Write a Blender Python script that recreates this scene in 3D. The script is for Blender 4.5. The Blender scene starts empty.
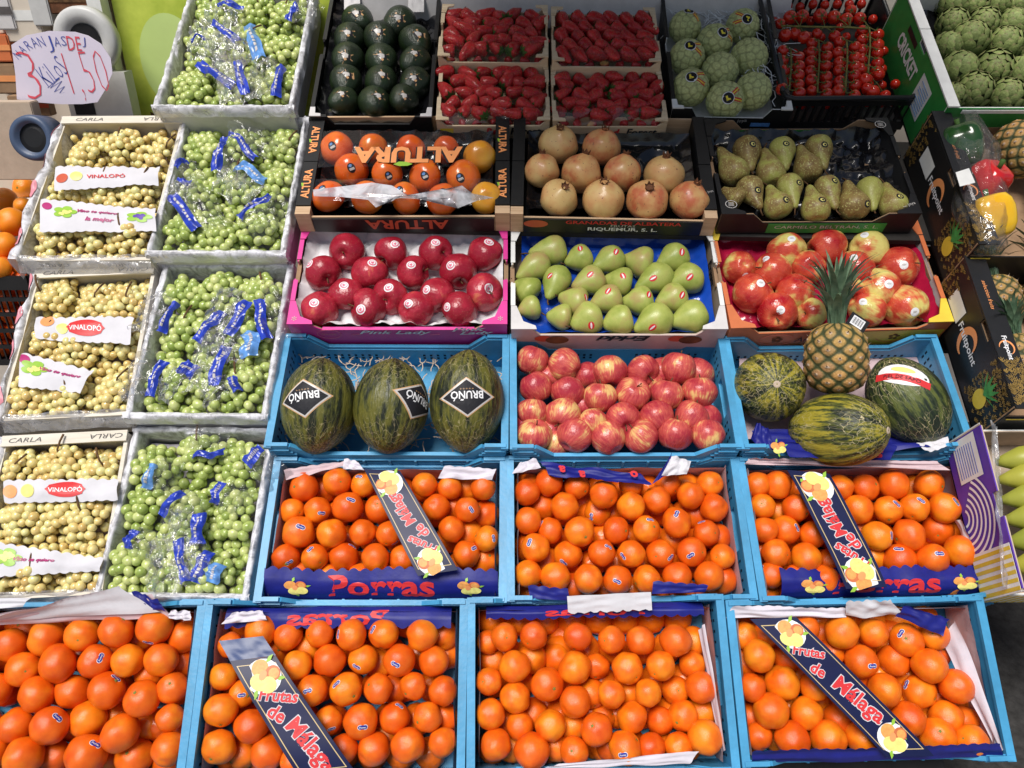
import bpy, bmesh, math, random
from mathutils import Vector, Matrix, noise
from mathutils.bvhtree import BVHTree
RD = random.Random(11)
SKY_S, SUN_E, EXPO = .05, 3.1, .45
sc = bpy.context.scene
COL = sc.collection
rad = math.radians
V = Vector
# ------------------------------------------------------------------ camera / display-slope frame
TH, CAMZ, F, AX = rad(34), 1.85, 768.0, rad(62)
MS = Matrix.Translation((0, 0, CAMZ)) @ Matrix.Rotation(TH, 4, 'X')
DD = V((0, math.cos(AX), -math.sin(AX)))
UU = V((0, math.sin(AX), math.cos(AX)))
RR = V((1, 0, 0))

def ray(x, y):
    return DD + RR * ((x - 512) / F) + UU * ((384 - y) / F)

def pix(x, y, w):
    r = ray(x, y)
    return r * (w / r.z)

def pixY(x, y, Y):
    """world point on the vertical plane y = Y seen at a photo position"""
    r = MS.to_3x3() @ ray(x, y)
    t = Y / r.y
    return V((r.x * t, Y, CAMZ + r.z * t))

# ------------------------------------------------------------------ object helpers
def tag(o, label=None, cat=None, group=None, kind=None):
    if label: o['label'] = label
    if cat: o['category'] = cat
    if group: o['group'] = group
    if kind: o['kind'] = kind
    return o

def thing(name, label, cat, M, group=None):
    o = bpy.data.objects.new(name, None)
    o.empty_display_size = 0.05
    COL.objects.link(o)
    o.matrix_basis = M
    return tag(o, label, cat, group)

def link(name, me, parent=None, M=None):
    o = bpy.data.objects.new(name, me)
    COL.objects.link(o)
    if parent is not None: o.parent = parent
    if M is not None: o.matrix_basis = M
    return o

class MB:
    def __init__(s):
        s.v, s.f, s.m = [], [], []
    def add(s, vs, fs, mi=0):
        n = len(s.v)
        s.v += [V(p) for p in vs]
        s.f += [tuple(i + n for i in f) for f in fs]
        s.m += [mi] * len(fs)
        return s
    def box(s, a, b, mi=0, M=None):
        x0, y0, z0 = a; x1, y1, z1 = b
        vs = [V(p) for p in ((x0,y0,z0),(x1,y0,z0),(x1,y1,z0),(x0,y1,z0),(x0,y0,z1),(x1,y0,z1),(x1,y1,z1),(x0,y1,z1))]
        if M is not None: vs = [M @ p for p in vs]
        return s.add(vs, [(0,3,2,1),(4,5,6,7),(0,1,5,4),(1,2,6,5),(2,3,7,6),(3,0,4,7)], mi)
    def bar(s, p, q, w, h, up=(0,0,1), mi=0):
        p, q, up = V(p), V(q), V(up)
        d = (q - p).normalized(); e = d.cross(up)
        if e.length < 1e-5: e = d.cross(V((1,0,0)))
        e.normalize(); g = e.cross(d)
        vs = []
        for c in (p, q):
            for a, b in ((-1,-1),(1,-1),(1,1),(-1,1)):
                vs.append(c + e*(a*w/2) + g*(b*h/2))
        return s.add(vs, [(0,1,2,3),(7,6,5,4),(0,4,5,1),(1,5,6,2),(2,6,7,3),(3,7,4,0)], mi)
    def prism(s, poly, f0, f1, mi=0):
        """poly: 2D points; f0/f1 map a 2D point to 3D on either side"""
        n = len(poly)
        vs = [f0(*p) for p in poly] + [f1(*p) for p in poly]
        fs = [tuple(range(n))[::-1], tuple(range(n, 2*n))] + [(i, (i+1) % n, n+(i+1) % n, n+i) for i in range(n)]
        return s.add(vs, fs, mi)
    def grid(s, f, nu, nv, mi=0):
        vs = [f(i/nu, j/nv) for j in range(nv+1) for i in range(nu+1)]
        fs = [(j*(nu+1)+i, j*(nu+1)+i+1, (j+1)*(nu+1)+i+1, (j+1)*(nu+1)+i) for j in range(nv) for i in range(nu)]
        return s.add(vs, fs, mi)
    def tube(s, pts, r, n=6, mi=0, r1=None):
        pts = [V(p) for p in pts]; k = len(pts)
        vs = []
        for i, p in enumerate(pts):
            d = (pts[min(i+1, k-1)] - pts[max(i-1, 0)]).normalized()
            e = d.cross(V((0.31, 0.2, 0.93)))
            if e.length < 1e-4: e = d.cross(V((1, 0, 0)))
            e.normalize(); g = d.cross(e)
            rr = r if r1 is None else r + (r1 - r) * i/(k-1)
            for a in range(n):
                t = 2*math.pi*a/n
                vs.append(p + e*(math.cos(t)*rr) + g*(math.sin(t)*rr))
        fs = [(i*n+a, i*n+(a+1) % n, (i+1)*n+(a+1) % n, (i+1)*n+a) for i in range(k-1) for a in range(n)]
        fs += [tuple(range(n))[::-1], tuple(range((k-1)*n, k*n))]
        return s.add(vs, fs, mi)
    def lathe(s, prof, n=24, mi=0, M=None, fn=None):
        """prof: (r, z) from top to bottom; poles where r == 0"""
        vs, rings = [], []
        for r, z in prof:
            if r < 1e-6:
                rings.append([len(vs)]); vs.append(V((0, 0, z)))
            else:
                rings.append(list(range(len(vs), len(vs)+n)))
                for a in range(n):
                    t = 2*math.pi*a/n
                    vs.append(V((r*math.cos(t), r*math.sin(t), z)))
        fs = []
        for A, B in zip(rings, rings[1:]):
            for a in range(n):
                b = (a+1) % n
                if len(A) == 1 and len(B) == 1: continue
                if len(A) == 1: fs.append((A[0], B[a], B[b]))
                elif len(B) == 1: fs.append((A[a], B[0], A[b]))
                else: fs.append((A[a], B[a], B[b], A[b]))
        if fn: vs = [fn(p) for p in vs]
        if M is not None: vs = [M @ p for p in vs]
        return s.add(vs, fs, mi)
    def mesh(s, name, mats, smooth=True, flip=False):
        me = bpy.data.meshes.new(name)
        me.from_pydata([tuple(p) for p in s.v], [], [f[::-1] for f in s.f] if flip else s.f)
        for m in (mats if isinstance(mats, (list, tuple)) else [mats]): me.materials.append(m)
        for p, mi in zip(me.polygons, s.m):
            p.material_index = mi; p.use_smooth = smooth
        me.update()
        return me
    def build(s, name, mats, parent=None, M=None, smooth=False):
        return link(name, s.mesh(name, mats, smooth), parent, M)

def uv_sphere_prof(n=14, zs=1.0):
    return [(math.sin(math.pi*i/n) if 0 < i < n else 0.0, zs*math.cos(math.pi*i/n)) for i in range(n+1)]

# ------------------------------------------------------------------ materials
def _new(name):
    m = bpy.data.materials.new(name); m.use_nodes = True
    nt = m.node_tree
    return m, nt, nt.nodes['Principled BSDF']

def N(nt, typ, **kw):
    n = nt.nodes.new(typ)
    for k, v in kw.items():
        if k.startswith('i_'):
            key = k[2:]
            n.inputs[int(key) if key.isdigit() else key.replace('_', ' ')].default_value = v
        else: setattr(n, k, v)
    return n

def rnd_coord(nt, scale=(1, 1, 1)):
    tc = N(nt, 'ShaderNodeTexCoord'); oi = N(nt, 'ShaderNodeObjectInfo')
    mp = N(nt, 'ShaderNodeMapping'); mp.inputs['Scale'].default_value = scale
    cx = N(nt, 'ShaderNodeMath', operation='MULTIPLY', i_1=57.3)
    nt.links.new(oi.outputs['Random'], cx.inputs[0])
    nt.links.new(tc.outputs['Object'], mp.inputs['Vector'])
    nt.links.new(cx.outputs[0], mp.inputs['Location'])
    return mp.outputs['Vector'], oi.outputs['Random'], tc

def ramp(nt, fac, stops):
    r = N(nt, 'ShaderNodeValToRGB')
    e = r.color_ramp.elements
    while len(e) < len(stops): e.new(0.5)
    for el, (p, c) in zip(e, stops):
        el.position = p; el.color = (*c, 1)
    nt.links.new(fac, r.inputs['Fac'])
    return r.outputs['Color']

def mix(nt, fac, a, b, blend='MIX'):
    m = N(nt, 'ShaderNodeMix', data_type='RGBA', blend_type=blend)
    for sk, val in ((m.inputs[0], fac), (m.inputs[6], a), (m.inputs[7], b)):
        if hasattr(val, 'is_output'): nt.links.new(val, sk)
        elif isinstance(val, (int, float)): sk.default_value = val
        else: sk.default_value = (*val, 1)
    return m.outputs[2]

def noise_n(nt, vec, scale, detail=3, rough=.5, dist=0):
    n = N(nt, 'ShaderNodeTexNoise')
    n.inputs['Scale'].default_value = scale; n.inputs['Detail'].default_value = detail
    n.inputs['Roughness'].default_value = rough; n.inputs['Distortion'].default_value = dist
    if vec is not None: nt.links.new(vec, n.inputs['Vector'])
    return n.outputs['Fac']

def bump(nt, h, strength, dist=.01, nrm=None):
    b = N(nt, 'ShaderNodeBump'); b.inputs['Strength'].default_value = strength; b.inputs['Distance'].default_value = dist
    nt.links.new(h, b.inputs['Height'])
    if nrm is not None: nt.links.new(nrm, b.inputs['Normal'])
    return b.outputs['Normal']

def setp(p, rough=.5, spec=.5, coat=0, sss=0, sssr=None, metal=0, trans=0):
    p.inputs['Roughness'].default_value = rough
    p.inputs['Specular IOR Level'].default_value = spec
    p.inputs['Metallic'].default_value = metal
    p.inputs['Coat Weight'].default_value = coat
    if sss:
        p.inputs['Subsurface Weight'].default_value = sss
        p.inputs['Subsurface Radius'].default_value = sssr or (.01, .01, .005)
        p.inputs['Subsurface Scale'].default_value = 1.0
    if trans: p.inputs['Transmission Weight'].default_value = trans

def plain(name, c, rough=.5, spec=.4, var=.12, nscale=30, bmp=0, bscale=60, c2=None, coat=0, metal=0):
    """base colour with a little wear (fine noise) and optional surface bump"""
    m, nt, p = _new(name)
    tc = N(nt, 'ShaderNodeTexCoord')
    f = noise_n(nt, tc.outputs['Object'], nscale, 5, .6)
    c2 = c2 or tuple(max(0, k * (1 - var * 2)) for k in c)
    c1 = tuple(min(1, k * (1 + var * .5)) for k in c)
    col = ramp(nt, f, [(.3, c2), (.65, c1)])
    nt.links.new(col, p.inputs['Base Color'])
    setp(p, rough, spec, coat, metal=metal)
    if bmp:
        nt.links.new(bump(nt, noise_n(nt, tc.outputs['Object'], bscale, 4), bmp, .004), p.inputs['Normal'])
    return m

def film_mat(name, tint=(1, 1, 1), alpha=.12, rough=.12, bscale=40, bstr=.6, white=.05):
    """clear crinkled plastic: mostly see-through, glossy on its folds"""
    m = bpy.data.materials.new(name); m.use_nodes = True
    nt = m.node_tree; nt.nodes.clear()
    out = N(nt, 'ShaderNodeOutputMaterial'); tr = N(nt, 'ShaderNodeBsdfTransparent'); tr.inputs[0].default_value = (*tint, 1)
    gl = N(nt, 'ShaderNodeBsdfGlossy'); gl.inputs['Roughness'].default_value = rough
    df = N(nt, 'ShaderNodeBsdfDiffuse'); df.inputs[0].default_value = (.74, .74, .79, 1)
    tc = N(nt, 'ShaderNodeTexCoord')
    h = noise_n(nt, tc.outputs['Object'], bscale, 3, .6, 1.5)
    nb = bump(nt, h, bstr, .01)
    nt.links.new(nb, gl.inputs['Normal'])
    lw = N(nt, 'ShaderNodeLayerWeight'); lw.inputs['Blend'].default_value = .35
    nt.links.new(nb, lw.inputs['Normal'])
    fa = N(nt, 'ShaderNodeMath', operation='MULTIPLY_ADD', i_1=.5, i_2=alpha)
    nt.links.new(lw.outputs['Fresnel'], fa.inputs[0])
    m1 = N(nt, 'ShaderNodeMixShader'); nt.links.new(fa.outputs[0], m1.inputs[0])
    nt.links.new(tr.outputs[0], m1.inputs[1]); nt.links.new(gl.outputs[0], m1.inputs[2])
    m2 = N(nt, 'ShaderNodeMixShader')
    if white > .2:
        ra = ramp(nt, h, [(.35, (white*.4,)*3), (.65, (min(1, white*1.5),)*3)])
        nt.links.new(ra, m2.inputs[0])
    else: m2.inputs[0].default_value = white
    nt.links.new(m1.outputs[0], m2.inputs[1]); nt.links.new(df.outputs[0], m2.inputs[2])
    nt.links.new(m2.outputs[0], out.inputs[0])
    return m

def peel_mat(name, stops, bscale, bstr, rough=.35, spec=.5, nscale=1.2, coat=0, var=.25, sss=.0, speck=None):
    """fruit skin: slow colour change over the fruit, per-fruit hue, pores"""
    m, nt, p = _new(name)
    vec, rnd, tc = rnd_coord(nt)
    f = noise_n(nt, vec, nscale, 3, .55)
    ad = N(nt, 'ShaderNodeMath', operation='MULTIPLY_ADD', i_1=var, i_2=-var/2)
    nt.links.new(rnd, ad.inputs[0])
    sm = N(nt, 'ShaderNodeMath', operation='ADD', use_clamp=True)
    nt.links.new(f, sm.inputs[0]); nt.links.new(ad.outputs[0], sm.inputs[1])
    col = ramp(nt, sm.outputs[0], stops)
    if speck:
        sp = noise_n(nt, vec, speck[1], 2, .5)
        k = ramp(nt, sp, [(speck[2], (0, 0, 0)), (speck[2]+.06, (1, 1, 1))])
        col = mix(nt, k, col, speck[0])
    nt.links.new(col, p.inputs['Base Color'])
    setp(p, rough, spec, coat, sss)
    if bstr:
        nt.links.new(bump(nt, noise_n(nt, tc.outputs['Object'], bscale, 1, .5), bstr, .05), p.inputs['Normal'])
    return m

def apple_mat(name, base, blush, deep, cover, stripe=.5, rough=.3):
    """two-tone apple: blush cover over a ground colour with streaks along the meridians"""
    m, nt, p = _new(name)
    vec, rnd, tc = rnd_coord(nt)
    sx = N(nt, 'ShaderNodeVectorMath', operation='MULTIPLY'); sx.inputs[1].default_value = (1, 1, 0)
    nt.links.new(tc.outputs['Object'], sx.inputs[0])
    nm = N(nt, 'ShaderNodeVectorMath', operation='NORMALIZE'); nt.links.new(sx.outputs[0], nm.inputs[0])
    zz = N(nt, 'ShaderNodeVectorMath', operation='MULTIPLY'); zz.inputs[1].default_value = (0, 0, .22)
    nt.links.new(tc.outputs['Object'], zz.inputs[0])
    a1 = N(nt, 'ShaderNodeVectorMath', operation='ADD'); nt.links.new(nm.outputs[0], a1.inputs[0]); nt.links.new(zz.outputs[0], a1.inputs[1])
    cb = N(nt, 'ShaderNodeMath', operation='MULTIPLY', i_1=31.7); nt.links.new(rnd, cb.inputs[0])
    a2 = N(nt, 'ShaderNodeVectorMath', operation='ADD'); nt.links.new(a1.outputs[0], a2.inputs[0]); nt.links.new(cb.outputs[0], a2.inputs[1])
    st = noise_n(nt, a2.outputs[0], 9, 4, .65)
    big = noise_n(nt, vec, 1.05, 2, .5)
    ad = N(nt, 'ShaderNodeMath', operation='MULTIPLY_ADD', i_1=stripe, i_2=cover - stripe/2)
    nt.links.new(st, ad.inputs[0])
    r2 = N(nt, 'ShaderNodeMath', operation='MULTIPLY_ADD', i_1=.35, i_2=-.17); nt.links.new(rnd, r2.inputs[0])
    s1 = N(nt, 'ShaderNodeMath', operation='ADD'); nt.links.new(ad.outputs[0], s1.inputs[0]); nt.links.new(r2.outputs[0], s1.inputs[1])
    s2 = N(nt, 'ShaderNodeMath', operation='MULTIPLY_ADD', i_1=1.5, i_2=-.75); nt.links.new(big, s2.inputs[0])
    s3 = N(nt, 'ShaderNodeMath', operation='ADD', use_clamp=True); nt.links.new(s1.outputs[0], s3.inputs[0]); nt.links.new(s2.outputs[0], s3.inputs[1])
    col = ramp(nt, s3.outputs[0], [(.25, base), (.48, blush), (.85, deep)])
    sp = noise_n(nt, tc.outputs['Object'], 26, 1, .4)
    k = ramp(nt, sp, [(.68, (0, 0, 0)), (.74, (.35, .35, .35))])
    col = mix(nt, k, col, (.72, .5, .28))
    nt.links.new(col, p.inputs['Base Color'])
    setp(p, rough, .45, .15)
    nt.links.new(bump(nt, noise_n(nt, tc.outputs['Object'], 5, 3), .12, .03), p.inputs['Normal'])
    return m

def melon_mat(name, ground, mid, dark, net=.6):
    m, nt, p = _new(name)
    vec, rnd, tc = rnd_coord(nt, (1, 1, .33))
    f = noise_n(nt, vec, 8.0, 4, .72)
    vec2, _, _ = rnd_coord(nt, (1, 1, .16))
    sx = N(nt, 'ShaderNodeVectorMath', operation='MULTIPLY'); sx.inputs[1].default_value = (1, 1, 0)
    nt.links.new(tc.outputs['Object'], sx.inputs[0])
    nm = N(nt, 'ShaderNodeVectorMath', operation='NORMALIZE'); nt.links.new(sx.outputs[0], nm.inputs[0])
    zz = N(nt, 'ShaderNodeVectorMath', operation='MULTIPLY'); zz.inputs[1].default_value = (0, 0, .25)
    nt.links.new(tc.outputs['Object'], zz.inputs[0])
    a1 = N(nt, 'ShaderNodeVectorMath', operation='ADD'); nt.links.new(nm.outputs[0], a1.inputs[0]); nt.links.new(zz.outputs[0], a1.inputs[1])
    f2 = noise_n(nt, a1.outputs[0], 5.5, 3, .6)
    ad = N(nt, 'ShaderNodeMath', operation='MULTIPLY_ADD', i_1=.45); nt.links.new(f, ad.inputs[0])
    h2 = N(nt, 'ShaderNodeMath', operation='MULTIPLY', i_1=.62); nt.links.new(f2, h2.inputs[0]); nt.links.new(h2.outputs[0], ad.inputs[2])
    col = ramp(nt, ad.outputs[0], [(.46, dark), (.53, mid), (.60, ground)])
    # corky net: thin ridges, denser towards the ends
    v3, _, _ = rnd_coord(nt, (1, 1, .42))
    wn = N(nt, 'ShaderNodeTexNoise'); wn.inputs['Scale'].default_value = 2.5
    nt.links.new(v3, wn.inputs['Vector'])
    wm = N(nt, 'ShaderNodeVectorMath', operation='SCALE'); wm.inputs['Scale'].default_value = .5
    nt.links.new(wn.outputs['Color'], wm.inputs[0])
    wa = N(nt, 'ShaderNodeVectorMath', operation='ADD'); nt.links.new(v3, wa.inputs[0]); nt.links.new(wm.outputs[0], wa.inputs[1])
    vo = N(nt, 'ShaderNodeTexVoronoi', feature='DISTANCE_TO_EDGE'); vo.inputs['Scale'].default_value = 7.5
    nt.links.new(wa.outputs[0], vo.inputs['Vector'])
    ln = ramp(nt, vo.outputs['Distance'], [(.006, (1, 1, 1)), (.035, (0, 0, 0))])
    sep = N(nt, 'ShaderNodeSeparateXYZ'); nt.links.new(tc.outputs['Object'], sep.inputs[0])
    ab = N(nt, 'ShaderNodeMath', operation='ABSOLUTE'); nt.links.new(sep.outputs[2], ab.inputs[0])
    nz = noise_n(nt, vec, 2.1, 2)
    az = N(nt, 'ShaderNodeMath', operation='MULTIPLY_ADD', i_1=.75); nt.links.new(nz, az.inputs[0]); nt.links.new(ab.outputs[0], az.inputs[2])
    zr = ramp(nt, az.outputs[0], [(.55, (.03,)*3), (1.15, (net,)*3)])
    fac = mix(nt, 1.0, ln, zr, 'MULTIPLY')
    col = mix(nt, fac, col, (.52, .44, .25))
    nt.links.new(col, p.inputs['Base Color'])
    setp(p, .42, .4)
    hb = mix(nt, .5, fac, noise_n(nt, vec, 14, 3), 'ADD') if False else fac
    b1 = bump(nt, hb, .25, .02)
    nt.links.new(bump(nt, noise_n(nt, vec, 9, 4), .2, .04, b1), p.inputs['Normal'])
    return m

def attr_mat(name, rough=.5, spec=.4, bscale=60, bstr=.3):
    m, nt, p = _new(name)
    at = N(nt, 'ShaderNodeAttribute', attribute_name='Col')
    tc = N(nt, 'ShaderNodeTexCoord')
    f = noise_n(nt, tc.outputs['Object'], bscale, 4)
    k = ramp(nt, f, [(.3, (.75, .75, .75)), (.7, (1.15, 1.15, 1.15))])
    nt.links.new(mix(nt, 1.0, at.outputs['Color'], k, 'MULTIPLY'), p.inputs['Base Color'])
    nt.links.new(bump(nt, f, bstr, .01), p.inputs['Normal'])
    setp(p, rough, spec)
    return m

def wood_mat(name, a, b, scale=(1, 14, 14)):
    m, nt, p = _new(name)
    tc = N(nt, 'ShaderNodeTexCoord'); mp = N(nt, 'ShaderNodeMapping'); mp.inputs['Scale'].default_value = scale
    nt.links.new(tc.outputs['Object'], mp.inputs[0])
    f = noise_n(nt, mp.outputs[0], 6, 5, .65, .6)
    nt.links.new(ramp(nt, f, [(.3, b), (.7, a)]), p.inputs['Base Color'])
    nt.links.new(bump(nt, f, .2, .003), p.inputs['Normal'])
    setp(p, .65, .3)
    return m

M = {}
M['orange'] = peel_mat('orange_peel', [(.22, (.65, .076, .003)), (.5, (.77, .132, .005)), (.78, (.85, .245, .008))], 42, .16, .33, .5, .9, .06, .34)
M['orange_bright'] = peel_mat('bright_orange_peel', [(.25, (.80, .20, .006)), (.75, (.86, .30, .012))], 42, .16, .36, .5, .9, .05, .2)
M['stem'] = plain('orange_stem', (.2, .22, .05), .8, .2)
M['sticker_blue'] = plain('sticker_blue', (.02, .035, .3), .3, .5, .05)
M['white'] = plain('white_print', (.8, .8, .82), .4, .4, .04)
M['red_print'] = plain('red_print', (.62, .03, .035), .45, .4, .05)
M['blue_print'] = plain('blue_paper', (.010, .014, .19), .5, .35, .1, 40, .3, 30)
M['navy'] = plain('navy_card', (.006, .010, .055), .42, .3, .06, 20)
M['navy2'] = plain('navy_card_back', (.012, .04, .15), .35, .4, .06, 20)
M['gold'] = plain('gold_line', (.6, .45, .22), .4, .4, .05)
M['paper'] = plain('white_paper', (.64, .60, .67), .75, .2, .06, 14, .7, 22)
M['paper_pink'] = plain('pinkish_paper', (.60, .45, .48), .75, .2, .08, 14, .6, 25)
M['paper_white'] = plain('bright_paper', (.62, .61, .65), .7, .2, .04, 14, .7, 22)
M['crate'] = plain('blue_crate_plastic', (.065, .325, .58), .40, .45, .16, 9, .12, 90)
M['crate_dk'] = plain('crate_slot', (.006, .02, .045), .7, .2)
M['black_pl'] = plain('black_plastic', (.012, .012, .014), .35, .45, .1)
M['wood'] = wood_mat('plywood', (.62, .44, .28), (.45, .29, .17))
M['wood_pale'] = wood_mat('pale_plywood', (.74, .60, .42), (.58, .43, .27))
M['wood_x'] = wood_mat('plywood_cross', (.62, .44, .28), (.45, .29, .17), (14, 1, 14))
M['white_wood'] = wood_mat('whitewashed_wood', (.70, .66, .58), (.58, .52, .43))
M['card'] = plain('brown_cardboard', (.33, .21, .125), .85, .15, .08, 25, .15, 90)
M['card_pale'] = plain('pale_cardboard', (.50, .40, .31), .85, .15, .06, 25, .15, 90)
M['black_card'] = plain('black_card', (.012, .012, .013), .4, .4, .1, 30)
M['pink'] = plain('magenta_card', (.68, .04, .29), .4, .4, .06, 25)
M['pink_dk'] = plain('deep_magenta_card', (.42, .02, .16), .4, .4, .06, 25)
M['grey_card'] = plain('grey_white_card', (.6, .58, .58), .6, .3, .06, 25)
M['white_card'] = plain('white_card', (.76, .76, .74), .55, .3, .05, 25)
M['pinkgrey_card'] = plain('pinkish_card', (.55, .43, .42), .55, .3, .06, 25)
M['yellow_card'] = plain('yellow_card', (.72, .52, .05), .45, .4, .06, 25)
M['orange_card'] = plain('orange_card', (.62, .17, .06), .45, .4, .1, 9)
M['green_card'] = plain('green_card', (.03, .25, .05), .45, .4, .08, 25)
M['purple_card'] = plain('purple_card', (.10, .04, .36), .45, .4, .06, 25)
M['altura_o'] = plain('orange_print', (.85, .33, .12), .4, .4, .04)
M['altura_red'] = plain('orange_red_print', (.55, .1, .05), .4, .4, .04)
M['leaf_print'] = plain('leaf_green_print', (.28, .5, .05), .4, .4, .04)
M['ink'] = plain('black_ink', (.015, .015, .02), .6, .3)
M['ink_grey'] = plain('grey_ink', (.10, .09, .09), .7, .3)
M['ink_blue'] = plain('blue_pen', (.05, .08, .38), .6, .3)
M['ink_red'] = plain('red_pen', (.75, .10, .14), .6, .3)
M['silver'] = plain('silver_print', (.55, .52, .5), .35, .5, .05)
M['copper'] = plain('copper_print', (.62, .36, .17), .35, .5, .1, 60)
M['yellow_print'] = plain('yellow_print', (.85, .70, .05), .4, .4, .04)
M['lemon_print'] = plain('lemon_print', (.82, .74, .22), .4, .4, .1, 120)
M['orange_print2'] = plain('fruit_orange_print', (.82, .36, .10), .4, .4, .12, 120)
M['pink_print'] = plain('pink_print', (.75, .16, .25), .5, .4, .1, 60)
M['film'] = film_mat('clear_film', alpha=.03, rough=.08, bscale=14, bstr=.12, white=.01)
M['bag_clear'] = film_mat('pepper_bag_film', alpha=.05, rough=.1, bscale=22, bstr=.7, white=.03)
M['painted_glare'] = film_mat('painted_film_glare', (.95, .95, 1), alpha=.15, rough=.15, bscale=12, bstr=.3, white=.5)  # milky white painted in as glare on the persimmon film
M['bag'] = film_mat('grape_bag_film', alpha=.03, rough=.14, bscale=24, bstr=.55, white=.03)
M['bag_blue'] = plain('blue_bag_print', (.02, .05, .46), .25, .5, .25, 40, .4, 60, coat=.3)
M['bag_sky'] = plain('pale_blue_bag_print', (.12, .30, .68), .25, .5, .25, 40, .4, 60, coat=.3)
M['liner'] = film_mat('milky_liner_film', (.9, .9, .92), alpha=.08, rough=.3, bscale=22, bstr=.7, white=.62)
M['liner_thin'] = film_mat('thin_liner_film', alpha=.12, rough=.2, bscale=26, bstr=1.0, white=.22)
M['tissue'] = plain('tissue_paper', (.74, .73, .75), .8, .2, .06, 14, .6, 30)
M['blue_tray'] = plain('blue_tray_plastic', (.01, .07, .48), .25, .5, .15, 12, .3, 18, coat=.2)
M['red_tray'] = plain('red_tray_plastic', (.42, .01, .05), .2, .5, .15, 12, .3, 18, coat=.3)
M['black_tray'] = plain('black_tray_plastic', (.008, .008, .01), .18, .5, .1, 12, .5, 18, coat=.3)
M['white_net'] = plain('white_foam_net', (.75, .76, .76), .6, .3, .05)
M['calyx'] = plain('green_calyx', (.07, .15, .03), .7, .3, .3, 30)
M['twig'] = plain('brown_twig', (.14, .075, .035), .8, .2, .3, 60)
M['twig_g'] = plain('green_twig', (.20, .19, .06), .8, .2, .3, 60)
M['apple_pink'] = apple_mat('crimson_apple', (.58, .16, .08), (.46, .026, .050), (.30, .009, .026), .74, .5, .32)
M['apple_gala'] = apple_mat('striped_apple', (.72, .46, .17), (.56, .095, .075), (.36, .022, .04), .56, .95, .36)
M['apple_amb'] = apple_mat('blush_apple', (.70, .60, .18), (.62, .09, .045), (.38, .008, .016), .47, .35, .2)
M['pear_green'] = peel_mat('green_pear', [(.28, (.27, .33, .06)), (.52, (.38, .42, .10)), (.80, (.40, .29, .11))], 40, .0, .38, .4, 1.2, .05, .25, 0, ((.18, .22, .05), 30, .66))
M['pear_brown'] = peel_mat('russet_pear', [(.3, (.20, .125, .04)), (.47, (.30, .21, .07)), (.64, (.38, .38, .09))], 40, .0, .45, .4, 1.3, 0, .3, 0, ((.48, .46, .16), 9, .58))
M['persimmon'] = peel_mat('persimmon_skin', [(.3, (.66, .09, .012)), (.6, (.72, .15, .018)), (.8, (.78, .30, .02))], 40, .0, .24, .5, .8, .25, .3)
M['persimmon_y'] = peel_mat('yellow_persimmon_skin', [(.3, (.75, .28, .02)), (.7, (.78, .42, .04))], 40, .0, .24, .5, .8, .25, .1)
M['pom'] = peel_mat('pomegranate_skin', [(.22, (.52, .14, .06)), (.42, (.62, .33, .13)), (.68, (.66, .45, .18))], 40, .0, .38, .45, 1.4, .1, .3, 0, ((.30, .13, .06), 7, .66))
M['crown'] = plain('dry_crown', (.19, .08, .04), .8, .2, .3, 20)
M['avocado'] = peel_mat('avocado_skin', [(.3, (.008, .014, .007)), (.7, (.016, .032, .010))], 16, .22, .3, .5, 1.5, .1, .2)
M['straw'] = None
M['cherimoya'] = attr_mat('cherimoya_skin', .55, .35, 10, .25)
M['pine'] = attr_mat('pineapple_skin', .6, .35, 14, .3)
M['arti'] = attr_mat('artichoke_bract', .6, .3, 9, .25)
M['pine_leaf'] = peel_mat('pineapple_leaf', [(.3, (.05, .10, .055)), (.7, (.13, .20, .12))], 30, 0, .45, .4, 4, 0, .2)
M['tomato'] = peel_mat('tomato_skin', [(.3, (.50, .012, .006)), (.7, (.66, .035, .012))], 30, 0, .12, .5, .8, .3, .2)
M['pep_g'] = peel_mat('green_pepper', [(.3, (.012, .045, .012)), (.7, (.025, .085, .02))], 30, 0, .15, .5, 1, .3, 0)
M['pep_r'] = peel_mat('red_pepper', [(.3, (.50, .008, .012)), (.7, (.62, .02, .02))], 30, 0, .15, .5, 1, .3, 0)
M['pep_y'] = peel_mat('yellow_pepper', [(.3, (.75, .40, .01)), (.7, (.82, .52, .02))], 30, 0, .15, .5, 1, .3, 0)
M['banana'] = peel_mat('green_banana', [(.3, (.24, .28, .04)), (.7, (.40, .37, .05))], 30, 0, .4, .4, 2, 0, .2)
M['melon'] = melon_mat('toad_skin_melon', (.115, .11, .018), (.06, .065, .014), (.012, .016, .008), .5)
M['melon_y'] = melon_mat('yellow_streaked_melon', (.30, .25, .025), (.08, .09, .016), (.011, .017, .008), .8)
M['melon_d'] = melon_mat('dark_melon', (.10, .12, .03), (.03, .045, .02), (.014, .022, .013), .9)
def straw_mat():
    m, nt, p = _new('strawberry_skin')
    vec, rnd, tc = rnd_coord(nt)
    f = noise_n(nt, vec, 1.2, 2)
    col = ramp(nt, f, [(.3, (.34, .008, .014)), (.7, (.60, .03, .03))])
    vo = N(nt, 'ShaderNodeTexVoronoi', feature='F1'); vo.inputs['Scale'].default_value = 6.5
    nt.links.new(tc.outputs['Object'], vo.inputs['Vector'])
    k = ramp(nt, vo.outputs['Distance'], [(.13, (1, 1, 1)), (.2, (0, 0, 0))])
    nt.links.new(mix(nt, k, col, (.66, .40, .12)), p.inputs['Base Color'])
    dk = ramp(nt, vo.outputs['Distance'], [(.1, (0, 0, 0)), (.45, (1, 1, 1))])
    nt.links.new(bump(nt, dk, .5, .08), p.inputs['Normal'])
    setp(p, .3, .5)
    return m
M['straw'] = straw_mat()
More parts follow.
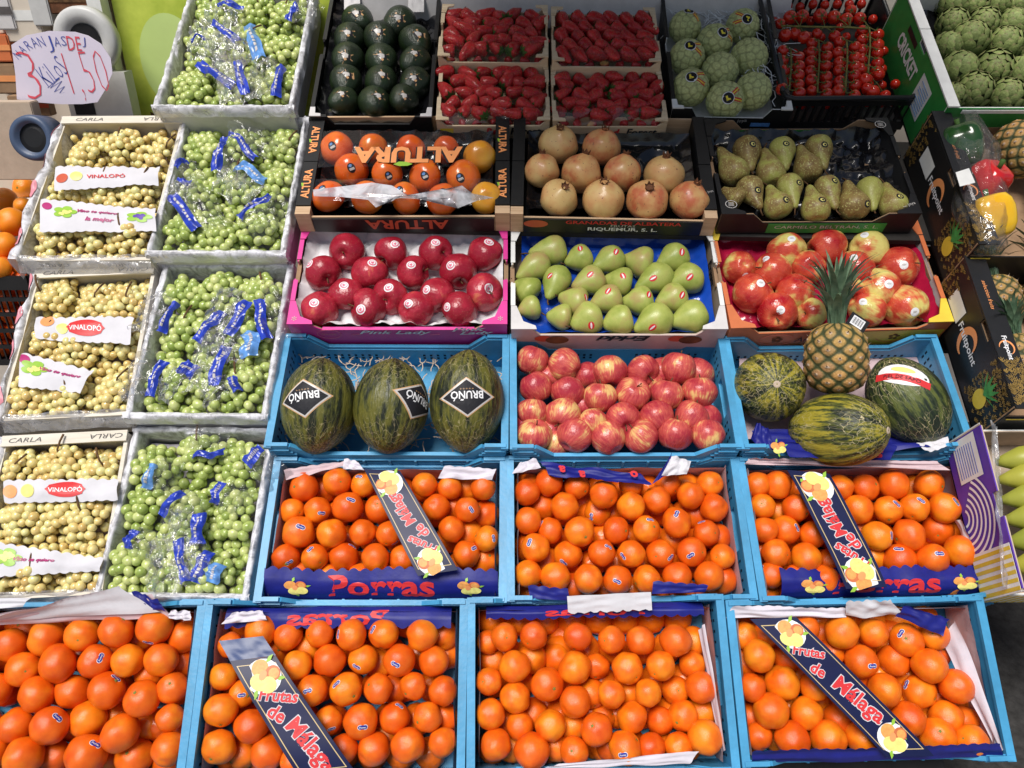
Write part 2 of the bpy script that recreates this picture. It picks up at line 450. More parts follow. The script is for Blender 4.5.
def grape_mat(name, stops, rough=.28):
    m, nt, p = _new(name)
    vec, rnd, tc = rnd_coord(nt)
    f = noise_n(nt, vec, .9, 2)
    ad = N(nt, 'ShaderNodeMath', operation='MULTIPLY_ADD', i_1=.6, i_2=-.3); nt.links.new(rnd, ad.inputs[0])
    sm = N(nt, 'ShaderNodeMath', operation='ADD', use_clamp=True); nt.links.new(f, sm.inputs[0]); nt.links.new(ad.outputs[0], sm.inputs[1])
    nt.links.new(ramp(nt, sm.outputs[0], stops), p.inputs['Base Color'])
    setp(p, rough, .55, .15, .4, (.012, .011, .005))
    return m
M['grape_y'] = grape_mat('pale_grape', [(.15, (.60, .42, .15)), (.45, (.74, .60, .25)), (.85, (.74, .70, .33))], .17)
M['grape_g'] = grape_mat('green_grape', [(.2, (.27, .36, .08)), (.5, (.43, .51, .16)), (.85, (.58, .62, .26))], .2)
# ------------------------------------------------------------------ frames of crates on the slope
class Fr:
    """a crate standing on the slope: local x right, y up the slope, z out of it; z = 0 at the base, H at the rim"""
    def __init__(s, fl, fr, bl, br, wf, wb, H, shrink=1.0):
        a, b, c, d = pix(*fl, wf), pix(*fr, wf), pix(*bl, wb), pix(*br, wb)
        fm, bm = (a+b)/2, (c+d)/2
        X = ((b-a) + (d-c)).normalized(); Y = bm - fm; Y -= X*Y.dot(X)
        s.D = Y.length*shrink; Y.normalize(); Z = X.cross(Y)
        s.W = ((b-a).length + (d-c).length)/2*shrink; s.H = H
        ctr = (fm+bm)/2
        s.R = Matrix((X, Y, Z)).transposed()
        s.M = Matrix.Translation(ctr) @ s.R.to_4x4()
        s.MB = s.M @ Matrix.Translation((0, 0, -H))
        s.inv = s.M.inverted(); s.world = MS @ s.MB
    def px(s, x, y, dz):
        o = s.inv.translation; r = s.inv.to_3x3() @ ray(x, y)
        t = (dz - o.z)/r.z
        p = o + r*t; p.z += s.H
        return p
    def st(s, x, y, dz):
        p = s.px(x, y, dz); return s.MB @ p
    def contain(s, c, r, drop=.05, t=.013, m=.022):
        """keep a fruit inside the walls: slide it in where it would cut a wall"""
        p = s.MB.inverted() @ c
        def need(top):
            h = p.z - top
            return r if h <= 0 else (math.sqrt(r*r-h*h) if h < r else 0)
        n = need(s.H-drop); lim = s.D/2-t-n
        if n:
            if p.y < -lim: p.y += min(m, -lim-p.y)
            if p.y > lim: p.y -= min(m, p.y-lim)
        n = need(s.H); lim = s.W/2-t-n
        if n:
            if p.x < -lim: p.x += min(m, -lim-p.x)
            if p.x > lim: p.x -= min(m, p.x-lim)
        return s.MB @ p
    def wm(s, p, rot=None):
        m = s.world @ Matrix.Translation(p)
        return m if rot is None else m @ rot

# ------------------------------------------------------------------ lettering
_tc = {}
def text_geo(t, bold=0., shear=0., res=2, space=1.0):
    k = (t, bold, shear, res, space)
    if k not in _tc:
        cu = bpy.data.curves.new('txt', 'FONT'); cu.body = t; cu.offset = bold; cu.shear = shear
        cu.resolution_u = res; cu.space_character = space; cu.fill_mode = 'FRONT'
        o = bpy.data.objects.new('txt', cu); COL.objects.link(o)
        dg = bpy.context.evaluated_depsgraph_get()
        me = bpy.data.meshes.new_from_object(o.evaluated_get(dg))
        vs = [(v.co.x, v.co.y) for v in me.vertices]; fs = [tuple(p.vertices) for p in me.polygons]
        bpy.data.objects.remove(o); bpy.data.curves.remove(cu); bpy.data.meshes.remove(me)
        x0 = min(p[0] for p in vs); x1 = max(p[0] for p in vs); y0 = min(p[1] for p in vs); y1 = max(p[1] for p in vs)
        cx, cy = (x0+x1)/2, (y0+y1)/2
        _tc[k] = ([(x-cx, y-cy) for x, y in vs], fs, x1-x0, y1-y0)
    return _tc[k]

def text2d(t, w=None, h=None, **kw):
    vs, fs, W, H = text_geo(t, **kw)
    sx = w/W if w else h/H
    sy = h/H if h else w/W
    return [(x*sx, y*sy) for x, y in vs], fs

def put_text(par, t, o, xd, yd, mat, w=None, h=None, lift=.0008, name='lettering', fn=None, **kw):
    """flat lettering centred at o; fn maps (x, y, lift) to 3D instead when given"""
    vs, fs = text2d(t, w, h, **kw)
    if fn is None:
        o, xd, yd = V(o), V(xd).normalized(), V(yd).normalized()
        nn = xd.cross(yd)
        # negative handedness never occurs: xd x yd is the outward normal
        fn = lambda x, y, l: o + xd*x + yd*y + nn*l
    mb = MB().add([fn(x, y, lift) for x, y in vs], fs)
    return mb.build(name, mat, par)

def disc2d(cx, cy, rx, ry, n=20, a0=0):
    return [(cx + rx*math.cos(a0 + 2*math.pi*i/n), cy + ry*math.sin(a0 + 2*math.pi*i/n)) for i in range(n)]

def rings(poly, k=3):
    """a convex-ish polygon filled with rings so that it can follow a curved skin"""
    n = len(poly); cx = sum(p[0] for p in poly)/n; cy = sum(p[1] for p in poly)/n
    vs = [(cx, cy)]; fs = []
    for r in range(1, k+1):
        vs += [(cx+(x-cx)*r/k, cy+(y-cy)*r/k) for x, y in poly]
    for i in range(n):
        fs.append((0, 1+i, 1+(i+1) % n))
    for r in range(1, k):
        a, b = 1+(r-1)*n, 1+r*n
        for i in range(n): fs.append((a+i, b+i, b+(i+1) % n, a+(i+1) % n))
    return vs, fs

def subdiv(poly, k):
    out = []
    for (a, b), (c, d) in zip(poly, poly[1:] + poly[:1]):
        out += [(a+(c-a)*i/k, b+(d-b)*i/k) for i in range(k)]
    return out

def fruit_emblem(par, fn, cx, cy, s, ang=0, dark=False, name='printed_fruit'):
    """the printed cluster of lemons and oranges with leaves; fn maps (x, y, lift) to 3D"""
    c, si = math.cos(ang), math.sin(ang)
    def P(poly): return [(cx+(x*c-y*si)*s, cy+(x*si+y*c)*s) for x, y in poly]
    mb = MB()
    def put(poly, mi, l): 
        vs, fs = rings(P(poly), 2); mb.add([fn(x, y, l) for x, y in vs], fs, mi)
    if not dark:
        put(disc2d(0, 0, 1.12, .98), 0, .0007)
    for x, y, a in ((.95, .35, .4), (-.2, 1.0, 1.3), (.1, -1.0, -1.4)):
        put([(x+.34*math.cos(a+t)*(1 if i % 2 == 0 else .45), y+.34*math.sin(a+t)*(1 if i % 2 == 0 else .45)) for i, t in enumerate((0, .9, math.pi, math.pi+.9+.5))], 1, .0010)
    put(disc2d(-.42, .32, .52, .50), 3, .0012)
    put(disc2d(.42, .40, .46, .44), 2, .0014)
    put(disc2d(.48, .42, .32, .30), 3, .0016)
    put(disc2d(-.05, -.38, .58, .46), 4, .0018)
    put(disc2d(.50, -.28, .50, .46), 4, .0020)
    put(disc2d(-.05, .05, .22, .3), 5, .0022)
    return mb.build(name, [M['white'], M['leaf_print'], M['orange_card'], M['orange_print2'], M['lemon_print'], M['altura_o']], par)

# ------------------------------------------------------------------ crates
def outline(W, H, c1, c2, drop):
    return [(-W/2, 0), (W/2, 0), (W/2, H), (W/2-c1, H), (W/2-c1-c2, H-drop), (-W/2+c1+c2, H-drop), (-W/2+c1, H), (-W/2, H)]

def blue_crate(fr, label, writing=False):
    W, D, H = fr.W, fr.D, fr.H; t = .011
    root = thing('plastic_crate', label, 'crate', fr.world, 'blue plastic crates of the display')
    drop, c1, c2 = .052, .055, .05
    out = outline(W, H, c1, c2, drop)
    for sy in (-1, 1):
        y0 = sy*(D/2 - t); y1 = sy*D/2
        mb = MB().prism(out, lambda x, z: V((x, min(y0, y1), z)), lambda x, z: V((x, max(y0, y1), z)))
        top = out[2:]
        yo = sy*(D/2 - t/2 + .002)
        for (xa, za), (xb, zb) in zip(top, top[1:]):
            mb.bar((xa, yo, za), (xb, yo, zb), .019, .010, (0, 1, 0) if abs(za-zb) < 1e-6 else (0, 1, 0))
        for z in (.02, .035, .05, .065, .08, .095, .11):
            if z < H-drop-.012: mb.box((-W/2+.004, min(sy*D/2, sy*(D/2+.006)), z), (W/2-.004, max(sy*D/2, sy*(D/2+.006)), z+.005))
        for i in range(9):
            x = -W/2 + W*(i+.5)/9
            mb.box((x-.003, min(sy*D/2, sy*(D/2+.008)), .004), (x+.003, max(sy*D/2, sy*(D/2+.008)), H-drop-.014))
        # corner ribs of the high shoulders
        for sx in (-1, 1):
            for k in range(3):
                z = H-.012-.011*k
                xx0, xx1 = sorted((sx*(W/2-.004), sx*(W/2-c1-.008*k)))
                mb.box((xx0, min(sy*D/2, sy*(D/2+.006)), z-.003), (xx1, max(sy*D/2, sy*(D/2+.006)), z+.002))
        w_ = mb.build('end_wall', M['crate'], root)
        sl = MB()
        yi = sy*(D/2 - t) - sy*.0006
        for r in range(2):
            for i in range(26):
                x = -W*.40 + W*.80*i/25
                if abs(x) < .05: continue
                z = H-drop-.028-.014*r
                sl.box((x-.0035, min(yi, yi+sy*.0004), z-.004), (x+.0035, max(yi, yi+sy*.0004), z+.004))
        sl.build('slots', M['crate_dk'], w_)
    for sx in (-1, 1):
        x0, x1 = sorted((sx*(W/2-t), sx*W/2)); mb = MB()
        ya, yb, za, zb = -.055, .055, H-.062, H-.030
        yl = D/2-t
        mb.box((x0, -yl, 0), (x1, yl, za)); mb.box((x0, -yl, zb), (x1, yl, H-.0005))
        mb.box((x0, -yl, za), (x1, ya, zb)); mb.box((x0, yb, za), (x1, yl, zb))
        xr = sx*(W/2-t/2+.002)
        mb.bar((xr, -D/2-.004, H), (xr, D/2+.004, H), .019, .011)
        for k in range(5):
            z = .018+.018*k
            xo0, xo1 = sorted((sx*W/2, sx*(W/2+.006)))
            mb.box((xo0, -yl, z), (xo1, yl, z+.006))
        w_ = mb.build('side_wall', M['crate'], root)
        sl = MB(); xi = sx*(W/2-t) - sx*.0006
        xa, xb = sorted((xi, xi+sx*.0004))
        for r in range(2):
            for i in range(14):
                y = -D*.42 + D*.84*i/13
                if abs(y) < .07: continue
                z = H-.040-.02*r
                sl.box((xa, y-.003, z-.006), (xb, y+.003, z+.006))
        sl.build('slots', M['crate_dk'], w_)
    MB().box((-W/2+t, -D/2+t, .002), (W/2-t, D/2-t, .010)).build('base', M['crate'], root)
    if writing:
        put_text(root, 'CUESTA OLIVER E HIJOS', (-.0, D/2-t-.001, H-drop-.016), (1, 0, 0), (0, 0, 1), M['crate_edge'], h=.010)
    return root

M['crate_edge'] = plain('pale_blue_embossing', (.12, .36, .56), .4, .4)

def carton(fr, label, cat, name, group, outer, inner, gus, base=None, t=.006, cut=(.07, .035, .035), gusset=.06, lip=None, notch=None, side=None, back_cut=True, front=None, edge=None):
    """open fruit carton: folded walls with cut-down ends, triangular corner gussets, side notches"""
    W, D, H = fr.W, fr.D, fr.H
    root = thing(name, label, cat, fr.world, group)
    c1, c2, dr = cut
    gus = gus if isinstance(gus, (list, tuple)) else [gus]*4
    for sy in (-1, 1):
        o = outline(W, H, c1, c2, dr) if (sy < 0 or back_cut) else outline(W, H, c1, c2, .004)
        ya, yb = sy*(D/2-t), sy*D/2
        lo, hi = (ya, yb) if sy > 0 else (yb, ya)
        ym = (ya+yb)/2
        mb = MB()
        mo = outer if (sy > 0 or front is None) else front
        # outer skin and inner skin are two boards glued back to back
        m2 = ym
        A, B = (lo, ym) if sy > 0 else (ym, hi)      # inner board
        mb.prism(o, lambda x, z: V((x, A, z)), lambda x, z: V((x, B, z)), 1)
        A2, B2 = (ym, hi) if sy > 0 else (lo, ym)    # outer board
        mb.prism(o, lambda x, z: V((x, A2, z)), lambda x, z: V((x, B2, z)), 0)
        mb.build('end_wall', [M[mo], M[inner]], root)
    for sx in (-1, 1):
        so = outer if side is None else side
        xa, xb = sx*(W/2-t), sx*W/2; xm = (xa+xb)/2
        def bx(mb, p, q, z0, z1, mi, a, b):
            mb.box((min(a, b), p, z0), (max(a, b), q, z1), mi)
        mb = MB(); yl = D/2-t-.0005
        for (a, b, mi) in ((xa, xm, 1), (xm, xb, 0)):
            nh = .02
            bx(mb, -yl, yl, 0, H-nh, mi, a, b); bx(mb, -yl, -.03, H-nh, H, mi, a, b); bx(mb, .03, yl, H-nh, H, mi, a, b)
        sw = mb.build('side_wall', [M[so], M[inner]], root)
        if notch:
            MB().box((min(xa, xb)-.003, -.034, H-.034), (max(xa, xb)+.003, .034, H-.016)).build('notch', M[notch], sw)
    if gusset:
        k = 0
        for sx, sy in ((-1, -1), (1, -1), (-1, 1), (1, 1)):
            g = gusset
            p = [(sx*(W/2+.001), sy*(D/2+.001)), (sx*(W/2-g*1.15), sy*(D/2+.001)), (sx*(W/2-g*1.1), sy*(D/2-.010)), (sx*(W/2-g*.55), sy*(D/2-g*.40)), (sx*(W/2-.014), sy*(D/2-g*1.25)), (sx*(W/2+.001), sy*(D/2-g*1.25))]
            if sx*sy > 0: pass
            else: p = p[::-1]
            MB().prism(p, lambda x, y: V((x, y, H+.0005)), lambda x, y: V((x, y, H+.0045))).build('corner_gusset', M[gus[k]], root)
            k += 1
    if lip:
        for sx in (-1, 1):
            x0, x1 = sorted((sx*(W/2+.0015), sx*(W/2-.011)))
            y = D/2-gusset*1.25-.002
            lm = M[lip if isinstance(lip, str) else lip[(sx+1)//2]]
            MB().box((x0, -y, H+.0005), (x1, -.036, H+.003)).build('rim', lm, root)
            MB().box((x0, .036, H+.0005), (x1, y, H+.003)).build('rim', lm, root)
    if edge:
        for sy in (-1, 1):
            y0, y1 = sorted((sy*(D/2+.0012), sy*(D/2-.0085))); q = W/2-c1-c2
            MB().box((-q, y0, H-dr+.0005), (q, y1, H-dr+.003)).build('printed_edge', M[edge], root)
    MB().box((-W/2+t, -D/2+t, .001), (W/2-t, D/2-t, .006)).build('base', M[base or inner], root)
    return root

def wood_tray(fr, label, cat, name, post='black_card', post_w=.042, panel='wood', hf=.02, inner_end=True):
    """shallow plywood tray with broad black end blocks"""
    W, D, H = fr.W, fr.D, fr.H; t = .006
    root = thing(name, label, cat, fr.world, 'plywood fruit trays')
    for sx in (-1, 1):
        x0, x1 = sorted((sx*W/2, sx*(W/2-post_w)))
        mb = MB(); g = .0015
        mb.box((x0, -D/2+.03, 0), (x1, -g, H)); mb.box((x0, g, 0), (x1, D/2, H))
        b = mb.build('end_block', M[post], root)
        MB().box((x0, -D/2, 0), (x1, -D/2+.0285, H-.004)).build('corner_post', M[panel], b)
    for sy in (-1, 1):
        y0, y1 = sorted((sy*(D/2-.002), sy*(D/2-t-.002)))
        h = H-hf if sy < 0 else H-.006
        MB().box((-W/2+post_w+.001, y0, 0), (W/2-post_w-.001, y1, h)).build('panel', M[panel], root)
    MB().box((-W/2+post_w, -D/2+.01, .001), (W/2-post_w, D/2-.01, .006)).build('base', M['black_card'], root)
    return root

def tray_sheet(fr, dz, mat, label, cat, name, amp=.008, sc_=9, inset=.008, cups=None, x0=None, x1=None, edge=.02, kind=None, group=None, nu=60, nv=44):
    W, D, H = fr.W, fr.D, fr.H
    xa = -W/2+inset if x0 is None else x0; xb = W/2-inset if x1 is None else x1
    sd = RD.random()*50
    def f(s, t):
        x = xa+(xb-xa)*s; y = -D/2+inset+(D-2*inset)*t
        z = H+dz + amp*noise.noise(V((x*sc_*2+sd, y*sc_*2, sd))) + amp*.6*noise.noise(V((x*sc_*6+sd, y*sc_*6, sd+3)))
        d = min(s, 1-s)*(xb-xa); e = min(t, 1-t)*D
        z += edge*max(0, 1-min(d, e)/.03)
        if cups:
            for cx, cy, r in cups:
                q = math.hypot(x-cx, y-cy)
                if q < r: z -= .022*(1-(q/r)**2)
        return V((x, y, z))
    o = MB().grid(f, nu, nv).build(name, M[mat], None, fr.world, True)
    return tag(o, label, cat, group, kind)

# ------------------------------------------------------------------ fruit prototypes (unit size)
def with_bvh(me):
    return (me, BVHTree.FromPolygons([v.co.copy() for v in me.vertices], [tuple(p.vertices) for p in me.polygons]))

def proto_round(name, mat, zs=.96, dimp=(.0, .2), bot=(0, .2), lump=.02, n=26, seed=0, pinch=0, shoulder=0):
    prof = []
    for i in range(21):
        a = math.pi*i/20
        r = math.sin(a) if 0 < i < 20 else 0.0
        z = zs*math.cos(a)
        z -= dimp[0]*math.exp(-(r/dimp[1])**2) if a < math.pi/2 else -bot[0]*math.exp(-(r/bot[1])**2)
        r *= 1 - pinch*max(0, -math.cos(a)) + shoulder*max(0, math.cos(a))
        prof.append((r, z))
    fn = lambda p: p*(1+lump*noise.noise(p*1.5+V((seed*7.1, 0, 0))))
    return with_bvh(MB().lathe(prof, n, fn=fn).mesh(name, mat, True))

def proto_prof(name, mat, prof, n=24, lump=.03, seed=0):
    fn = lambda p: p*(1+lump*noise.noise(p*1.4+V((seed*5.3, 2, 0))))
    return with_bvh(MB().lathe(prof, n, fn=fn).mesh(name, mat, True))

PEAR = [(0, 1.78), (.16, 1.74), (.27, 1.6), (.35, 1.38), (.43, 1.15), (.54, .9), (.69, .62), (.84, .34), (.96, .05), (1, -.2), (.97, -.45), (.86, -.68), (.66, -.86), (.4, -.95), (.2, -.93), (0, -.88)]
PEAR_FAT = [(0, 1.5), (.16, 1.47), (.30, 1.34), (.42, 1.14), (.55, .92), (.70, .66), (.86, .36), (.97, .05), (1, -.2), (.97, -.45), (.86, -.68), (.66, -.86), (.4, -.95), (.2, -.93), (0, -.88)]
AVO = [(0, 1.22), (.25, 1.17), (.46, 1.02), (.64, .78), (.82, .45), (.95, .1), (1, -.2), (.95, -.5), (.8, -.76), (.56, -.93), (.28, -1.0), (0, -1.02)]
STRAW = [(0, 1.25), (.14, 1.2), (.30, 1.02), (.48, .72), (.64, .38), (.74, .05), (.76, -.2), (.68, -.4), (.48, -.5), (.2, -.5), (0, -.46)]

P = {}
P['orange'] = [proto_round('orange', M['orange'], .92+.025*k, (.07, .16), (.03, .12), .085, 28, k) for k in range(4)]
P['orange_b'] = [proto_round('orange', M['orange_bright'], .92+.025*k, (.07, .16), (.03, .12), .07, 28, k) for k in range(4)]
P['apple'] = [proto_round('apple', M['apple_gala'], .90+.03*k, (.30, .26), (.22, .24), .07, 28, k, .08, .03) for k in range(3)]
P['apple_p'] = [proto_round('apple', M['apple_pink'], .92+.03*k, (.30, .26), (.22, .24), .07, 28, k+4, .10, .03) for k in range(3)]
P['apple_a'] = [proto_round('apple', M['apple_amb'], 1.0+.03*k, (.32, .28), (.22, .24), .07, 28, k+8, .14, .03) for k in range(3)]
P['persimmon'] = [proto_round('persimmon', M['persimmon'], .84, (.1, .3), (.06, .2), .05, 28, k) for k in range(2)]
P['persimmon_y'] = [proto_round('persimmon', M['persimmon_y'], .84, (.1, .3), (.06, .2), .05, 28, k) for k in range(2)]
P['pom'] = [proto_round('pomegranate', M['pom'], .94, (-.06, .3), (.05, .2), .09, 28, k) for k in range(3)]
P['pear'] = [proto_prof('pear', M['pear_green'], PEAR_FAT, 24, .07, k) for k in range(3)]
P['pear_b'] = [proto_prof('pear', M['pear_brown'], PEAR, 24, .06, k+5) for k in range(3)]
P['avo'] = [proto_prof('avocado', M['avocado'], AVO, 24, .04, k) for k in range(2)]
P['straw'] = [proto_prof('strawberry', M['straw'], STRAW, 16, .16, k) for k in range(4)]
P['grape_y'] = [proto_round('grape', M['grape_y'], 1.06, (0, .2), (0, .2), .03, 12, k) for k in range(2)]
P['grape_g'] = [proto_round('grape', M['grape_g'], 1.14, (0, .2), (0, .2), .03, 12, k) for k in range(2)]
P['tomato'] = [proto_round('tomato', M['tomato'], .97, (.08, .3), (.0, .2), .03, 18, k) for k in range(2)]
P['melon'] = [proto_round('melon', M['melon'], 1.0, (-.03, .2), (-.03, .2), .03, 36, 1), proto_round('melon', M['melon_y'], 1.0, (0, .2), (0, .2), .03, 36, 2), proto_round('melon', M['melon_d'], 1.0, (-.03, .2), (-.03, .2), .03, 36, 3)]

def star_mesh(name, mat, n=5, r0=.09, r1=.2, z=.95, drop=.02):
    mb = MB(); vs = [V((0, 0, z+.02))]
    for i in range(2*n):
        a = math.pi*i/n; r = r1 if i % 2 == 0 else r0
        vs.append(V((r*math.cos(a), r*math.sin(a), z-drop*(1 if i % 2 == 0 else 0))))
    mb.add(vs, [(0, 1+i, 1+(i+1) % (2*n)) for i in range(2*n)])
    return mb.mesh(name, mat, False)
ORANGE_STEM = star_mesh('stem_end', M['stem'], 5, .06, .15, .895, .012)
def stalk_mesh(name, mat, z0, z1, r, lean=.15):
    return MB().tube([(0, 0, z0), (lean*.3, 0, z0*.5+z1*.5), (lean, lean*.4, z1)], r, 6, r1=r*1.25).mesh(name, mat, True)
APPLE_STALK = stalk_mesh('stalk', M['twig'], .5, 1.02, .035)
PEAR_STALK = stalk_mesh('stalk', M['twig'], 1.68, 2.2, .05, .25)
PEAR_STALK_F = stalk_mesh('stalk', M['twig'], 1.42, 1.9, .05, .22)

def calyx_mesh():
    mb = MB()
    for i in range(8):
        a = 2*math.pi*i/8; L = .55+.15*((i*37) % 5)/5
        c, s = math.cos(a), math.sin(a); 
        pts = [(0, .10), (.5, .17), (1.0, .02)]
        base = []
        for u, w in pts:
            q = V((c*L*u, s*L*u, -.52-.18*u*(1-u)*2+.12*u)); e = V((-s, c, 0))
            base += [q-e*w, q+e*w]
        mb.add(base, [(0, 1, 3, 2), (2, 3, 5, 4)])
    mb.tube([(0, 0, -.5), (.05, 0, -.72)], .04, 5)
    mb.v = [V((p.x*1.25, p.y*1.25, p.z*1.03)) for p in mb.v]
    return mb.mesh('calyx', M['calyx'], True)
CALYX = calyx_mesh()

def rand_rot():
    from mathutils import Quaternion
    q = Quaternion((RD.gauss(0, 1), RD.gauss(0, 1), RD.gauss(0, 1), RD.gauss(0, 1))); q.normalize()
    return q.to_matrix()

def axis_rot(d, roll=0):
    """rotation taking +z to d"""
    d = V(d).normalized()
    return (d.to_track_quat('Z', 'Y').to_matrix()) @ Matrix.Rotation(roll, 3, 'Z')

class Fruit: pass
def put_fruit(name, proto, C_, r, R3, label=None, cat=None, group=None, sc3=(1, 1, 1), zipx=None):
    """C_: stand-space centre, R3: stand-space rotation"""
    me, bvh = proto
    S = Matrix.Diagonal((sc3[0]*r, sc3[1]*r, sc3[2]*r, 1))
    o = link(name, me, None, MS @ Matrix.Translation(C_) @ R3.to_4x4() @ S)
    tag(o, label, cat, group)
    f = Fruit(); f.o, f.C, f.r, f.R, f.bvh, f.s = o, C_, r, R3, bvh, V(sc3)
    return f

def decal(fr_, name, px, shapes, img_ang=0, lift=.006, unit=None):
    """print wrapped on a fruit's skin. px: photo position of its centre; shapes: list of (verts2d, faces, material, level), in units of the fruit's radius"""
    d = fr_.C.dot(DD); k = d/F
    cx = 512 + F*fr_.C.x/d; cy = 384 - F*fr_.C.dot(UU)/d
    dx, dy = (px[0]-cx)*k/fr_.r, (cy-px[1])*k/fr_.r
    q = math.hypot(dx, dy)
    if q > .93: dx, dy = dx*.93/q, dy*.93/q; q = .93
    toC = -fr_.C.normalized(); Xc = RR; Xc = (Xc - toC*Xc.dot(toC)).normalized(); Yc = toC.cross(Xc)
    n = (Xc*dx + Yc*dy + toC*math.sqrt(max(0, 1-q*q))).normalized()
    e1 = Xc*math.cos(img_ang) + Yc*math.sin(img_ang); e1 = (e1 - n*e1.dot(n)).normalized(); e2 = n.cross(e1)
    Ri = fr_.R.transposed(); inv = V((1/fr_.s.x, 1/fr_.s.y, 1/fr_.s.z))
    def loc(v): 
        v = Ri @ v; return V((v.x*inv.x, v.y*inv.y, v.z*inv.z))
    mb = MB(); mats = []
    for vs, fs, mat, lev in shapes:
        if mat not in mats: mats.append(mat)
        out = []
        for x, y in vs:
            o = loc(n*4 + e1*x + e2*y); dr = loc(-n).normalized()
            h = fr_.bvh.ray_cast(o, dr, 12)
            if h[0] is None:
                p = loc((n + e1*x + e2*y).normalized())
            else: p = h[0]
            out.append(p - dr*(lift*(lev+1)))
        mb.add(out, fs, mats.index(mat))
    return mb.build(name, [M[m] for m in mats], fr_.o)

def txt_shape(t, w, mat, lev, dx=0, dy=0, h=None, **kw):
    vs, fs = text2d(t, w, h, **kw); return ([(x+dx, y+dy) for x, y in vs], fs, mat, lev)
def poly_shape(poly, mat, lev, k=3):
    vs, fs = rings(poly, k); return (vs, fs, mat, lev)

def capsule(w, h, n=6):
    r = h/2; out = []
    for i in range(n+1): a = -math.pi/2+math.pi*i/n; out.append((w/2-r+r*math.cos(a), r*math.sin(a)))
    for i in range(n+1): a = math.pi/2+math.pi*i/n; out.append((-w/2+r+r*math.cos(a), r*math.sin(a)))
    return out

def poly_face(mb, pts, mi=0): return mb.add(pts, [tuple(range(len(pts)))], mi)
ORD = ['first', 'second', 'third', 'fourth', 'fifth', 'sixth', 'seventh', 'eighth', 'ninth', 'tenth', 'eleventh', 'twelfth', 'thirteenth', 'fourteenth', 'fifteenth']
def row_names(pts, gap):
    """pts: (x, y) photo positions -> (row words, place words) for each"""
    idx = sorted(range(len(pts)), key=lambda i: pts[i][1]); rows = []
    for i in idx:
        if rows and pts[i][1] - sum(pts[j][1] for j in rows[-1])/len(rows[-1]) < gap: rows[-1].append(i)
        else: rows.append([i])
    res = {}
    for k, r in enumerate(rows):
        r.sort(key=lambda i: pts[i][0])
        for j, i in enumerate(r):
            res[i] = (ORD[min(k, 14)], ORD[min(j, 14)])
    return res
# ------------------------------------------------------------------ the crates of the slope
HB = .15
R1 = (-1.91, -1.85); R2 = (-1.87, -1.862); R3 = (-1.812, -1.828); R4 = (-1.775, -1.775); R5 = (-1.69, -1.705)
def mk(fl, fr, bl, br, w, H, shrink=.992): return Fr(fl, fr, bl, br, w[0], w[1], H, shrink)
FRS = {
 'a1': mk((-92, 792), (180, 790), (-62, 601), (207, 601), R1, HB),
 'a2': mk((183, 783), (466, 783), (210, 600), (464, 600), R1, HB),
 'a3': mk((470, 778), (740, 772), (467, 598), (720, 596), R1, HB),
 'a4': mk((748, 768), (1024, 758), (722, 600), (970, 598), R1, HB),
 'b1': mk((253, 602), (504, 602), (278, 458), (507, 458), R2, HB),
 'b2': mk((506, 601), (755, 599), (510, 457), (736, 456), R2, HB),
 'b3': mk((757, 602), (1010, 596), (741, 458), (969, 455), R2, HB),
 'c1': mk((268, 448), (506, 448), (284, 335), (509, 337), R3, HB),
 'c2': mk((510, 449), (740, 449), (512, 336), (724, 335), R3, HB),
 'c3': mk((739, 450), (972, 446), (727, 337), (936, 337), R3, HB),
 'd1': mk((288, 325), (509, 325), (302, 219), (507, 219), R4, .11),
 'd2': mk((510, 330), (727, 330), (511, 221), (713, 221), R4, .11),
 'd3': mk((724, 330), (948, 322), (714, 220), (921, 215), R4, .11),
 'e1': mk((296, 212), (512, 214), (309, 115), (509, 112), R5, .078),
 'e2': mk((510, 214), (722, 217), (513, 112), (702, 117), R5, .078),
 'e3': mk((718, 217), (912, 213), (706, 118), (897, 120), R5, .078),
}
CR = {}
CR['a1'] = blue_crate(FRS['a1'], 'blue crate of oranges at the bottom left corner with a tall white paper flap')
CR['a2'] = blue_crate(FRS['a2'], 'blue crate of oranges in front with a navy ribbon leaning down at its left side')
CR['a3'] = blue_crate(FRS['a3'], 'blue crate in the front row of oranges that has no navy ribbon')
CR['a4'] = blue_crate(FRS['a4'], 'blue crate of oranges at the bottom right corner with a diagonal navy ribbon')
CR['b1'] = blue_crate(FRS['b1'], 'blue crate of oranges directly below the crate of three melons', True)
CR['b2'] = blue_crate(FRS['b2'], 'blue crate of oranges with a white paper flap hanging over its front edge')
CR['b3'] = blue_crate(FRS['b3'], 'blue crate of oranges directly below the melons and the pineapple')
CR['c1'] = blue_crate(FRS['c1'], 'blue crate holding three dark green melons with black diamond labels')
CR['c2'] = blue_crate(FRS['c2'], 'blue crate full of red striped apples in the middle of the stall')
CR['c3'] = blue_crate(FRS['c3'], 'blue crate holding three loose melons with a pineapple standing on top')

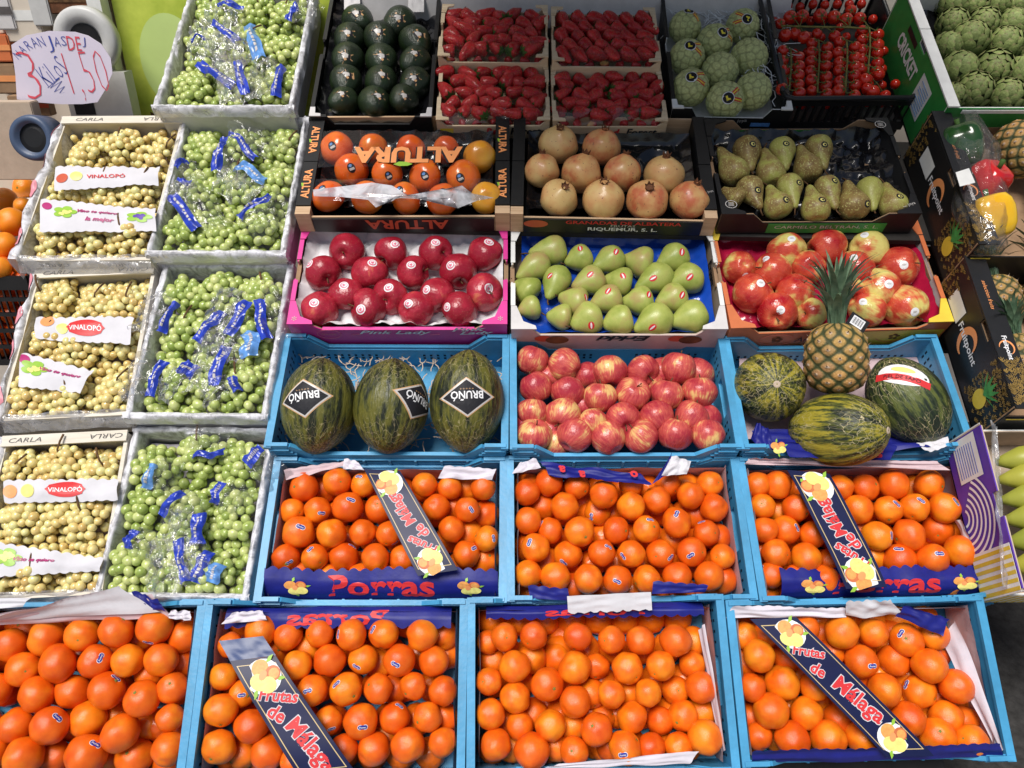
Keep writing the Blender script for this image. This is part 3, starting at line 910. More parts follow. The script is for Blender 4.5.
# ------------------------------------------------------------------ oranges: positions read off the photo (zoomed 4x)
OR = {
'a1': ((0, 576), [(40,275,70),(100,220,45),(188,245,76),(328,235,70),(468,218,72),(618,205,75),(735,245,66),(95,372,72),(233,350,78),(383,342,70),(512,337,68),(645,335,70),(-20,455,68),(148,475,75),(292,462,72),(428,458,76),(570,490,74),(690,447,65),(65,595,74),(200,600,78),(352,572,76),(482,627,80),(680,567,58),(590,600,45),(-30,700,70),(95,722,78),(345,715,82),(540,720,80),(690,690,68),(225,720,48),(440,740,46),(735,350,45),(470,560,46),(600,395,45),(550,255,45),(-120,390,72),(-110,255,72),(-190,590,72),(-165,470,72),(-250,300,72),(-180,720,76)],
   [(398,328,75),(600,268,0),(455,405,-40),(105,547,-20),(220,568,-35),(370,675,-20)]),
'a2': ((210, 576), [(205,218,66),(312,238,62),(440,230,60),(565,235,64),(697,232,64),(850,235,66),(930,235,46),(965,245,45),(80,275,52),(255,310,46),(350,355,60),(478,338,68),(612,332,64),(758,337,68),(895,340,64),(960,320,46),(50,402,56),(130,470,58),(410,458,66),(545,452,68),(672,452,62),(812,440,58),(932,460,60),(35,537,70),(165,600,70),(475,577,58),(602,580,72),(740,567,66),(870,565,62),(955,565,46),(35,683,72),(230,705,70),(130,710,46),(535,690,60),(655,690,70),(793,675,72),(930,665,62),(330,740,52),(250,630,42),(700,640,42),(740,450,42),(680,350,40),(395,290,42)],
   [(510,233,80),(650,215,60),(587,362,-20),(742,353,-25),(502,433,30),(390,460,15),(127,477,10),(755,522,-50),(490,610,10),(613,605,0)]),
'a3': ((470, 576), [(60,265,50),(137,243,58),(255,238,58),(315,240,45),(432,243,60),(365,245,40),(565,255,58),(683,257,60),(823,258,66),(895,260,45),(90,335,46),(178,362,66),(245,330,46),(345,325,48),(420,368,68),(505,360,56),(630,368,66),(762,358,62),(890,352,58),(65,422,56),(180,485,66),(308,435,70),(420,502,66),(485,470,40),(565,472,58),(712,467,58),(822,455,60),(925,445,66),(70,553,62),(198,598,60),(322,598,66),(505,612,68),(530,560,46),(648,565,66),(760,577,60),(852,558,66),(940,545,46),(103,675,64),(247,705,74),(418,700,60),(500,710,45),(620,685,70),(725,685,62),(835,682,60),(940,645,74),(345,720,45),(560,715,45),(410,600,40),(130,580,40),(255,550,42),(305,510,40),(635,470,38),(165,690,38)],
   [(610,714,15)]),
'a4': ((720, 576), [(75,240,58),(155,318,66),(100,447,58),(75,340,45),(180,235,52),(345,205,56),(400,230,45),(488,225,70),(613,227,60),(748,255,68),(855,235,62),(265,325,60),(445,305,58),(565,340,68),(697,335,66),(838,358,72),(860,305,46),(250,427,72),(160,445,45),(375,445,60),(660,455,70),(797,462,72),(945,440,70),(205,540,74),(345,550,68),(470,570,62),(540,410,46),(755,570,68),(905,565,68),(975,575,46),(155,640,56),(110,565,46),(290,655,72),(435,665,74),(575,665,72),(820,590,40),(875,670,72),(1010,680,66),(690,230,40),(860,480,40),(720,660,60),(130,240,40)],
   [(50,230,-80),(727,228,60),(605,360,-8),(753,435,80)]),
'b1': ((256, 440), [(192,188,62),(270,200,45),(325,165,60),(430,178,54),(140,283,54),(247,280,56),(368,268,66),(490,275,58),(172,370,68),(302,375,62),(425,370,56),(530,375,54),(107,472,58),(235,470,56),(352,468,62),(477,470,62),(590,475,58),(175,530,54),(290,545,54),(415,545,55),(530,555,55),(625,555,54),(675,178,52),(775,190,52),(845,185,40),(910,190,56),(722,270,56),(845,278,54),(925,298,48),(782,358,56),(850,375,36),(922,395,54),(842,457,58),(930,480,42),(785,275,36),(560,200,40),(620,330,40),(680,450,42)],
   [(410,145,-25),(378,238,-20),(263,293,-10),(177,347,-20),(535,325,-60),(385,422,-40),(215,437,70),(135,492,30),(563,418,30),(862,278,-55),(952,393,-80),(873,432,35),(945,148,-40)]),
'b2': ((500, 440), [(95,210,55),(195,170,60),(105,155,40),(310,185,54),(415,218,60),(525,180,54),(670,180,55),(840,177,56),(740,165,40),(98,322,58),(170,265,48),(258,265,60),(325,255,40),(392,288,60),(525,265,60),(628,240,58),(762,222,58),(855,270,58),(200,362,54),(320,365,64),(465,362,58),(585,358,58),(707,330,64),(780,300,40),(825,372,56),(140,432,62),(272,458,62),(407,452,58),(525,455,58),(642,455,60),(765,447,62),(888,467,54),(75,430,45),(190,490,40),(100,535,58),(222,548,64),(353,555,62),(470,560,60),(588,558,60),(710,545,62),(837,545,64),(910,560,40),(880,390,30),(690,400,36),(290,590,36)],
   [(365,307,75),(603,317,25),(708,295,75),(160,333,60),(118,410,80),(805,320,15),(435,427,-10),(490,465,-50),(253,490,-50),(683,470,20),(762,462,35),(468,565,-25)]),
'b3': ((740, 440), [(40,180,54),(150,180,60),(90,265,54),(225,272,60),(75,360,54),(182,360,60),(290,378,56),(143,452,60),(265,470,62),(360,485,54),(125,540,56),(222,550,54),(340,555,60),(150,290,36),(400,190,54),(500,188,58),(615,178,64),(758,178,62),(470,278,62),(590,280,60),(698,270,60),(820,272,66),(465,360,54),(548,385,62),(675,380,68),(790,358,66),(530,468,55),(640,480,68),(772,475,66),(885,445,66),(610,560,55),(722,570,64),(837,565,60),(922,550,60),(860,370,40),(690,190,40),(330,280,40),(80,450,40)],
   [(625,255,-50),(725,240,-35),(865,245,-45),(228,350,-60),(600,382,-80),(640,435,-10),(797,455,8),(750,535,-15),(90,512,-60)]),
}
WHERE = {'a1': 'bottom left corner crate', 'a2': 'second front crate from left', 'a3': 'third front crate from left', 'a4': 'bottom right corner crate', 'b1': 'crate under three melons', 'b2': 'crate under striped apples', 'b3': 'crate under the pineapple'}
ST = [(capsule(.60, .30), 'white', 0), (capsule(.54, .24), 'sticker_blue', 1)]
_stxt = txt_shape('Porras', .40, 'white', 2, bold=.02, shear=.2, res=1)
def orange_rot():
    a = V((RD.gauss(0, 1), RD.gauss(0, 1), RD.gauss(0, 1))).normalized()
    if RD.random() < .6 and a.dot(DD) > -.1: a = (a - DD*1.4).normalized()
    return axis_rot(a, RD.uniform(0, 6.28))
for key, ((ox, oy), lst, stk) in OR.items():
    fr = FRS[key]; info = []
    for (x, y, r) in lst:
        low = r <= 48
        rp = (58 + RD.random()*6) if low else r
        X, Y = ox+x/4, oy+y/4
        dz = -.075 if low else -.028 + RD.uniform(-.006, .006)
        c = fr.st(X, Y, dz)
        rr = rp/4*c.dot(DD)/F*.955
        info.append([X, Y, c, rr, low])
    # settle: where two would cut into each other, the one that shows less slides deeper along its line of sight
    for it in range(6):
        for i in range(len(info)):
            for j in range(i):
                a, b = info[i], info[j]
                d = (a[2]-b[2]).length; need = .95*(a[3]+b[3])
                if d < need:
                    q = a if (a[4] and not b[4]) or (a[4] == b[4] and a[3] < b[3]) else b
                    q[2] = q[2] + q[2].normalized()*min(.012, (need-d)*.6)
    for q in info: q[2] = fr.contain(q[2], q[3])
    names = row_names([(q[0], q[1]) for q in info if not q[4]], 11); hi = [i for i, q in enumerate(info) if not q[4]]
    lows = sorted([i for i, q in enumerate(info) if q[4]], key=lambda i: info[i][0])
    used = {}
    for sx, sy, ang in stk:
        X, Y = ox+sx/4, oy+sy/4
        best = min(hi, key=lambda i: math.hypot(info[i][0]-X, info[i][1]-Y))
        used[best] = (X, Y, ang)
    for i, q in enumerate(info):
        if q[4]:
            lab = 'half hidden orange, %s sunken one from left, %s' % (ORD[min(lows.index(i), 14)], WHERE[key])
        else:
            rw, pl = names[hi.index(i)]
            lab = '%s orange, %s from left in %s row from top, %s' % ('stickered' if i in used else 'plain', pl, rw, WHERE[key])
        f = put_fruit('orange', P['orange'][RD.randrange(4)], q[2], q[3], orange_rot(), lab, 'orange', 'oranges in the blue crates', (1, 1, 1))
        link('stem_end', ORANGE_STEM, f.o)
        if i in used:
            X, Y, ang = used[i]
            decal(f, 'sticker', (X, Y), [poly_shape(ST[0][0], 'white', 0, 2), poly_shape(ST[1][0], 'sticker_blue', 1, 2), _stxt], rad(ang), .006)
# deeper layers: seen only as dark orange glimpses in the gaps
mb = MB()
for key in OR:
    fr = FRS[key]
    for j in range(5):
        for i in range(8):
            x = -fr.W/2+.05+(fr.W-.1)*(i+.5*(j % 2))/7.5; y = -fr.D/2+.045+(fr.D-.09)*j/4
            mb.lathe([(.038*a, .038*b) for a, b in uv_sphere_prof(8)], 12, M=fr.world @ Matrix.Translation((x, y, fr.H-.118)))
tag(mb.build('oranges', M['orange'], None, None, True), 'deeper layer of oranges only glimpsed in the gaps of the crates', 'oranges', None, 'stuff')

# ------------------------------------------------------------------ paper liners of the orange crates
def wavy(x, per=.028, a=.006): return a*abs(math.sin(math.pi*x/per))

def strip(par, name, mats, xa, xb, path, wave=0, wave_end=1, nu=60, crumple=.003, thick=None, seed=0, taper=None):
    """paper strip along x following a profile path of (y, z), scalloped at one end, slightly crumpled"""
    k = len(path)-1
    def f(s, t):
        x = xa+(xb-xa)*s; u = t*k; i = min(int(u), k-1); q = u-i
        y = path[i][0]*(1-q)+path[i+1][0]*q; z = path[i][1]*(1-q)+path[i+1][1]*q
        if wave and t > .999:
            d = V((path[-1][0]-path[-2][0], path[-1][1]-path[-2][1])).normalized() if False else None
            dy, dz = path[-1][0]-path[-2][0], path[-1][1]-path[-2][1]; L = math.hypot(dy, dz) or 1
            e = wavy(x, .028, wave); y += dy/L*e; z += dz/L*e
        n1 = noise.noise(V((x*14+seed*9, y*14, z*14+seed)))
        z += crumple*n1 + crumple*1.6*t*noise.noise(V((x*6+seed, 2, 5))); y += crumple*.7*noise.noise(V((x*11+4+seed, y*9, z*17)))
        if taper: z -= taper*(2*s-1)**2*0
        return V((x, y, z))
    mb = MB().grid(f, nu, max(2, k*3))
    o = mb.build(name, mats, par, None, True)
    return o, f

def liner(key, label, front=None, back=None, sides=True, flap=None):
    fr = FRS[key]; W, D, H = fr.W, fr.D, fr.H
    root = thing('paper_liner', label, 'paper liner', fr.world, 'printed paper liners of the orange crates')
    t = .014
    if sides:
        for sx in (-1, 1):
            sd = RD.random()*9
            def f(s, u):
                y = -D/2+t+.004+(D-2*t-.008)*s; z = .02+(H-.034)*u
                if u > .99: z += .006*noise.noise(V((y*25, sd, 0)))
                return V((sx*(W/2-t-.003-.012*u*(.5+.5*noise.noise(V((y*9, u*2, sd))))), y, z))
            MB().grid(f, 30, 6).build('side_sheet', M['paper_pink'], root, None, True)
        def f(s, u):
            x = -W/2+t+.006+(W-2*t-.012)*s; z = .02+(H-.042)*u + (.006*noise.noise(V((x*18, 3.3, 0))) if u > .99 else 0)
            return V((x, D/2-t-.003-.012*u*(.6+.5*noise.noise(V((x*8, u*2, 7.7)))), z))
        MB().grid(f, 40, 6).build('back_sheet', M['paper_pink'], root, None, True)
    if front:
        x0, x1, rise, txt = front
        pth = [(-D/2+.013, H-.075), (-D/2+.014, H-.045), (-D/2+.024, H-.022), (-D/2+.045, H-.004+rise*.4), (-D/2+.072, H+rise)]
        o, f = strip(root, 'front_flap', M['blue_print'], x0, x1, pth, .009, nu=120, crumple=.008, seed=x1*40)
        def fn(x, y, l):
            s = (x-x0)/(x1-x0); u = max(0, min(1, y))
            a = f(s, u); b = f(s, min(1, u+.02)); c = f(min(1, s+.01), u)
            n = (c-a).cross(b-a)
            if n.length < 1e-9: n = V((0, -.5, .8))
            n.normalize()
            return a + n*(l+.0012)
        if txt:
            vs, fs = text2d('Porras', .25*(1 if txt == 1 else .95), None, bold=.03)
            H0 = max(v[1] for v in vs)
            cx = (x0+x1)/2 + .0
            for nm, bo, mt, lf in (('lettering', .03, M['red_print'], .0006),):
                vs, fs = text2d('Porras', .26, None, bold=bo, res=3); h0 = max(v[1] for v in vs)
                vs = [(cx+x, .66+y/h0*.27) for x, y in vs]
                MB().add([fn(x, y, lf) for x, y in vs], fs).build(nm, mt, root)
        for ex in (x0+.075, x1-.07):
            fruit_emblem(root, lambda x, y, l: fn(x, .62+(y-.0)/.05*.30, l), ex, 0, .03, 0, True)
    if back:
        x0, x1, reach, kind = back
        pth = [(D/2-.013, H-.05), (D/2-.013, H-.034), (D/2-.022, H-.024), (D/2-.022-reach*.5, H-.018), (D/2-.022-reach, H-.022)]
        o, f = strip(root, 'back_flap', M['blue_print' if kind != 'white' else 'paper_white'], x0, x1, pth, .007, nu=90, crumple=.006, seed=3)
        if kind == 'text':
            def fn2(x, y, l):
                s = (x-x0)/(x1-x0); a = f(max(0, min(1, s)), max(0, min(1, y))); return a + V((0, -.3, 1)).normalized()*(l+.0014)
            vs, fs = text2d('Porras', .24, None, bold=.03); h0 = max(v[1] for v in vs); cx = (x0+x1)/2
            MB().add([fn2(cx-x, .72-y/h0*.26, .0005) for x, y in vs], fs).build('lettering', M['red_print'], root)
    if flap:
        for (pts, mt) in flap: 
            patch(fr, root, 'paper_flap', pts, M[mt])
    return root

def patch(fr, par, name, quad, mat, nu=26, nv=10, wave=.006, wave_side=1, crumple=.004, back=None):
    """a loose paper flap given by four photo corners with heights: (x, y, dz) for near-left, near-right, far-right, far-left"""
    a, b, c, d = [fr.px(*q) for q in quad]
    sd = RD.random()*20
    def f(s, t):
        p = a*(1-s)*(1-t) + b*s*(1-t) + c*s*t + d*(1-s)*t
        nrm = (b-a).cross(d-a).normalized()
        p = p + nrm*(crumple*noise.noise(V((s*4+sd, t*3, sd))))
        L = (b-a).length*s
        e = wavy(L, .026, wave)
        if wave and ((wave_side == 1 and t > .999) or (wave_side == 0 and t < .001)):
            p += (d-a).normalized()*e*(1 if t > .5 else -1)
        return p
    return MB().grid(f, nu, nv).build(name, mat, par, None, True)

W_ = FRS['b1'].W
liner('b1', 'blue printed paper with a scalloped edge along the front of the crate under three melons', (-W_/2+.012, W_/2-.016, .002, 1))
liner('b2', 'crumpled blue liner paper drooping over the oranges below the striped apples', None, None, True)
liner('b3', 'blue scalloped paper along the front of the crate below the pineapple', (-.24, W_/2-.02, -.014, 1))
liner('a1', 'big white scalloped paper flap behind the oranges in the bottom left corner', None, None, True)
liner('a2', 'blue scalloped paper at the back of the front crate with the leaning ribbon', None, (-.27, .27, .035, 'text'), True)
liner('a3', 'narrow blue paper strip behind the oranges of the crate without ribbon', None, (-.26, .26, .018, 'text'), True)
liner('a4', 'white and blue paper folded over the back of the bottom right crate', None, None, True)
LN = {o.name: o for o in COL.objects if o.name.startswith('paper_liner')}
lk = ['b1', 'b2', 'b3', 'a1', 'a2', 'a3', 'a4']
LN = dict(zip(lk, [LN[n] for n in sorted(LN)]))
fr = FRS['b2']
patch(fr, LN['b2'], 'front_flap', [(568, 612, .012), (652, 608, .012), (651, 592, .030), (567, 596, .030)], M['paper_white'], wave_side=0)
patch(fr, LN['b2'], 'front_flap', [(530, 598, .005), (570, 601, .005), (568, 590, .02), (528, 586, .015)], M['blue_print'], wave=.004)
patch(fr, LN['b2'], 'front_flap', [(652, 594, .01), (705, 592, .01), (708, 586, .02), (653, 582, .02)], M['blue_print'], wave=.004)
patch(fr, LN['b2'], 'back_flap', [(550, 475, .018), (652, 484, .018), (640, 474, .004), (540, 462, .004)], M['blue_print'], crumple=.012, wave_side=0, wave=.004)
for a_ in ((562, 469), (582, 474), (634, 474)):
    put_text(LN['b2'], 'o' if a_[0] > 600 else 'a', fr.px(a_[0], a_[1], .026), (-1, .1, 0), (0, -1, .2), M['red_print'], h=.02, bold=.04)
patch(fr, LN['b2'], 'paper_corner', [(512, 474, .012), (541, 468, .012), (536, 458, .02), (520, 462, .01)], M['paper'], crumple=.01, wave=0)
patch(fr, LN['b2'], 'paper_corner', [(652, 484, .02), (668, 474, .022), (672, 452, .03), (668, 460, .02)], M['blue_print'], crumple=.006, wave=0)
patch(fr, LN['b2'], 'paper_corner', [(661, 476, .024), (687, 474, .024), (691, 462, .03), (672, 456, .032)], M['paper_white'], crumple=.012, wave=.003)
fr = FRS['b1']
patch(fr, LN['b1'], 'paper_corner', [(286, 480, .0), (345, 466, .0), (350, 461, -.006), (284, 470, -.006)], M['paper_pink'], crumple=.01, wave=.003)
patch(fr, LN['b1'], 'paper_corner', [(343, 469, .012), (364, 470, .012), (358, 462, .014), (344, 459, .014)], M['paper'], crumple=.008, wave=.003)
patch(fr, LN['b1'], 'paper_corner', [(438, 478, .0), (492, 480, .0), (496, 470, .002), (445, 466, .002)], M['paper'], crumple=.012, wave=.003)
fr = FRS['b3']
patch(fr, LN['b3'], 'paper_corner', [(744, 464, .012), (950, 470, .018), (937, 462, .024), (750, 458, .022)], M['paper_pink'], nu=40, crumple=.012, wave=.004)
patch(fr, LN['b3'], 'paper_corner', [(953, 520, -.035), (975, 566, -.035), (980, 566, .0), (960, 520, -.0)], M['paper_white'], crumple=.008, wave=.003)
fr = FRS['a1']
patch(fr, LN['a1'], 'paper_flap', [(-60, 628, -.012), (172, 617, -.012), (152, 594, .02), (-60, 622, .03)], M['paper_pink'], nu=50, crumple=.006, wave=.0)
patch(fr, LN['a1'], 'paper_flap', [(-40, 622, .005), (160, 612, .005), (118, 586, .045), (-10, 618, .045)], M['paper_white'], nu=50, crumple=.006, wave=.008)
patch(fr, LN['a1'], 'paper_flap', [(138, 606, .01), (166, 611, .005), (158, 601, .02), (131, 592, .03)], M['blue_print'], crumple=.01, wave=.005)
patch(fr, LN['a1'], 'paper_flap', [(-60, 612, .045), (22, 607, .045), (30, 598, .05), (-60, 598, .05)], M['paper_white'], crumple=.006, wave=.0)
patch(fr, LN['a1'], 'paper_corner', [(168, 618, .0), (192, 621, .0), (190, 612, .005), (170, 611, .005)], M['paper'], crumple=.012, wave=.003)
fr = FRS['a2']
patch(fr, LN['a2'], 'paper_corner', [(222, 624, .0), (268, 620, .0), (262, 611, .002), (232, 613, .002)], M['paper'], crumple=.012, wave=.003)
fr = FRS['a4']
patch(fr, LN['a4'], 'paper_flap', [(846, 617, .01), (905, 616, .01), (890, 600, .04), (846, 603, .04)], M['paper_white'], crumple=.008, wave=.005)
patch(fr, LN['a4'], 'paper_flap', [(895, 616, .012), (943, 636, .012), (949, 620, .02), (905, 606, .03)], M['blue_print'], nu=30, crumple=.01, wave=.002)
patch(fr, LN['a4'], 'paper_flap', [(726, 618, .0), (846, 617, .0), (846, 609, .008), (732, 606, .008)], M['paper'], nu=40, crumple=.01, wave=.003)
patch(fr, LN['a4'], 'side_paper', [(1000, 756, -.02), (1004, 748, -.0), (955, 620, .005), (940, 640, -.04)], M['paper'], nu=6, nv=30, crumple=.008, wave=0)
patch(fr, LN['a4'], 'front_flap', [(752, 764, -.004), (1004, 757, -.004), (1000, 745, .026), (752, 751, .026)], M['blue_print'], nu=70, crumple=.006, wave=.006)
fr = FRS['a3']
patch(fr, LN['a3'], 'side_paper', [(722, 752, -.03), (726, 750, .0), (704, 624, .004), (698, 630, -.03)], M['paper'], nu=6, nv=30, crumple=.006, wave=0)
patch(fr, LN['a3'], 'front_flap', [(545, 768, .0), (690, 764, .0), (698, 752, .012), (560, 764, .008)], M['paper'], crumple=.006, wave=.003)

# ------------------------------------------------------------------ navy ribbons with the red lettering
EMB_A = .5
def ribbon(key, quad, rev, label, has_tail=None, emb=((.13, 1),), lay=()):
    """quad: photo corners (start-left, start-right, end-right, end-left) seen along the reading direction of the photo, with height"""
    fr = FRS[key]
    a, b, c, d = [fr.px(*q) for q in quad]
    root = thing('card_ribbon', label, 'ribbon', fr.world @ Matrix.Translation((0, 0, 0)), 'navy card ribbons on the oranges')
    def f(s, t):     # s along, t across
        p = (a*(1-t)+b*t)*(1-s) + (d*(1-t)+c*t)*s
        return p + V((0, 0, .010*math.sin(math.pi*s) + .002*math.sin(9*s)))
    def top(s, t, l): return f(s, t) + V((0, 0, .001+l))
    mb = MB().grid(lambda s, t: f(s, t)+V((0, 0, .001)), 30, 4, 0)
    mb.grid(lambda s, t: f(s, 1-t)-V((0, 0, .0006)), 30, 4, 0)
    mb.build('card', [M['navy']], root, None, True)
    L = ((d-a).length+(c-b).length)/2; Wd = (((b-a).cross((d-a).normalized())).length+((c-d).cross((c-b).normalized())).length)/2
    # gold frame
    mb = MB()
    for t0, t1 in ((.08, .10), (.90, .92)):
        mb.grid(lambda s, t: top(.05+.9*s, t0+(t1-t0)*t, .0005), 24, 1)
    for s0 in (.05, .945):
        mb.grid(lambda s, t: top(s0+.006*s, .08+.84*t, .0005), 1, 8)
    mb.build('gold_border', M['gold'], root)
    # orthogonal print frame: ex along reading direction, ey its left
    ex = ((d+c)/2 - (a+b)/2); ex.z = 0; ex.normalize()
    def P2(u, v, l):
        """u: metres along from start, v: metres left of the centre line"""
        s = u/L; base = f(max(0, min(1, s)), .5)
        ey = V((-ex.y, ex.x, 0))
        base = base + ex*(u - s*L)
        return base + ey*v + V((0, 0, .0016+l))
    for u, t, wd, ang, off in lay:
        uu = u*L; wd = min(wd, 1.22) if key[0] == 'b' else wd; ca, sa = math.cos(rad(ang)), math.sin(rad(ang))
        for nm, bo, mt, lf in (('lettering_outline', .075, M['paper_white'], .0004), ('lettering', .028, M['red_print'], .0010)):
            vs, fs = text2d(t, wd*Wd, None, bold=.028, shear=.1)
            if bo > .03:
                vo, fo_ = text_geo(t, .07, .1)[:2]; kx = wd*Wd/text_geo(t, .028, .1)[2]
                vs, fs = [(x*kx, y*kx) for x, y in vo], fo_
            MB().add([P2(uu+x*ca-y*sa, off*Wd+x*sa+y*ca, lf) for x, y in vs], fs).build(nm, mt, root)
    for u, flip in emb:
        fruit_emblem(root, lambda x, y, l: P2(u*L+x, y, l), 0, 0, Wd*.40, EMB_A)
    return root
RB = .030
ribbon('b1', [(418, 576, RB), (458, 570, RB), (400, 471, RB), (364, 469, RB)], True, 'navy ribbon with red upside-down words and fruit print, in the crate under three melons', emb=((.10, 1), (.86, 1)), lay=((.255, 'Frutas', .90, 38, .02), (.355, 'de', .42, 16, -.16), (.615, 'Málaga', 1.55, 7, .02)))
ribbon('b3', [(846, 589, RB), (887, 587, RB), (829, 474, RB), (787, 470, RB)], True, 'navy ribbon with red upside-down words, in the crate below the pineapple', emb=((.10, 1), (.86, 1)), lay=((.255, 'Frutas', .90, 38, .02), (.355, 'de', .42, 16, -.16), (.615, 'Málaga', 1.55, 7, .02)))
ribbon('a2', [(276, 656, RB+.004), (230, 661, RB+.004), (300, 778, RB), (356, 772, RB)], False, 'navy ribbon at the left of the front crate, reading downwards with a folded blue end', emb=((.16, 1),), lay=((.34, 'Frutas', .92, 48, .06), (.435, 'de', .42, 25, -.18), (.76, 'Málaga', 1.42, 8, .02)))
o = patch(FRS['a2'], [x for x in COL.objects if x.name.startswith('card_ribbon')][-1], 'folded_end', [(230, 661, RB+.005), (276, 655.5, RB+.005), (263, 636, RB-.004), (219, 641, RB-.004)], M['navy2'], crumple=.002, wave=0)
ribbon('a4', [(796, 617, RB), (750, 619, RB), (886, 757, RB), (934, 756, RB)], False, 'navy ribbon lying diagonally across the bottom right crate between two fruit prints', emb=((.12, 1), (.87, 1)), lay=((.255, 'Frutas', .90, 38, .02), (.355, 'de', .42, 16, -.16), (.615, 'Málaga', 1.55, 7, .02)))
# ------------------------------------------------------------------ upper crates: boxes
fr = FRS['d1']
CR['d1'] = carton(fr, 'magenta carton of dark red apples on white tissue paper', 'carton', 'fruit_carton', 'cardboard fruit cartons', 'pink', 'card', 'pink', cut=(.055, .035, .028), lip='pink', notch='card', front='pink', edge='pink')
fo = -fr.D/2-.0012
put_text(CR['d1'], 'Pink Lady', (-.01, fo, .070), (1, 0, 0), (0, 0, 1), M['white'], w=.20, h=.023, bold=.02, shear=.35)
put_text(CR['d1'], 'Pink', (.195, fo, .089), (1, .0, 0.05), (0, 0, 1), M['white'], w=.095, h=.020, bold=.03, shear=.35)
put_text(CR['d1'], 'Lady', (.215, fo, .068), (1, .0, 0.05), (0, 0, 1), M['white'], w=.095, h=.020, bold=.03, shear=.35)
put_text(CR['d1'], 'Pink Lady', (-.195, fo, .062), (1, 0, 0), (0, 0, 1), M['pink_print'], w=.045, shear=.35, bold=.02)
mb = MB()
for k in range(24):
    a, b = 2*math.pi*k/24, 2*math.pi*(k+1)/24
    mb.bar((-.195+.033*math.cos(a), fo-.0004, .062+.022*math.sin(a)), (-.195+.033*math.cos(b), fo-.0004, .062+.022*math.sin(b)), .0012, .0006, (0, 1, 0))
for x0, x1, z in ((-.135, -.105, .058), (.085, .112, .058)):
    mb.bar((x0, fo-.0004, z), (x1, fo-.0004, z+.003), .0012, .0006, (0, 1, 0))
mb.build('printed_oval', M['pink_print'], CR['d1'])
for sx in (-1, 1):
    for sy in (-1, 1):
        put_text(CR['d1'], '*', (sx*(fr.W/2-.018), sy*(fr.D/2-.016), fr.H+.0052), (1, 0, 0), (0, 1, 0), M['pinkgrey_card'], h=.016)
tag(tray_sheet(fr, -.052, 'tissue', 'crumpled white tissue paper under the dark red apples in the magenta carton', 'tissue paper', 'tissue_paper', .022, 9, .012, None, edge=.035, nu=80, nv=60))
fr = FRS['d2']
CR['d2'] = carton(fr, 'white carton of green pears on a bright blue tray, fruit pictures on its front', 'carton', 'fruit_carton', 'cardboard fruit cartons', 'white_card', 'card_pale', ['grey_card', 'grey_card', 'white_card', 'white_card'], cut=(.055, .025, .030), lip='white_card', notch='card', front='pinkgrey_card')
fo = -fr.D/2-.0012
put_text(CR['d2'], 'Erkki', (.015, fo, .066), (-1, 0, 0), (0, 0, -1), M['ink'], w=.15, bold=.03, shear=.3, h=.024)
for cx in (-.185, .185):
    mb = MB()
    for dx, dz_, r, mi in ((-.02, .004, .020, 0), (.018, -.002, .026, 1)):
        vs, fs = rings(disc2d(cx+dx, .060+dz_, r*1.25, r*.75), 2)
        mb.add([V((x, fo-.0004-.0004*mi, z)) for x, z in vs], fs, mi)
    mb.build('printed_fruit', [M['altura_red'], M['crown']], CR['d2'])
tag(tray_sheet(fr, -.062, 'blue_tray', 'bright blue plastic tray under the green pears', 'tray', 'fruit_tray', .010, 8, .012, None, x0=-fr.W/2+.03, x1=fr.W/2-.02, edge=.03))
mb = MB()
put_text(CR['d2'], 'Erkki', (fr.W/2-.008, .03, fr.H-.04), (0, -1, 0), (.15, 0, 1), M['ink'], w=.08, bold=.03)
fr = FRS['d3']
CR['d3'] = carton(fr, 'orange and yellow carton of blush apples on a red tray, behind the pineapple', 'carton', 'fruit_carton', 'cardboard fruit cartons', 'orange_card', 'card', ['orange_card', 'yellow_card', 'yellow_card', 'orange_card'], cut=(.055, .03, .030), lip=('orange_card', 'orange_card'), notch='card', front='orange_card')
fo = -fr.D/2-.0012
MB().add([(.02, fo, .002), (.30, fo, .002), (.30, fo, .075), (.02, fo, .075)], [(0, 1, 2, 3)]).build('yellow_print', M['yellow_card'], CR['d3'])
MB().grid(lambda s, t: V((fr.W/2-.0075, -fr.D/2+.02+(fr.D-.04)*s, .02+.085*t)), 2, 2).build('white_inner_side', M['white_card'], CR['d3'])
put_text(CR['d3'], 'Ambro', (-.06, fo-.0006, .045), (1, 0, 0), (0, 0, 1), M['ink'], w=.10, shear=.2)
mb = MB()
for cx, mi in ((-.16, 0), (.17, 1)):
    for k in range(26):
        a, b = .5+5.2*k/26, .5+5.2*(k+1)/26
        if mi == 0 or k > 14: mb.bar((cx+.05*math.cos(a), fo-.0008, .045+.026*math.sin(a)), (cx+.05*math.cos(b), fo-.0008, .045+.026*math.sin(b)), .0018, .0005, (0, 1, 0), mi)
    for k in range(5):
        a = 2*math.pi*k/5+.3
        vs, fs = rings(disc2d(cx+.010*math.cos(a), .045+.010*math.sin(a), .0065, .0045), 1)
        mb.add([V((x, fo-.001, z)) for x, z in vs], fs, 2)
mb.build('printed_flower', [M['altura_red'], M['orange_card'], M['crown']], CR['d3'])
tag(tray_sheet(fr, -.058, 'red_tray', 'shiny dark red plastic tray under the blush apples', 'tray', 'fruit_tray', .014, 8, .012, None, edge=.04))
fr = FRS['e1']
CR['e1'] = wood_tray(fr, 'plywood tray of persimmons under printed film, black ends with orange words', 'tray', 'wooden_tray')
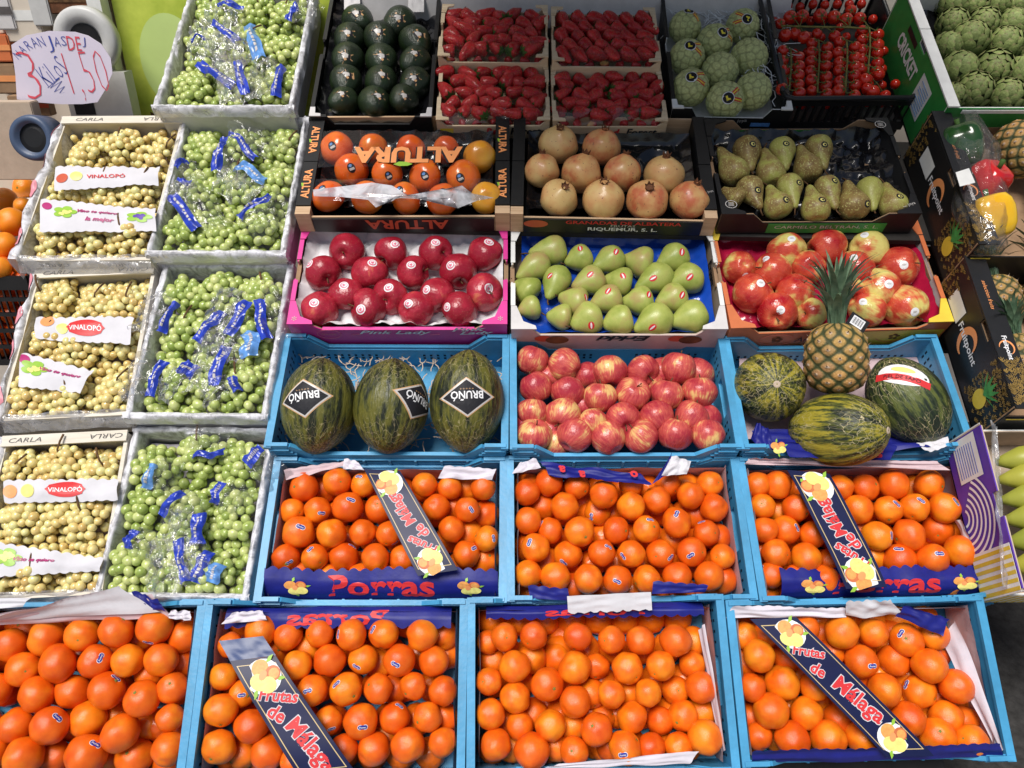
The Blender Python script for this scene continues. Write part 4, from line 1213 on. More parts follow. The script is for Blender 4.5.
for sx, rot in ((-1, 1), (1, 1)):
    for yy, fl in ((-.09, 1), (.09, -1)):
        put_text(CR['e1'], 'ALTURA', (sx*(fr.W/2-.021), yy, fr.H), (0, fl, 0), (-fl, 0, 0), M['altura_o'], w=.115, bold=.03, h=.024, lift=.0012)
    mb = MB()
    for yy in (-.10, .08):
        vs, fs = rings([(sx*(fr.W/2-.021)+x, yy+y) for x, y in ((-.009, -.002), (-.012, .012), (-.006, .012), (-.004, .0))], 1)
        mb.add([V((x-.004, y, fr.H+.0016)) for x, y in vs], fs)
    mb.build('printed_leaf', M['leaf_print'], CR['e1'])
MB().box((-fr.W/2+.045, -fr.D/2-.004, .004), (fr.W/2-.045, -fr.D/2-.0005, .056)).build('black_front', M['black_card'], CR['e1'])
put_text(CR['e1'], 'ALTURA', (.01, -fr.D/2-.0045, .034), (-1, 0, 0), (0, 0, -1), M['altura_red'], w=.24, bold=.03, h=.038)
tag(tray_sheet(fr, -.055, 'black_tray', 'glossy black tray lining under the persimmons', 'tray', 'fruit_tray', .014, 9, .05, None, edge=.03))
fr = FRS['e2']
CR['e2'] = wood_tray(fr, 'plywood tray of ten pomegranates with plain black ends', 'tray', 'wooden_tray', post_w=.036)
MB().box((-fr.W/2+.038, -fr.D/2-.004, .004), (fr.W/2-.038, -fr.D/2-.0005, .057)).build('black_front', M['black_card'], CR['e2'])
put_text(CR['e2'], 'GRANADAS DE ALBATERA', (.03, -fr.D/2-.0045, .050), (1, 0, 0), (0, 0, 1), M['red_print'], w=.33, bold=.02, h=.014)
put_text(CR['e2'], 'FRUTAS', (.03, -fr.D/2-.0045, .038), (1, 0, 0), (0, 0, 1), M['silver'], w=.07, h=.009)
put_text(CR['e2'], 'RIQUEMUR, S. L.', (.03, -fr.D/2-.0045, .023), (1, 0, 0), (0, 0, 1), M['white'], w=.20, bold=.02, h=.016)
vs, fs = rings(disc2d(-.22, .040, .035, .015), 2)
MB().add([V((x, -fr.D/2-.0045, z)) for x, z in vs], fs).build('printed_fruit', M['altura_red'], CR['e2'])
put_text(CR['e2'], 'La Joya', (fr.W/2-.018, -.11, fr.H), (1, .3, 0), (-.3, 1, 0), M['silver'], w=.03, lift=.0012)
tag(tray_sheet(fr, -.058, 'black_tray', 'glossy black tray with empty cups under the pomegranates', 'tray', 'fruit_tray', .008, 9, .045, [(.02+.0, .07, .05), (.15, .07, .055), (.16, -.0, .05)], edge=.03))
fr = FRS['e3']
CR['e3'] = carton(fr, 'black and green carton of russet pears with green strips front and back', 'carton', 'fruit_carton', 'cardboard fruit cartons', 'black_card', 'card', 'black_card', cut=(.09, .035, .034), lip='black_card', notch='card', side='black_card', front='black_card')
fo = -fr.D/2-.0012
MB().box((-.14, fo-.001, .004), (.20, fo-.0002, fr.H-.036)).build('green_print', M['green_card'], CR['e3'])
put_text(CR['e3'], 'CARMELO BELTRÁN, S. L.', (.03, fo-.0012, .030), (1, 0, 0), (0, 0, 1), M['silver'], w=.30, h=.017)
MB().box((-.17, fr.D/2-.0075, .03), (.13, fr.D/2-.0062, fr.H-.036)).build('green_print', M['green_card'], CR['e3'])
MB().grid(lambda s, t: V((fr.W/2-.0065-.02*(1-t), -fr.D/2+.03+(fr.D-.06)*s, .02+.056*t)), 2, 2).build('black_inner_side', M['black_card'], CR['e3'])
put_text(CR['e3'], 'CARMELO', (fr.W/2-.018, -.03, fr.H-.042), (0, -1, 0), (.25, 0, 1), M['silver'], w=.15, h=.026)
put_text(CR['e3'], 'La Joya', (fr.W/2-.03, -fr.D/2+.03, fr.H+.006), (1, .35, 0), (-.35, 1, 0), M['silver'], w=.04)
for cx, cy in ((-fr.W/2+.03, -fr.D/2+.035), (fr.W/2-.03, fr.D/2-.03)):
    mb = MB()
    for k in range(20):
        a, b = 2*math.pi*k/20, 2*math.pi*(k+1)/20
        mb.bar((cx+.016*math.cos(a), cy+.014*math.sin(a), fr.H+.0058), (cx+.016*math.cos(b), cy+.014*math.sin(b), fr.H+.0058), .002, .0006)
    for k in range(4): mb.bar((cx-.008, cy-.006+.004*k, fr.H+.0058), (cx+.008, cy-.006+.004*k, fr.H+.0058), .0016, .0006)
    mb.build('printed_seal', M['silver'], CR['e3'])
mb = MB()
for i in range(3):
    for j in range(2):
        cx, cy = .08+.075*i, .10-.085*j
        for k in range(5): mb.bar((cx-.03+.014*k, cy-.02, fr.H-.045), (cx-.02+.014*k, cy+.02, fr.H-.043), .0012, .0006)
tag(tray_sheet(fr, -.06, 'black_tray', 'crinkled shiny black tray lining under the russet pears', 'tray', 'fruit_tray', .016, 11, .012, None, edge=.03))

# ------------------------------------------------------------------ apples, pears, persimmons, pomegranates
def place(key, off, lst, protos, name, cat, group, dz, labf, rot, squash=(1, 1, 1), gap=9, rscale=.99, low=None):
    fr = FRS[key] if isinstance(key, str) else key; out = []
    pts = [(off[0]+x/off[2], off[1]+y/off[2]) for x, y, *_ in lst]
    nm = row_names(pts, gap)
    for i, q in enumerate(lst):
        X, Y = pts[i]; d_ = dz(i) if callable(dz) else dz
        if low and q[2] <= low: d_ -= .04
        c = fr.st(X, Y, d_); r = (q[2] if not (low and q[2] <= low) else 62)/off[2]*c.dot(DD)/F*rscale
        if key[0] in 'cd': c = fr.contain(c, r*.97, .05 if key[0] == 'c' else .03)
        f = put_fruit(name, protos[RD.randrange(len(protos))], c, r, rot(i), labf(i, *nm[i]), cat, group, squash)
        out.append(f)
    return out

def tilt_rot(spread=.9, base=(0, .6, .6)):
    return lambda i: axis_rot(V(base)+V((RD.gauss(0, spread), RD.gauss(0, spread), RD.gauss(0, spread))), RD.uniform(0, 6.28))

PLA = [(302,208,70),(480,212,66),(655,212,66),(850,215,70),(205,292,68),(392,295,70),(563,293,66),(745,285,72),(300,378,70),(475,387,70),(660,380,70),(853,370,72),(192,440,72),(383,460,76),(573,457,70),(753,450,70)]
A_ = place('d1', (272, 200, 4), PLA, P['apple_p'], 'apple', 'apple', 'dark red apples in the magenta carton', -.020,
      lambda i, r, p: 'dark red apple, %s from left in %s row from top, on white tissue' % (p, r), tilt_rot(.7, (.1, -.5, .1)), rscale=1.06)
for f in A_: link('stalk', APPLE_STALK, f.o)
for (x, y) in [(655,170),(870,165),(152,255),(403,250),(557,260),(715,262),(287,338),(467,350),(617,358),(872,350),(168,410),(355,438),(543,413),(700,428),(493,177)]:
    X, Y = 272+x/4, 200+y/4
    f = min(A_, key=lambda f: math.hypot(512+F*f.C.x/f.C.dot(DD)-X, 384-F*f.C.dot(UU)/f.C.dot(DD)-Y))
    decal(f, 'sticker', (X, Y), [poly_shape(disc2d(0, 0, .26, .24), 'white', 0), poly_shape(disc2d(0, 0, .20, .18), 'pink_print', 1), poly_shape(disc2d(.02, .02, .15, .13), 'white', 2), poly_shape([(0, -.10), (.09, .01), (.07, .08), (.01, .05), (-.06, .08), (-.09, .01)], 'pink_print', 3, 2)], RD.uniform(-.6, .6))

GAL = [(128,163,60),(258,180,64),(350,230,45),(440,207,66),(570,205,62),(713,195,66),(640,215,40),(790,215,40),(145,270,62),(272,290,64),(400,310,64),(532,297,66),(668,300,64),(798,290,66),(125,370,60),(252,383,70),(370,410,56),(490,395,64),(627,390,66),(765,388,64),(135,483,66),(298,492,68),(435,502,66),(568,497,66),(702,487,68),(833,482,64),(225,520,40),(200,450,40),(820,400,30),(330,350,40),(590,250,40),(720,440,40),(195,235,40),(60+10,430,40),(420,440,40),(560,430,38)]
A_ = place('c2', (500, 320, 4), GAL, P['apple'], 'apple', 'apple', 'striped apples in the blue crate', lambda i: -.03,
      lambda i, r, p: ('half hidden striped apple in the blue apple crate, %s from left in %s row down' if GAL[i][2] <= 48 else 'red and yellow striped apple, %s from left in %s row from top, blue crate') % (p, r),
      lambda i: axis_rot((RD.gauss(0, .35), RD.choice((-1, 1, 1))*(.9)+RD.gauss(0, .3), .25+RD.gauss(0, .35)), RD.uniform(0, 6.28)), low=48, rscale=1.09)
for f in A_: link('stalk', APPLE_STALK, f.o)

AMB = [(345,205,72),(508,190,74),(670,197,74),(158,270,64),(290,290,74),(430,270,66),(620,280,74),(790,268,78),(208,375,78),(375,375,74),(715,358,80),(310,450,76),(670,448,70),(825,440,82),(450,470,60),(590,365,60)]
A_ = place('d3', (700, 200, 4), AMB, P['apple_a'], 'apple', 'apple', 'blush apples on the red tray', -.022,
      lambda i, r, p: 'red and yellow blush apple, %s from left in %s row from top, red tray' % (p, r), lambda i: axis_rot((RD.gauss(0, .8), RD.gauss(0, .6), .3+RD.gauss(0, .4)), RD.uniform(0, 6.28)), rscale=1.05)
for f in A_: link('stalk', APPLE_STALK, f.o)
for (x, y) in [(362,157),(655,140),(612,232),(812,260),(182,302),(240,333),(482,240),(750,337),(322,440),(855,447),(652,407),(262,236)]:
    X, Y = 700+x/4, 200+y/4
    f = min(A_, key=lambda f: math.hypot(512+F*f.C.x/f.C.dot(DD)-X, 384-F*f.C.dot(UU)/f.C.dot(DD)-Y))
    decal(f, 'sticker', (X, Y), [poly_shape(disc2d(0, 0, .20, .21), 'white', 0), poly_shape(disc2d(0, .02, .10, .05), 'silver', 1, 2)], 0)

def pears(key, off, lst, protos, group, labf, stalk, zsc, dz, tiplift, rs=1.0):
    fr = FRS[key]; out = []
    pts = [(off[0]+q[0]/off[2], off[1]+q[1]/off[2]) for q in lst]; nm = row_names(pts, 9)
    for i, (bx, by, tx, ty, rz) in enumerate(lst):
        X, Y = pts[i]; c = fr.st(X, Y, dz); t = fr.st(off[0]+tx/off[2], off[1]+ty/off[2], dz+tiplift)
        r = rz/off[2]*c.dot(DD)/F*rs
        ax = t-c; L = ax.length/r
        f = put_fruit('pear', protos[RD.randrange(len(protos))], c, r, axis_rot(ax, RD.uniform(0, 6.28)), labf(i, *nm[i]), 'pear', group, (1, 1, max(.75, min(1.15, L/zsc))))
        link('stalk', stalk, f.o); out.append(f)
    return out
PG = [(205,205,110,214,58),(140,268,66,315,55),(112,362,60,330,56),(122,432,70,450,48),(225,325,190,398,54),(320,235,258,256,54),(440,242,368,276,56),(562,250,498,236,62),(695,235,628,264,60),(362,325,285,352,58),(482,328,412,314,58),(625,315,540,356,60),(750,315,678,342,62),(302,405,230,385,58),(432,400,358,424,58),(560,405,486,408,60),(690,395,620,420,60),(245,468,182,462,52),(350,475,284,508,66),(477,484,420,500,62),(620,482,534,520,66),(765,470,680,492,66)]
PA = pears('d2', (500, 200, 4), PG, P['pear'], 'green pears on the blue tray', lambda i, r, p: ('brownish' if i in (6, 9) else 'green')+' pear, %s from left in %s row from top, on blue tray' % (p, r), PEAR_STALK_F, 1.52, -.030, .004, 1.06)
for (x, y) in [(320,192),(463,208),(727,208),(360,295),(492,303),(613,313),(760,307),(198,302),(345,390),(432,362),(595,378),(728,380),(367,505),(610,512)]:
    X, Y = 500+x/4, 200+y/4
    f = min(PA, key=lambda f: math.hypot(512+F*f.C.x/f.C.dot(DD)-X, 384-F*f.C.dot(UU)/f.C.dot(DD)-Y))
    decal(f, 'sticker', (X, Y), [poly_shape(disc2d(0, 0, .25, .18), 'red_print', 0), poly_shape(disc2d(0, 0, .20, .05), 'white', 1, 2)], rad(RD.uniform(20, 110)))
PB = [(130,318,78,235,56),(190,248,210,350,54),(280,325,250,208,56),(330,248,350,345,50),(428,308,396,218,54),(477,242,503,335,52),(140,430,92,398,46),(203,405,240,472,53),(308,458,274,385,56),(360,395,388,495,50),(460,468,436,385,55),(512,402,545,482,50),(612,455,588,368,60),(680,408,700,505,50),(770,455,740,375,54)]
PA = pears('e3', (700, 90, 4), PB, P['pear_b'], 'russet pears in the black carton', lambda i, r, p: 'russet brown pear with %s neck, %s from left in %s row, black carton' % ('upward' if PB[i][3] < PB[i][1] else 'downward', p, r), PEAR_STALK, 1.70, -.02, .006, 1.05)
for (x, y) in [(210,215),(342,213),(497,217),(232,400),(340,440),(535,362),(485,440),(395,370),(795,425),(660,455)]:
    X, Y = 700+x/4, 90+y/4
    f = min(PA, key=lambda f: math.hypot(512+F*f.C.x/f.C.dot(DD)-X, 384-F*f.C.dot(UU)/f.C.dot(DD)-Y))
    decal(f, 'sticker', (X, Y), [poly_shape(disc2d(0, 0, .26, .24), 'ink', 0), poly_shape(disc2d(0, 0, .15, .13), 'lemon_print', 1, 2), poly_shape(disc2d(0.03, 0, .08, .08), 'ink', 2, 2)], 0)

PER = [(162,235,70),(310,235,60),(460,240,60),(600,240,56),(222,322,68),(365,335,64),(515,345,68),(670,350,70),(130,425,68),(285,430,68),(438,435,68),(585,440,68)]
A1 = place('e1', (296, 90, 4), PER, P['persimmon'], 'persimmon', 'persimmon', 'persimmons in the plywood tray', -.018,
      lambda i, r, p: 'orange persimmon, %s from left in %s row from top of the plywood tray' % (p, r), tilt_rot(.35, (0, -.5, .9)))
PERY = [(735,268,66),(760,432,64)]
A2 = place('e1', (296, 90, 4), PERY, P['persimmon_y'], 'persimmon', 'persimmon', 'persimmons in the plywood tray', -.018,
      lambda i, r, p: 'yellow orange persimmon at the %s right corner of its plywood tray' % ('upper', 'lower')[i], tilt_rot(.3, (0, -.5, .9)))
for (x, y) in [(142,222),(372,345),(222,310),(515,343),(655,352),(100,385),(415,400),(590,405)]:
    X, Y = 296+x/4, 90+y/4
    f = min(A1, key=lambda f: math.hypot(512+F*f.C.x/f.C.dot(DD)-X, 384-F*f.C.dot(UU)/f.C.dot(DD)-Y))
    decal(f, 'sticker', (X, Y), [poly_shape(disc2d(0, 0, .23, .29), 'ink', 0), poly_shape(subdiv([(-.15, -.12), (.15, -.16), (.15, -.02), (-.15, .02)], 2), 'silver', 1, 2), poly_shape(disc2d(0, .13, .10, .08), 'bag_sky', 1, 2)], rad(30))
# printed clear film over the persimmons
fr = FRS['e1']
film = thing('plastic_film', 'clear printed film stretched over the persimmons, with big upside-down letters', 'film', fr.world, None)
def ff(s, t):
    x = -fr.W/2+.05+(fr.W-.10)*s; y = -.045+.15*t
    return V((x, y, fr.H+.020+.004*noise.noise(V((x*13, y*15, 2)))+.004*math.sin(9*s)))
MB().grid(ff, 50, 16).build('clear_sheet', M['film'], film, None, True)
def fg(s, t):
    x = -fr.W/2+.05+(fr.W-.10)*s; y = -fr.D/2+.03+.085*t
    z = fr.H+.016+.004*noise.noise(V((x*14, y*12, 7)))
    for cx in (.02, .30, -.1): z += .010*math.exp(-((x-cx+.08)/.02)**2)*math.sin(math.pi*t)
    return V((x, y, z))
MB().grid(fg, 60, 10).build('clear_sheet', M['film_glare'] if 'film_glare' in M else M['film'], film, None, True)
glare_outline = [(313, 190), (345, 187), (372, 183), (392, 186), (410, 197), (438, 194), (462, 186), (472, 194), (494, 198), (478, 201), (458, 209), (452, 199), (430, 200), (400, 199), (386, 200), (376, 208), (368, 200), (340, 197), (314, 197)]
hp = [fr.px(x, y, .034) for x, y in glare_outline]
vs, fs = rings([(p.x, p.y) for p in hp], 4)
MB().add([V((x, y, fr.H+.036+.003*noise.noise(V((x*25, y*25, 1))))) for x, y in vs], fs).build('painted_glare_band', M['painted_glare'], film, None, True)  # glare along the front of the film, painted as a whitish patch
cp = fr.px(408, 155, .026); dirx = (fr.px(360, 155, .026)-fr.px(460, 158, .026)).normalized()
for nm, bo, mt, lf in (('lettering_outline', .085, M['ink'], .001), ('lettering', .045, M['altura_o'], .002)):
    vs, fs = text2d('ALTURA', (fr.px(354, 155, .026)-fr.px(463, 157, .026)).length, .066, bold=bo)
    MB().add([cp + V((-x, -y, lf)) for x, y in vs], fs).build(nm, mt, film)
q = fr.px(403, 165, .027)
vs, fs = rings([(q.x+x, q.y+y) for x, y in ((-.028, .0), (-.012, .011), (.010, .010), (.028, .001), (.014, -.006), (-.010, -.007))], 1)
MB().add([V((x, y, q.z+.003)) for x, y in vs], fs).build('printed_leaf', M['leaf_print'], film)

k_ = 838/240
POM = [(205,505,68),(355,515,66),(147,597,62),(285,605,70),(427,605,66),(572,612,70),(207,692,66),(360,698,74),(515,700,74),(660,700,68)]
CRN = [(207,467),(362,467),(147,540),(297,545),(437,545),(572,558),(222,668),(357,652),(510,672),(678,650)]
def crown_mesh():
    mb = MB(); n = 12
    vs = []
    for k, (r, z) in enumerate(((.22, .9), (.17, 1.0), (.19, 1.10))):
        for i in range(n):
            a = 2*math.pi*i/n; rr = r*(1 + (.3 if k == 2 and i % 2 == 0 else 0))
            vs.append(V((rr*math.cos(a), rr*math.sin(a), z+(.10 if k == 2 and i % 2 == 0 else 0)-(.06 if k == 2 and i % 2 else 0))))
    fs = [(k*n+i, k*n+(i+1) % n, (k+1)*n+(i+1) % n, (k+1)*n+i) for k in range(2) for i in range(n)]
    vs.append(V((0, 0, 1.0))); fs += [(n+i, n+(i+1) % n, 3*n) for i in range(n)]
    return mb.add(vs, fs).mesh('crown', M['crown'], False)
CROWN = crown_mesh()
fr = FRS['e2']; pts = [(500+x/k_, y/k_) for x, y, r in POM]; nm = row_names(pts, 9)
for i, (x, y, r) in enumerate(POM):
    X, Y = pts[i]; c = fr.st(X, Y, -.012); rr = r/k_*c.dot(DD)/F
    cx, cy = 500+CRN[i][0]/k_, CRN[i][1]/k_
    dx, dy = (cx-X)*c.dot(DD)/F/rr, (Y-cy)*c.dot(DD)/F/rr; q = min(.97, math.hypot(dx, dy)/1.02)
    ax = RR*dx + UU*dy - DD*math.sqrt(1-q*q)
    f = put_fruit('pomegranate', P['pom'][i % 3], c, rr, axis_rot(ax, RD.uniform(0, 6.28)), 'yellow red pomegranate, %s from left in %s row from top of its tray' % (nm[i][1], nm[i][0]), 'pomegranate', 'pomegranates in the plywood tray')
    link('crown', CROWN, f.o)

# ------------------------------------------------------------------ melons
def melon(key, name_lab, c_px, r_px, dz, ax_img, ratio, proto, tilt=0):
    fr = FRS[key]; c = fr.st(*c_px, dz); r = r_px*c.dot(DD)/F
    a = rad(ax_img); ax = RR*math.cos(a)*math.cos(tilt) + UU*math.sin(a)*math.cos(tilt) - DD*math.sin(tilt)
    f = put_fruit('melon', P['melon'][proto], c, r, axis_rot(ax, RD.uniform(0, 6)), name_lab, 'melon', 'toad skin melons', (1, 1, ratio))
    return f
def bruno(f, px, ang, clip=None):
    dia = [(-.72, 0), (0, .53), (.72, 0), (0, -.53)]
    sh = lambda k: subdiv([(x*k, y*k) for x, y in dia], 8)
    wide = [(x, y) for x, y in sh(1.0)]
    decal(f, 'label', px, [poly_shape(sh(1.0), 'copper', 0, 4), poly_shape(sh(.95), 'silver', 1, 4), poly_shape(sh(.86), 'ink', 2, 4), txt_shape('BRUÑÓ', .84, 'white', 3, 0, -.03, .26, bold=.02), txt_shape('* * * * *', .36, 'copper', 3, 0, -.22, .05, bold=.02)], rad(ang), .008)
m1 = melon('c1', 'dark green melon with a black diamond label, leftmost of the three in the blue crate', (319, 406), 37, .010, 86, 1.27, 0, -.15)
m2 = melon('c1', 'dark green melon with a label slipping to its right side, middle of three', (391, 406), 37, .010, 86, 1.26, 0, -.15)
m3 = melon('c1', 'tallest dark green melon with a centred diamond label, rightmost of three', (467, 401), 37, .016, 88, 1.36, 0, -.15)
bruno(m1, (304, 398), 183); bruno(m2, (417, 401), 165); bruno(m3, (467, 397), 182)
m4 = melon('c3', 'round yellow green melon with a pale stem end, at the left under the pineapple', (769, 387), 35, .0, 150, 1.10, 1, 1.42)
m5 = melon('c3', 'yellow and green streaked melon lying on its side at the crate front', (838, 430), 37, .012, 3, 1.34, 1, .85)
m6 = melon('c3', 'dark netted melon with a red and white label at the right of the pineapple', (908, 402), 36, .0, -58, 1.32, 2, .1)
decal(m6, 'label', (904, 378), [poly_shape(subdiv(disc2d(0, 0, .62, .30, 24), 1), 'white', 0, 4), poly_shape(subdiv([(-.66, -.02), (.66, -.02), (.66, -.20), (-.66, -.20)], 5), 'red_print', 1, 3), txt_shape('PIEL DE SAPO', .9, 'ink', 2, 0, -.11, .09), poly_shape(disc2d(0, .12, .3, .08), 'lemon_print', 1, 2)], rad(-14), .008)
SCAR = MB().lathe([(0, .99), (.05, .995), (.075, 1.0), (.10, .985)], 14).mesh('stem_scar', M['card_pale'], True)
for f in (m4, m5): link('stem_scar', SCAR, f.o)

def curls(fr, label, x0, x1, y0, y1, dz, n, mat, name='shredded_paper', seed=1, L=.05):
    rr = random.Random(seed); mb = MB()
    for i in range(n):
        p = fr.px(rr.uniform(x0, x1), rr.uniform(y0, y1), dz+rr.uniform(-.012, .012))
        a = rr.uniform(0, 6.28); pts = []
        for k in range(5):
            pts.append(p.copy()); a += rr.uniform(-.9, .9); p = p + V((math.cos(a)*L/4, math.sin(a)*L/4, rr.uniform(-.006, .006)))
        for q0, q1 in zip(pts, pts[1:]): mb.bar(q0, q1, .0025, .0004)
    return tag(mb.build(name, mat, None, fr.world), label, 'shredded paper', None, 'stuff')
curls(FRS['c1'], 'pale shredded paper around the three dark melons', 278, 500, 345, 446, -.09, 420, M['card_pale'], seed=4)
fr = FRS['c3']; lp = thing('paper_liner', 'blue and white printed paper crumpled under the loose melons', 'paper liner', fr.world, 'printed paper liners of the orange crates')
patch(fr, lp, 'printed_sheet', [(762, 446, -.02), (935, 450, -.01), (925, 436, -.055), (752, 430, -.05)], M['blue_print'], nu=50, crumple=.02, wave=0)
patch(fr, lp, 'printed_sheet', [(790, 456, .004), (890, 460, .004), (900, 442, -.02), (775, 440, -.02)], M['blue_print'], nu=40, crumple=.01, wave=.0)
patch(fr, lp, 'paper_corner', [(750, 440, -.0), (775, 452, .0), (768, 428, .01), (757, 422, .005)], M['blue_print'], crumple=.012, wave=0)
patch(fr, lp, 'paper_corner', [(930, 452, .004), (950, 446, .004), (948, 436, .0), (915, 444, -.01)], M['paper_white'], crumple=.008, wave=0)
patch(fr, lp, 'paper_sheet', [(740, 440, -.10), (950, 440, -.10), (925, 350, -.10), (738, 350, -.10)], M['paper_pink'], crumple=.02, wave=0)
put_text(lp, 'Porras', fr.px(852, 452, .012), (1, 0, 0), (0, .5, .8), M['red_print'], w=.16, bold=.03)
fruit_emblem(lp, lambda x, y, l: fr.px(778, 448, .012)+V((x, y*.8, y*.4+l)), 0, 0, .02, 0, True)

# ------------------------------------------------------------------ pineapples
def pine_mesh(seed, nt=9, rows=9, ratio=1.25):
    """barrel with diamond eyes in two spirals; real relief, colours per region of an eye"""
    nu, nv = 132, 96; vs, cols = [], []
    rr = random.Random(seed)
    for j in range(nv+1):
        t = j/nv; z = ratio*(1-2*t)
        e = abs(1-2*t); prof = (1-e**3.2)**.5 * (1-.06*(1-2*t)) if e < 1 else 0
        for i in range(nu):
            th = 2*math.pi*i/nu
            a = nt*(th/(2*math.pi)) + rows*t*.5; b = nt*(th/(2*math.pi)) - rows*t*.5
            fa, fb = a-math.floor(a), b-math.floor(b)
            h = (math.sin(math.pi*fa)*math.sin(math.pi*fb))
            cell = (math.floor(a) % nt)*31 + (math.floor(b) % nt)*17
            v = ((cell*7919) % 97)/97
            hb = h**.45
            r = prof*(1 + .075*hb)
            # the little dry bract in the middle of each eye
            dc = math.hypot(fa-.5, fb-.5)
            r += .045*prof*math.exp(-(dc/.10)**2)
            vs.append(V((r*math.cos(th), r*math.sin(th), z)))
            edge = (.040, .050, .018); rim = (.17, .13, .04); eye = (.36+.14*v, .19+.08*v, .085); tip = (.52, .40, .30)
            green = max(0, .5 - t*.7) 
            eye = tuple(eye[k]*(1-green)+(.34, .27, .07)[k]*green for k in range(3))
            if h < .10: c = edge
            elif h < .28: q = (h-.10)/.18; c = tuple(edge[k]*(1-q)+rim[k]*q for k in range(3))
            elif h < .42: q = (h-.28)/.14; c = tuple(rim[k]*(1-q)+eye[k]*q for k in range(3))
            else: c = eye
            if dc < .11: c = tip
            cols.append(c)
    fs = [(j*nu+i, (j+1)*nu+i, (j+1)*nu+(i+1) % nu, j*nu+(i+1) % nu) for j in range(nv) for i in range(nu)]
    me = MB().add(vs, fs).mesh('pineapple_body', M['pine'], True)
    ca = me.color_attributes.new('Col', 'FLOAT_COLOR', 'POINT')
    for i, c in enumerate(cols): ca.data[i].color = (*c, 1)
    return me
def pine_crown(seed, z0=1.2, n=40, L=2.5):
    rr = random.Random(seed); mb = MB()
    for i in range(n):
        q = i/n; a = i*2.39996; ln = L*(.45+.55*math.sin(math.pi*(.15+.75*q)))*(rr.uniform(.85, 1.1))
        lean = .95*(1-q)+.06; w = .21*(1-.3*q)
        c, s = math.cos(a), math.sin(a); e = V((-s, c, 0)); out = V((c, s, 0)); base = V((c*.16, s*.16, z0-.08+.35*q))
        vs = []
        for k in range(8):
            u = k/7
            bend = lean*(.35+.75*u) 
            p = base + (out*math.sin(bend*u*.9) + V((0, 0, 1))*math.cos(bend*u*.8))*ln*u
            ww = w*(1-u)**.7*(1 if k else .8); nn = out*.35*ww
            vs += [p-e*ww+nn, p, p+e*ww+nn]
        mb.add(vs, [f for k in range(7) for f in ((k*3, k*3+1, k*3+4, k*3+3), (k*3+1, k*3+2, k*3+5, k*3+4))])
    return mb.mesh('leaf_crown', M['pine_leaf'], True)
PM = [pine_mesh(1), pine_mesh(2, 9, 9, 1.3)]
def spikes_mesh(nt=9, rows=9, ratio=1.25):
    mb = MB()
    for ia in range(nt):
        for ib in range(-rows-2, nt+2):
            pass
    for A in range(-2, 30):
        for B in range(-14, 12):
            a, b = A+.5, B+.5
            t = (a-b)/rows; th = (a+b)/2/nt*2*math.pi
            if not (.04 < t < .97) or not (0 <= th < 2*math.pi): continue
            e = abs(1-2*t); pr = (1-e**3.2)**.5*(1-.06*(1-2*t))
            p = V((pr*1.1*math.cos(th), pr*1.1*math.sin(th), ratio*(1-2*t)))
            o = V((math.cos(th), math.sin(th), .9)).normalized(); s = V((-math.sin(th), math.cos(th), 0))
            mb.add([p-s*.045, p+s*.045, p+o*.14], [(0, 1, 2), (2, 1, 0)])
    return mb.mesh('bracts', M['card_pale'], False)
SPK = spikes_mesh()
PC = [pine_crown(3), pine_crown(5, 1.25, 36, 2.0)]
def pineapple(c, r, ax, label, k=0, scale_z=1.0, tagged=False):
    R3 = axis_rot(ax, RD.uniform(0, 6))
    root = thing('pineapple', label, 'pineapple', MS @ Matrix.Translation(c) @ R3.to_4x4() @ Matrix.Diagonal((r, r, r*scale_z, 1)), 'pineapples on the stall')
    link('body', PM[k], root); link('leaf_crown', PC[k], root); link('bracts', SPK, root)
    return root
c = FRS['c3'].st(836, 358, .075); r = 29.0*c.dot(DD)/F
pine = pineapple(c, r, RR*(-.06)+UU*.96-DD*.18, 'upright pineapple with grey green leaves standing on the melons', 0)
fr = FRS['c3']
tg = thing('price_tag', 'small black swing tag with a white barcode on the pineapple crown', 'tag', MS @ Matrix.Translation(FRS['c3'].st(857, 324, .15)))
Xt = RR*.80-UU*.55; Xt.normalize(); Zt = (-DD+UU*.1).normalized(); Yt = Zt.cross(Xt).normalized(); Xt = Yt.cross(Zt)
tp = lambda x, y, l: Xt*x + Yt*y + Zt*l
mb = MB().add([tp(-.026, -.022, 0), tp(.026, -.022, 0), tp(.026, .022, 0), tp(-.026, .022, 0), tp(-.026, -.022, -.0012), tp(.026, -.022, -.0012), tp(.026, .022, -.0012), tp(-.026, .022, -.0012)], [(0, 1, 2, 3), (7, 6, 5, 4), (0, 4, 5, 1), (1, 5, 6, 2), (2, 6, 7, 3), (3, 7, 4, 0)])
mb.build('card', M['black_card'], tg)
MB().add([tp(-.018, -.008, .0006), tp(.016, -.008, .0006), tp(.016, .017, .0006), tp(-.018, .017, .0006)], [(0, 1, 2, 3)]).build('barcode_patch', M['white'], tg)
mb = MB()
for i in range(12):
    x = -.015+.0024*i; w = .0005+.0005*((i*5) % 3)
    mb.add([tp(x, -.004, .0010), tp(x+w, -.004, .0010), tp(x+w, .014, .0010), tp(x, .014, .0010)], [(0, 1, 2, 3)])
mb.build('barcode', M['ink'], tg)
# ------------------------------------------------------------------ top row
R6 = (-1.69, -1.69)
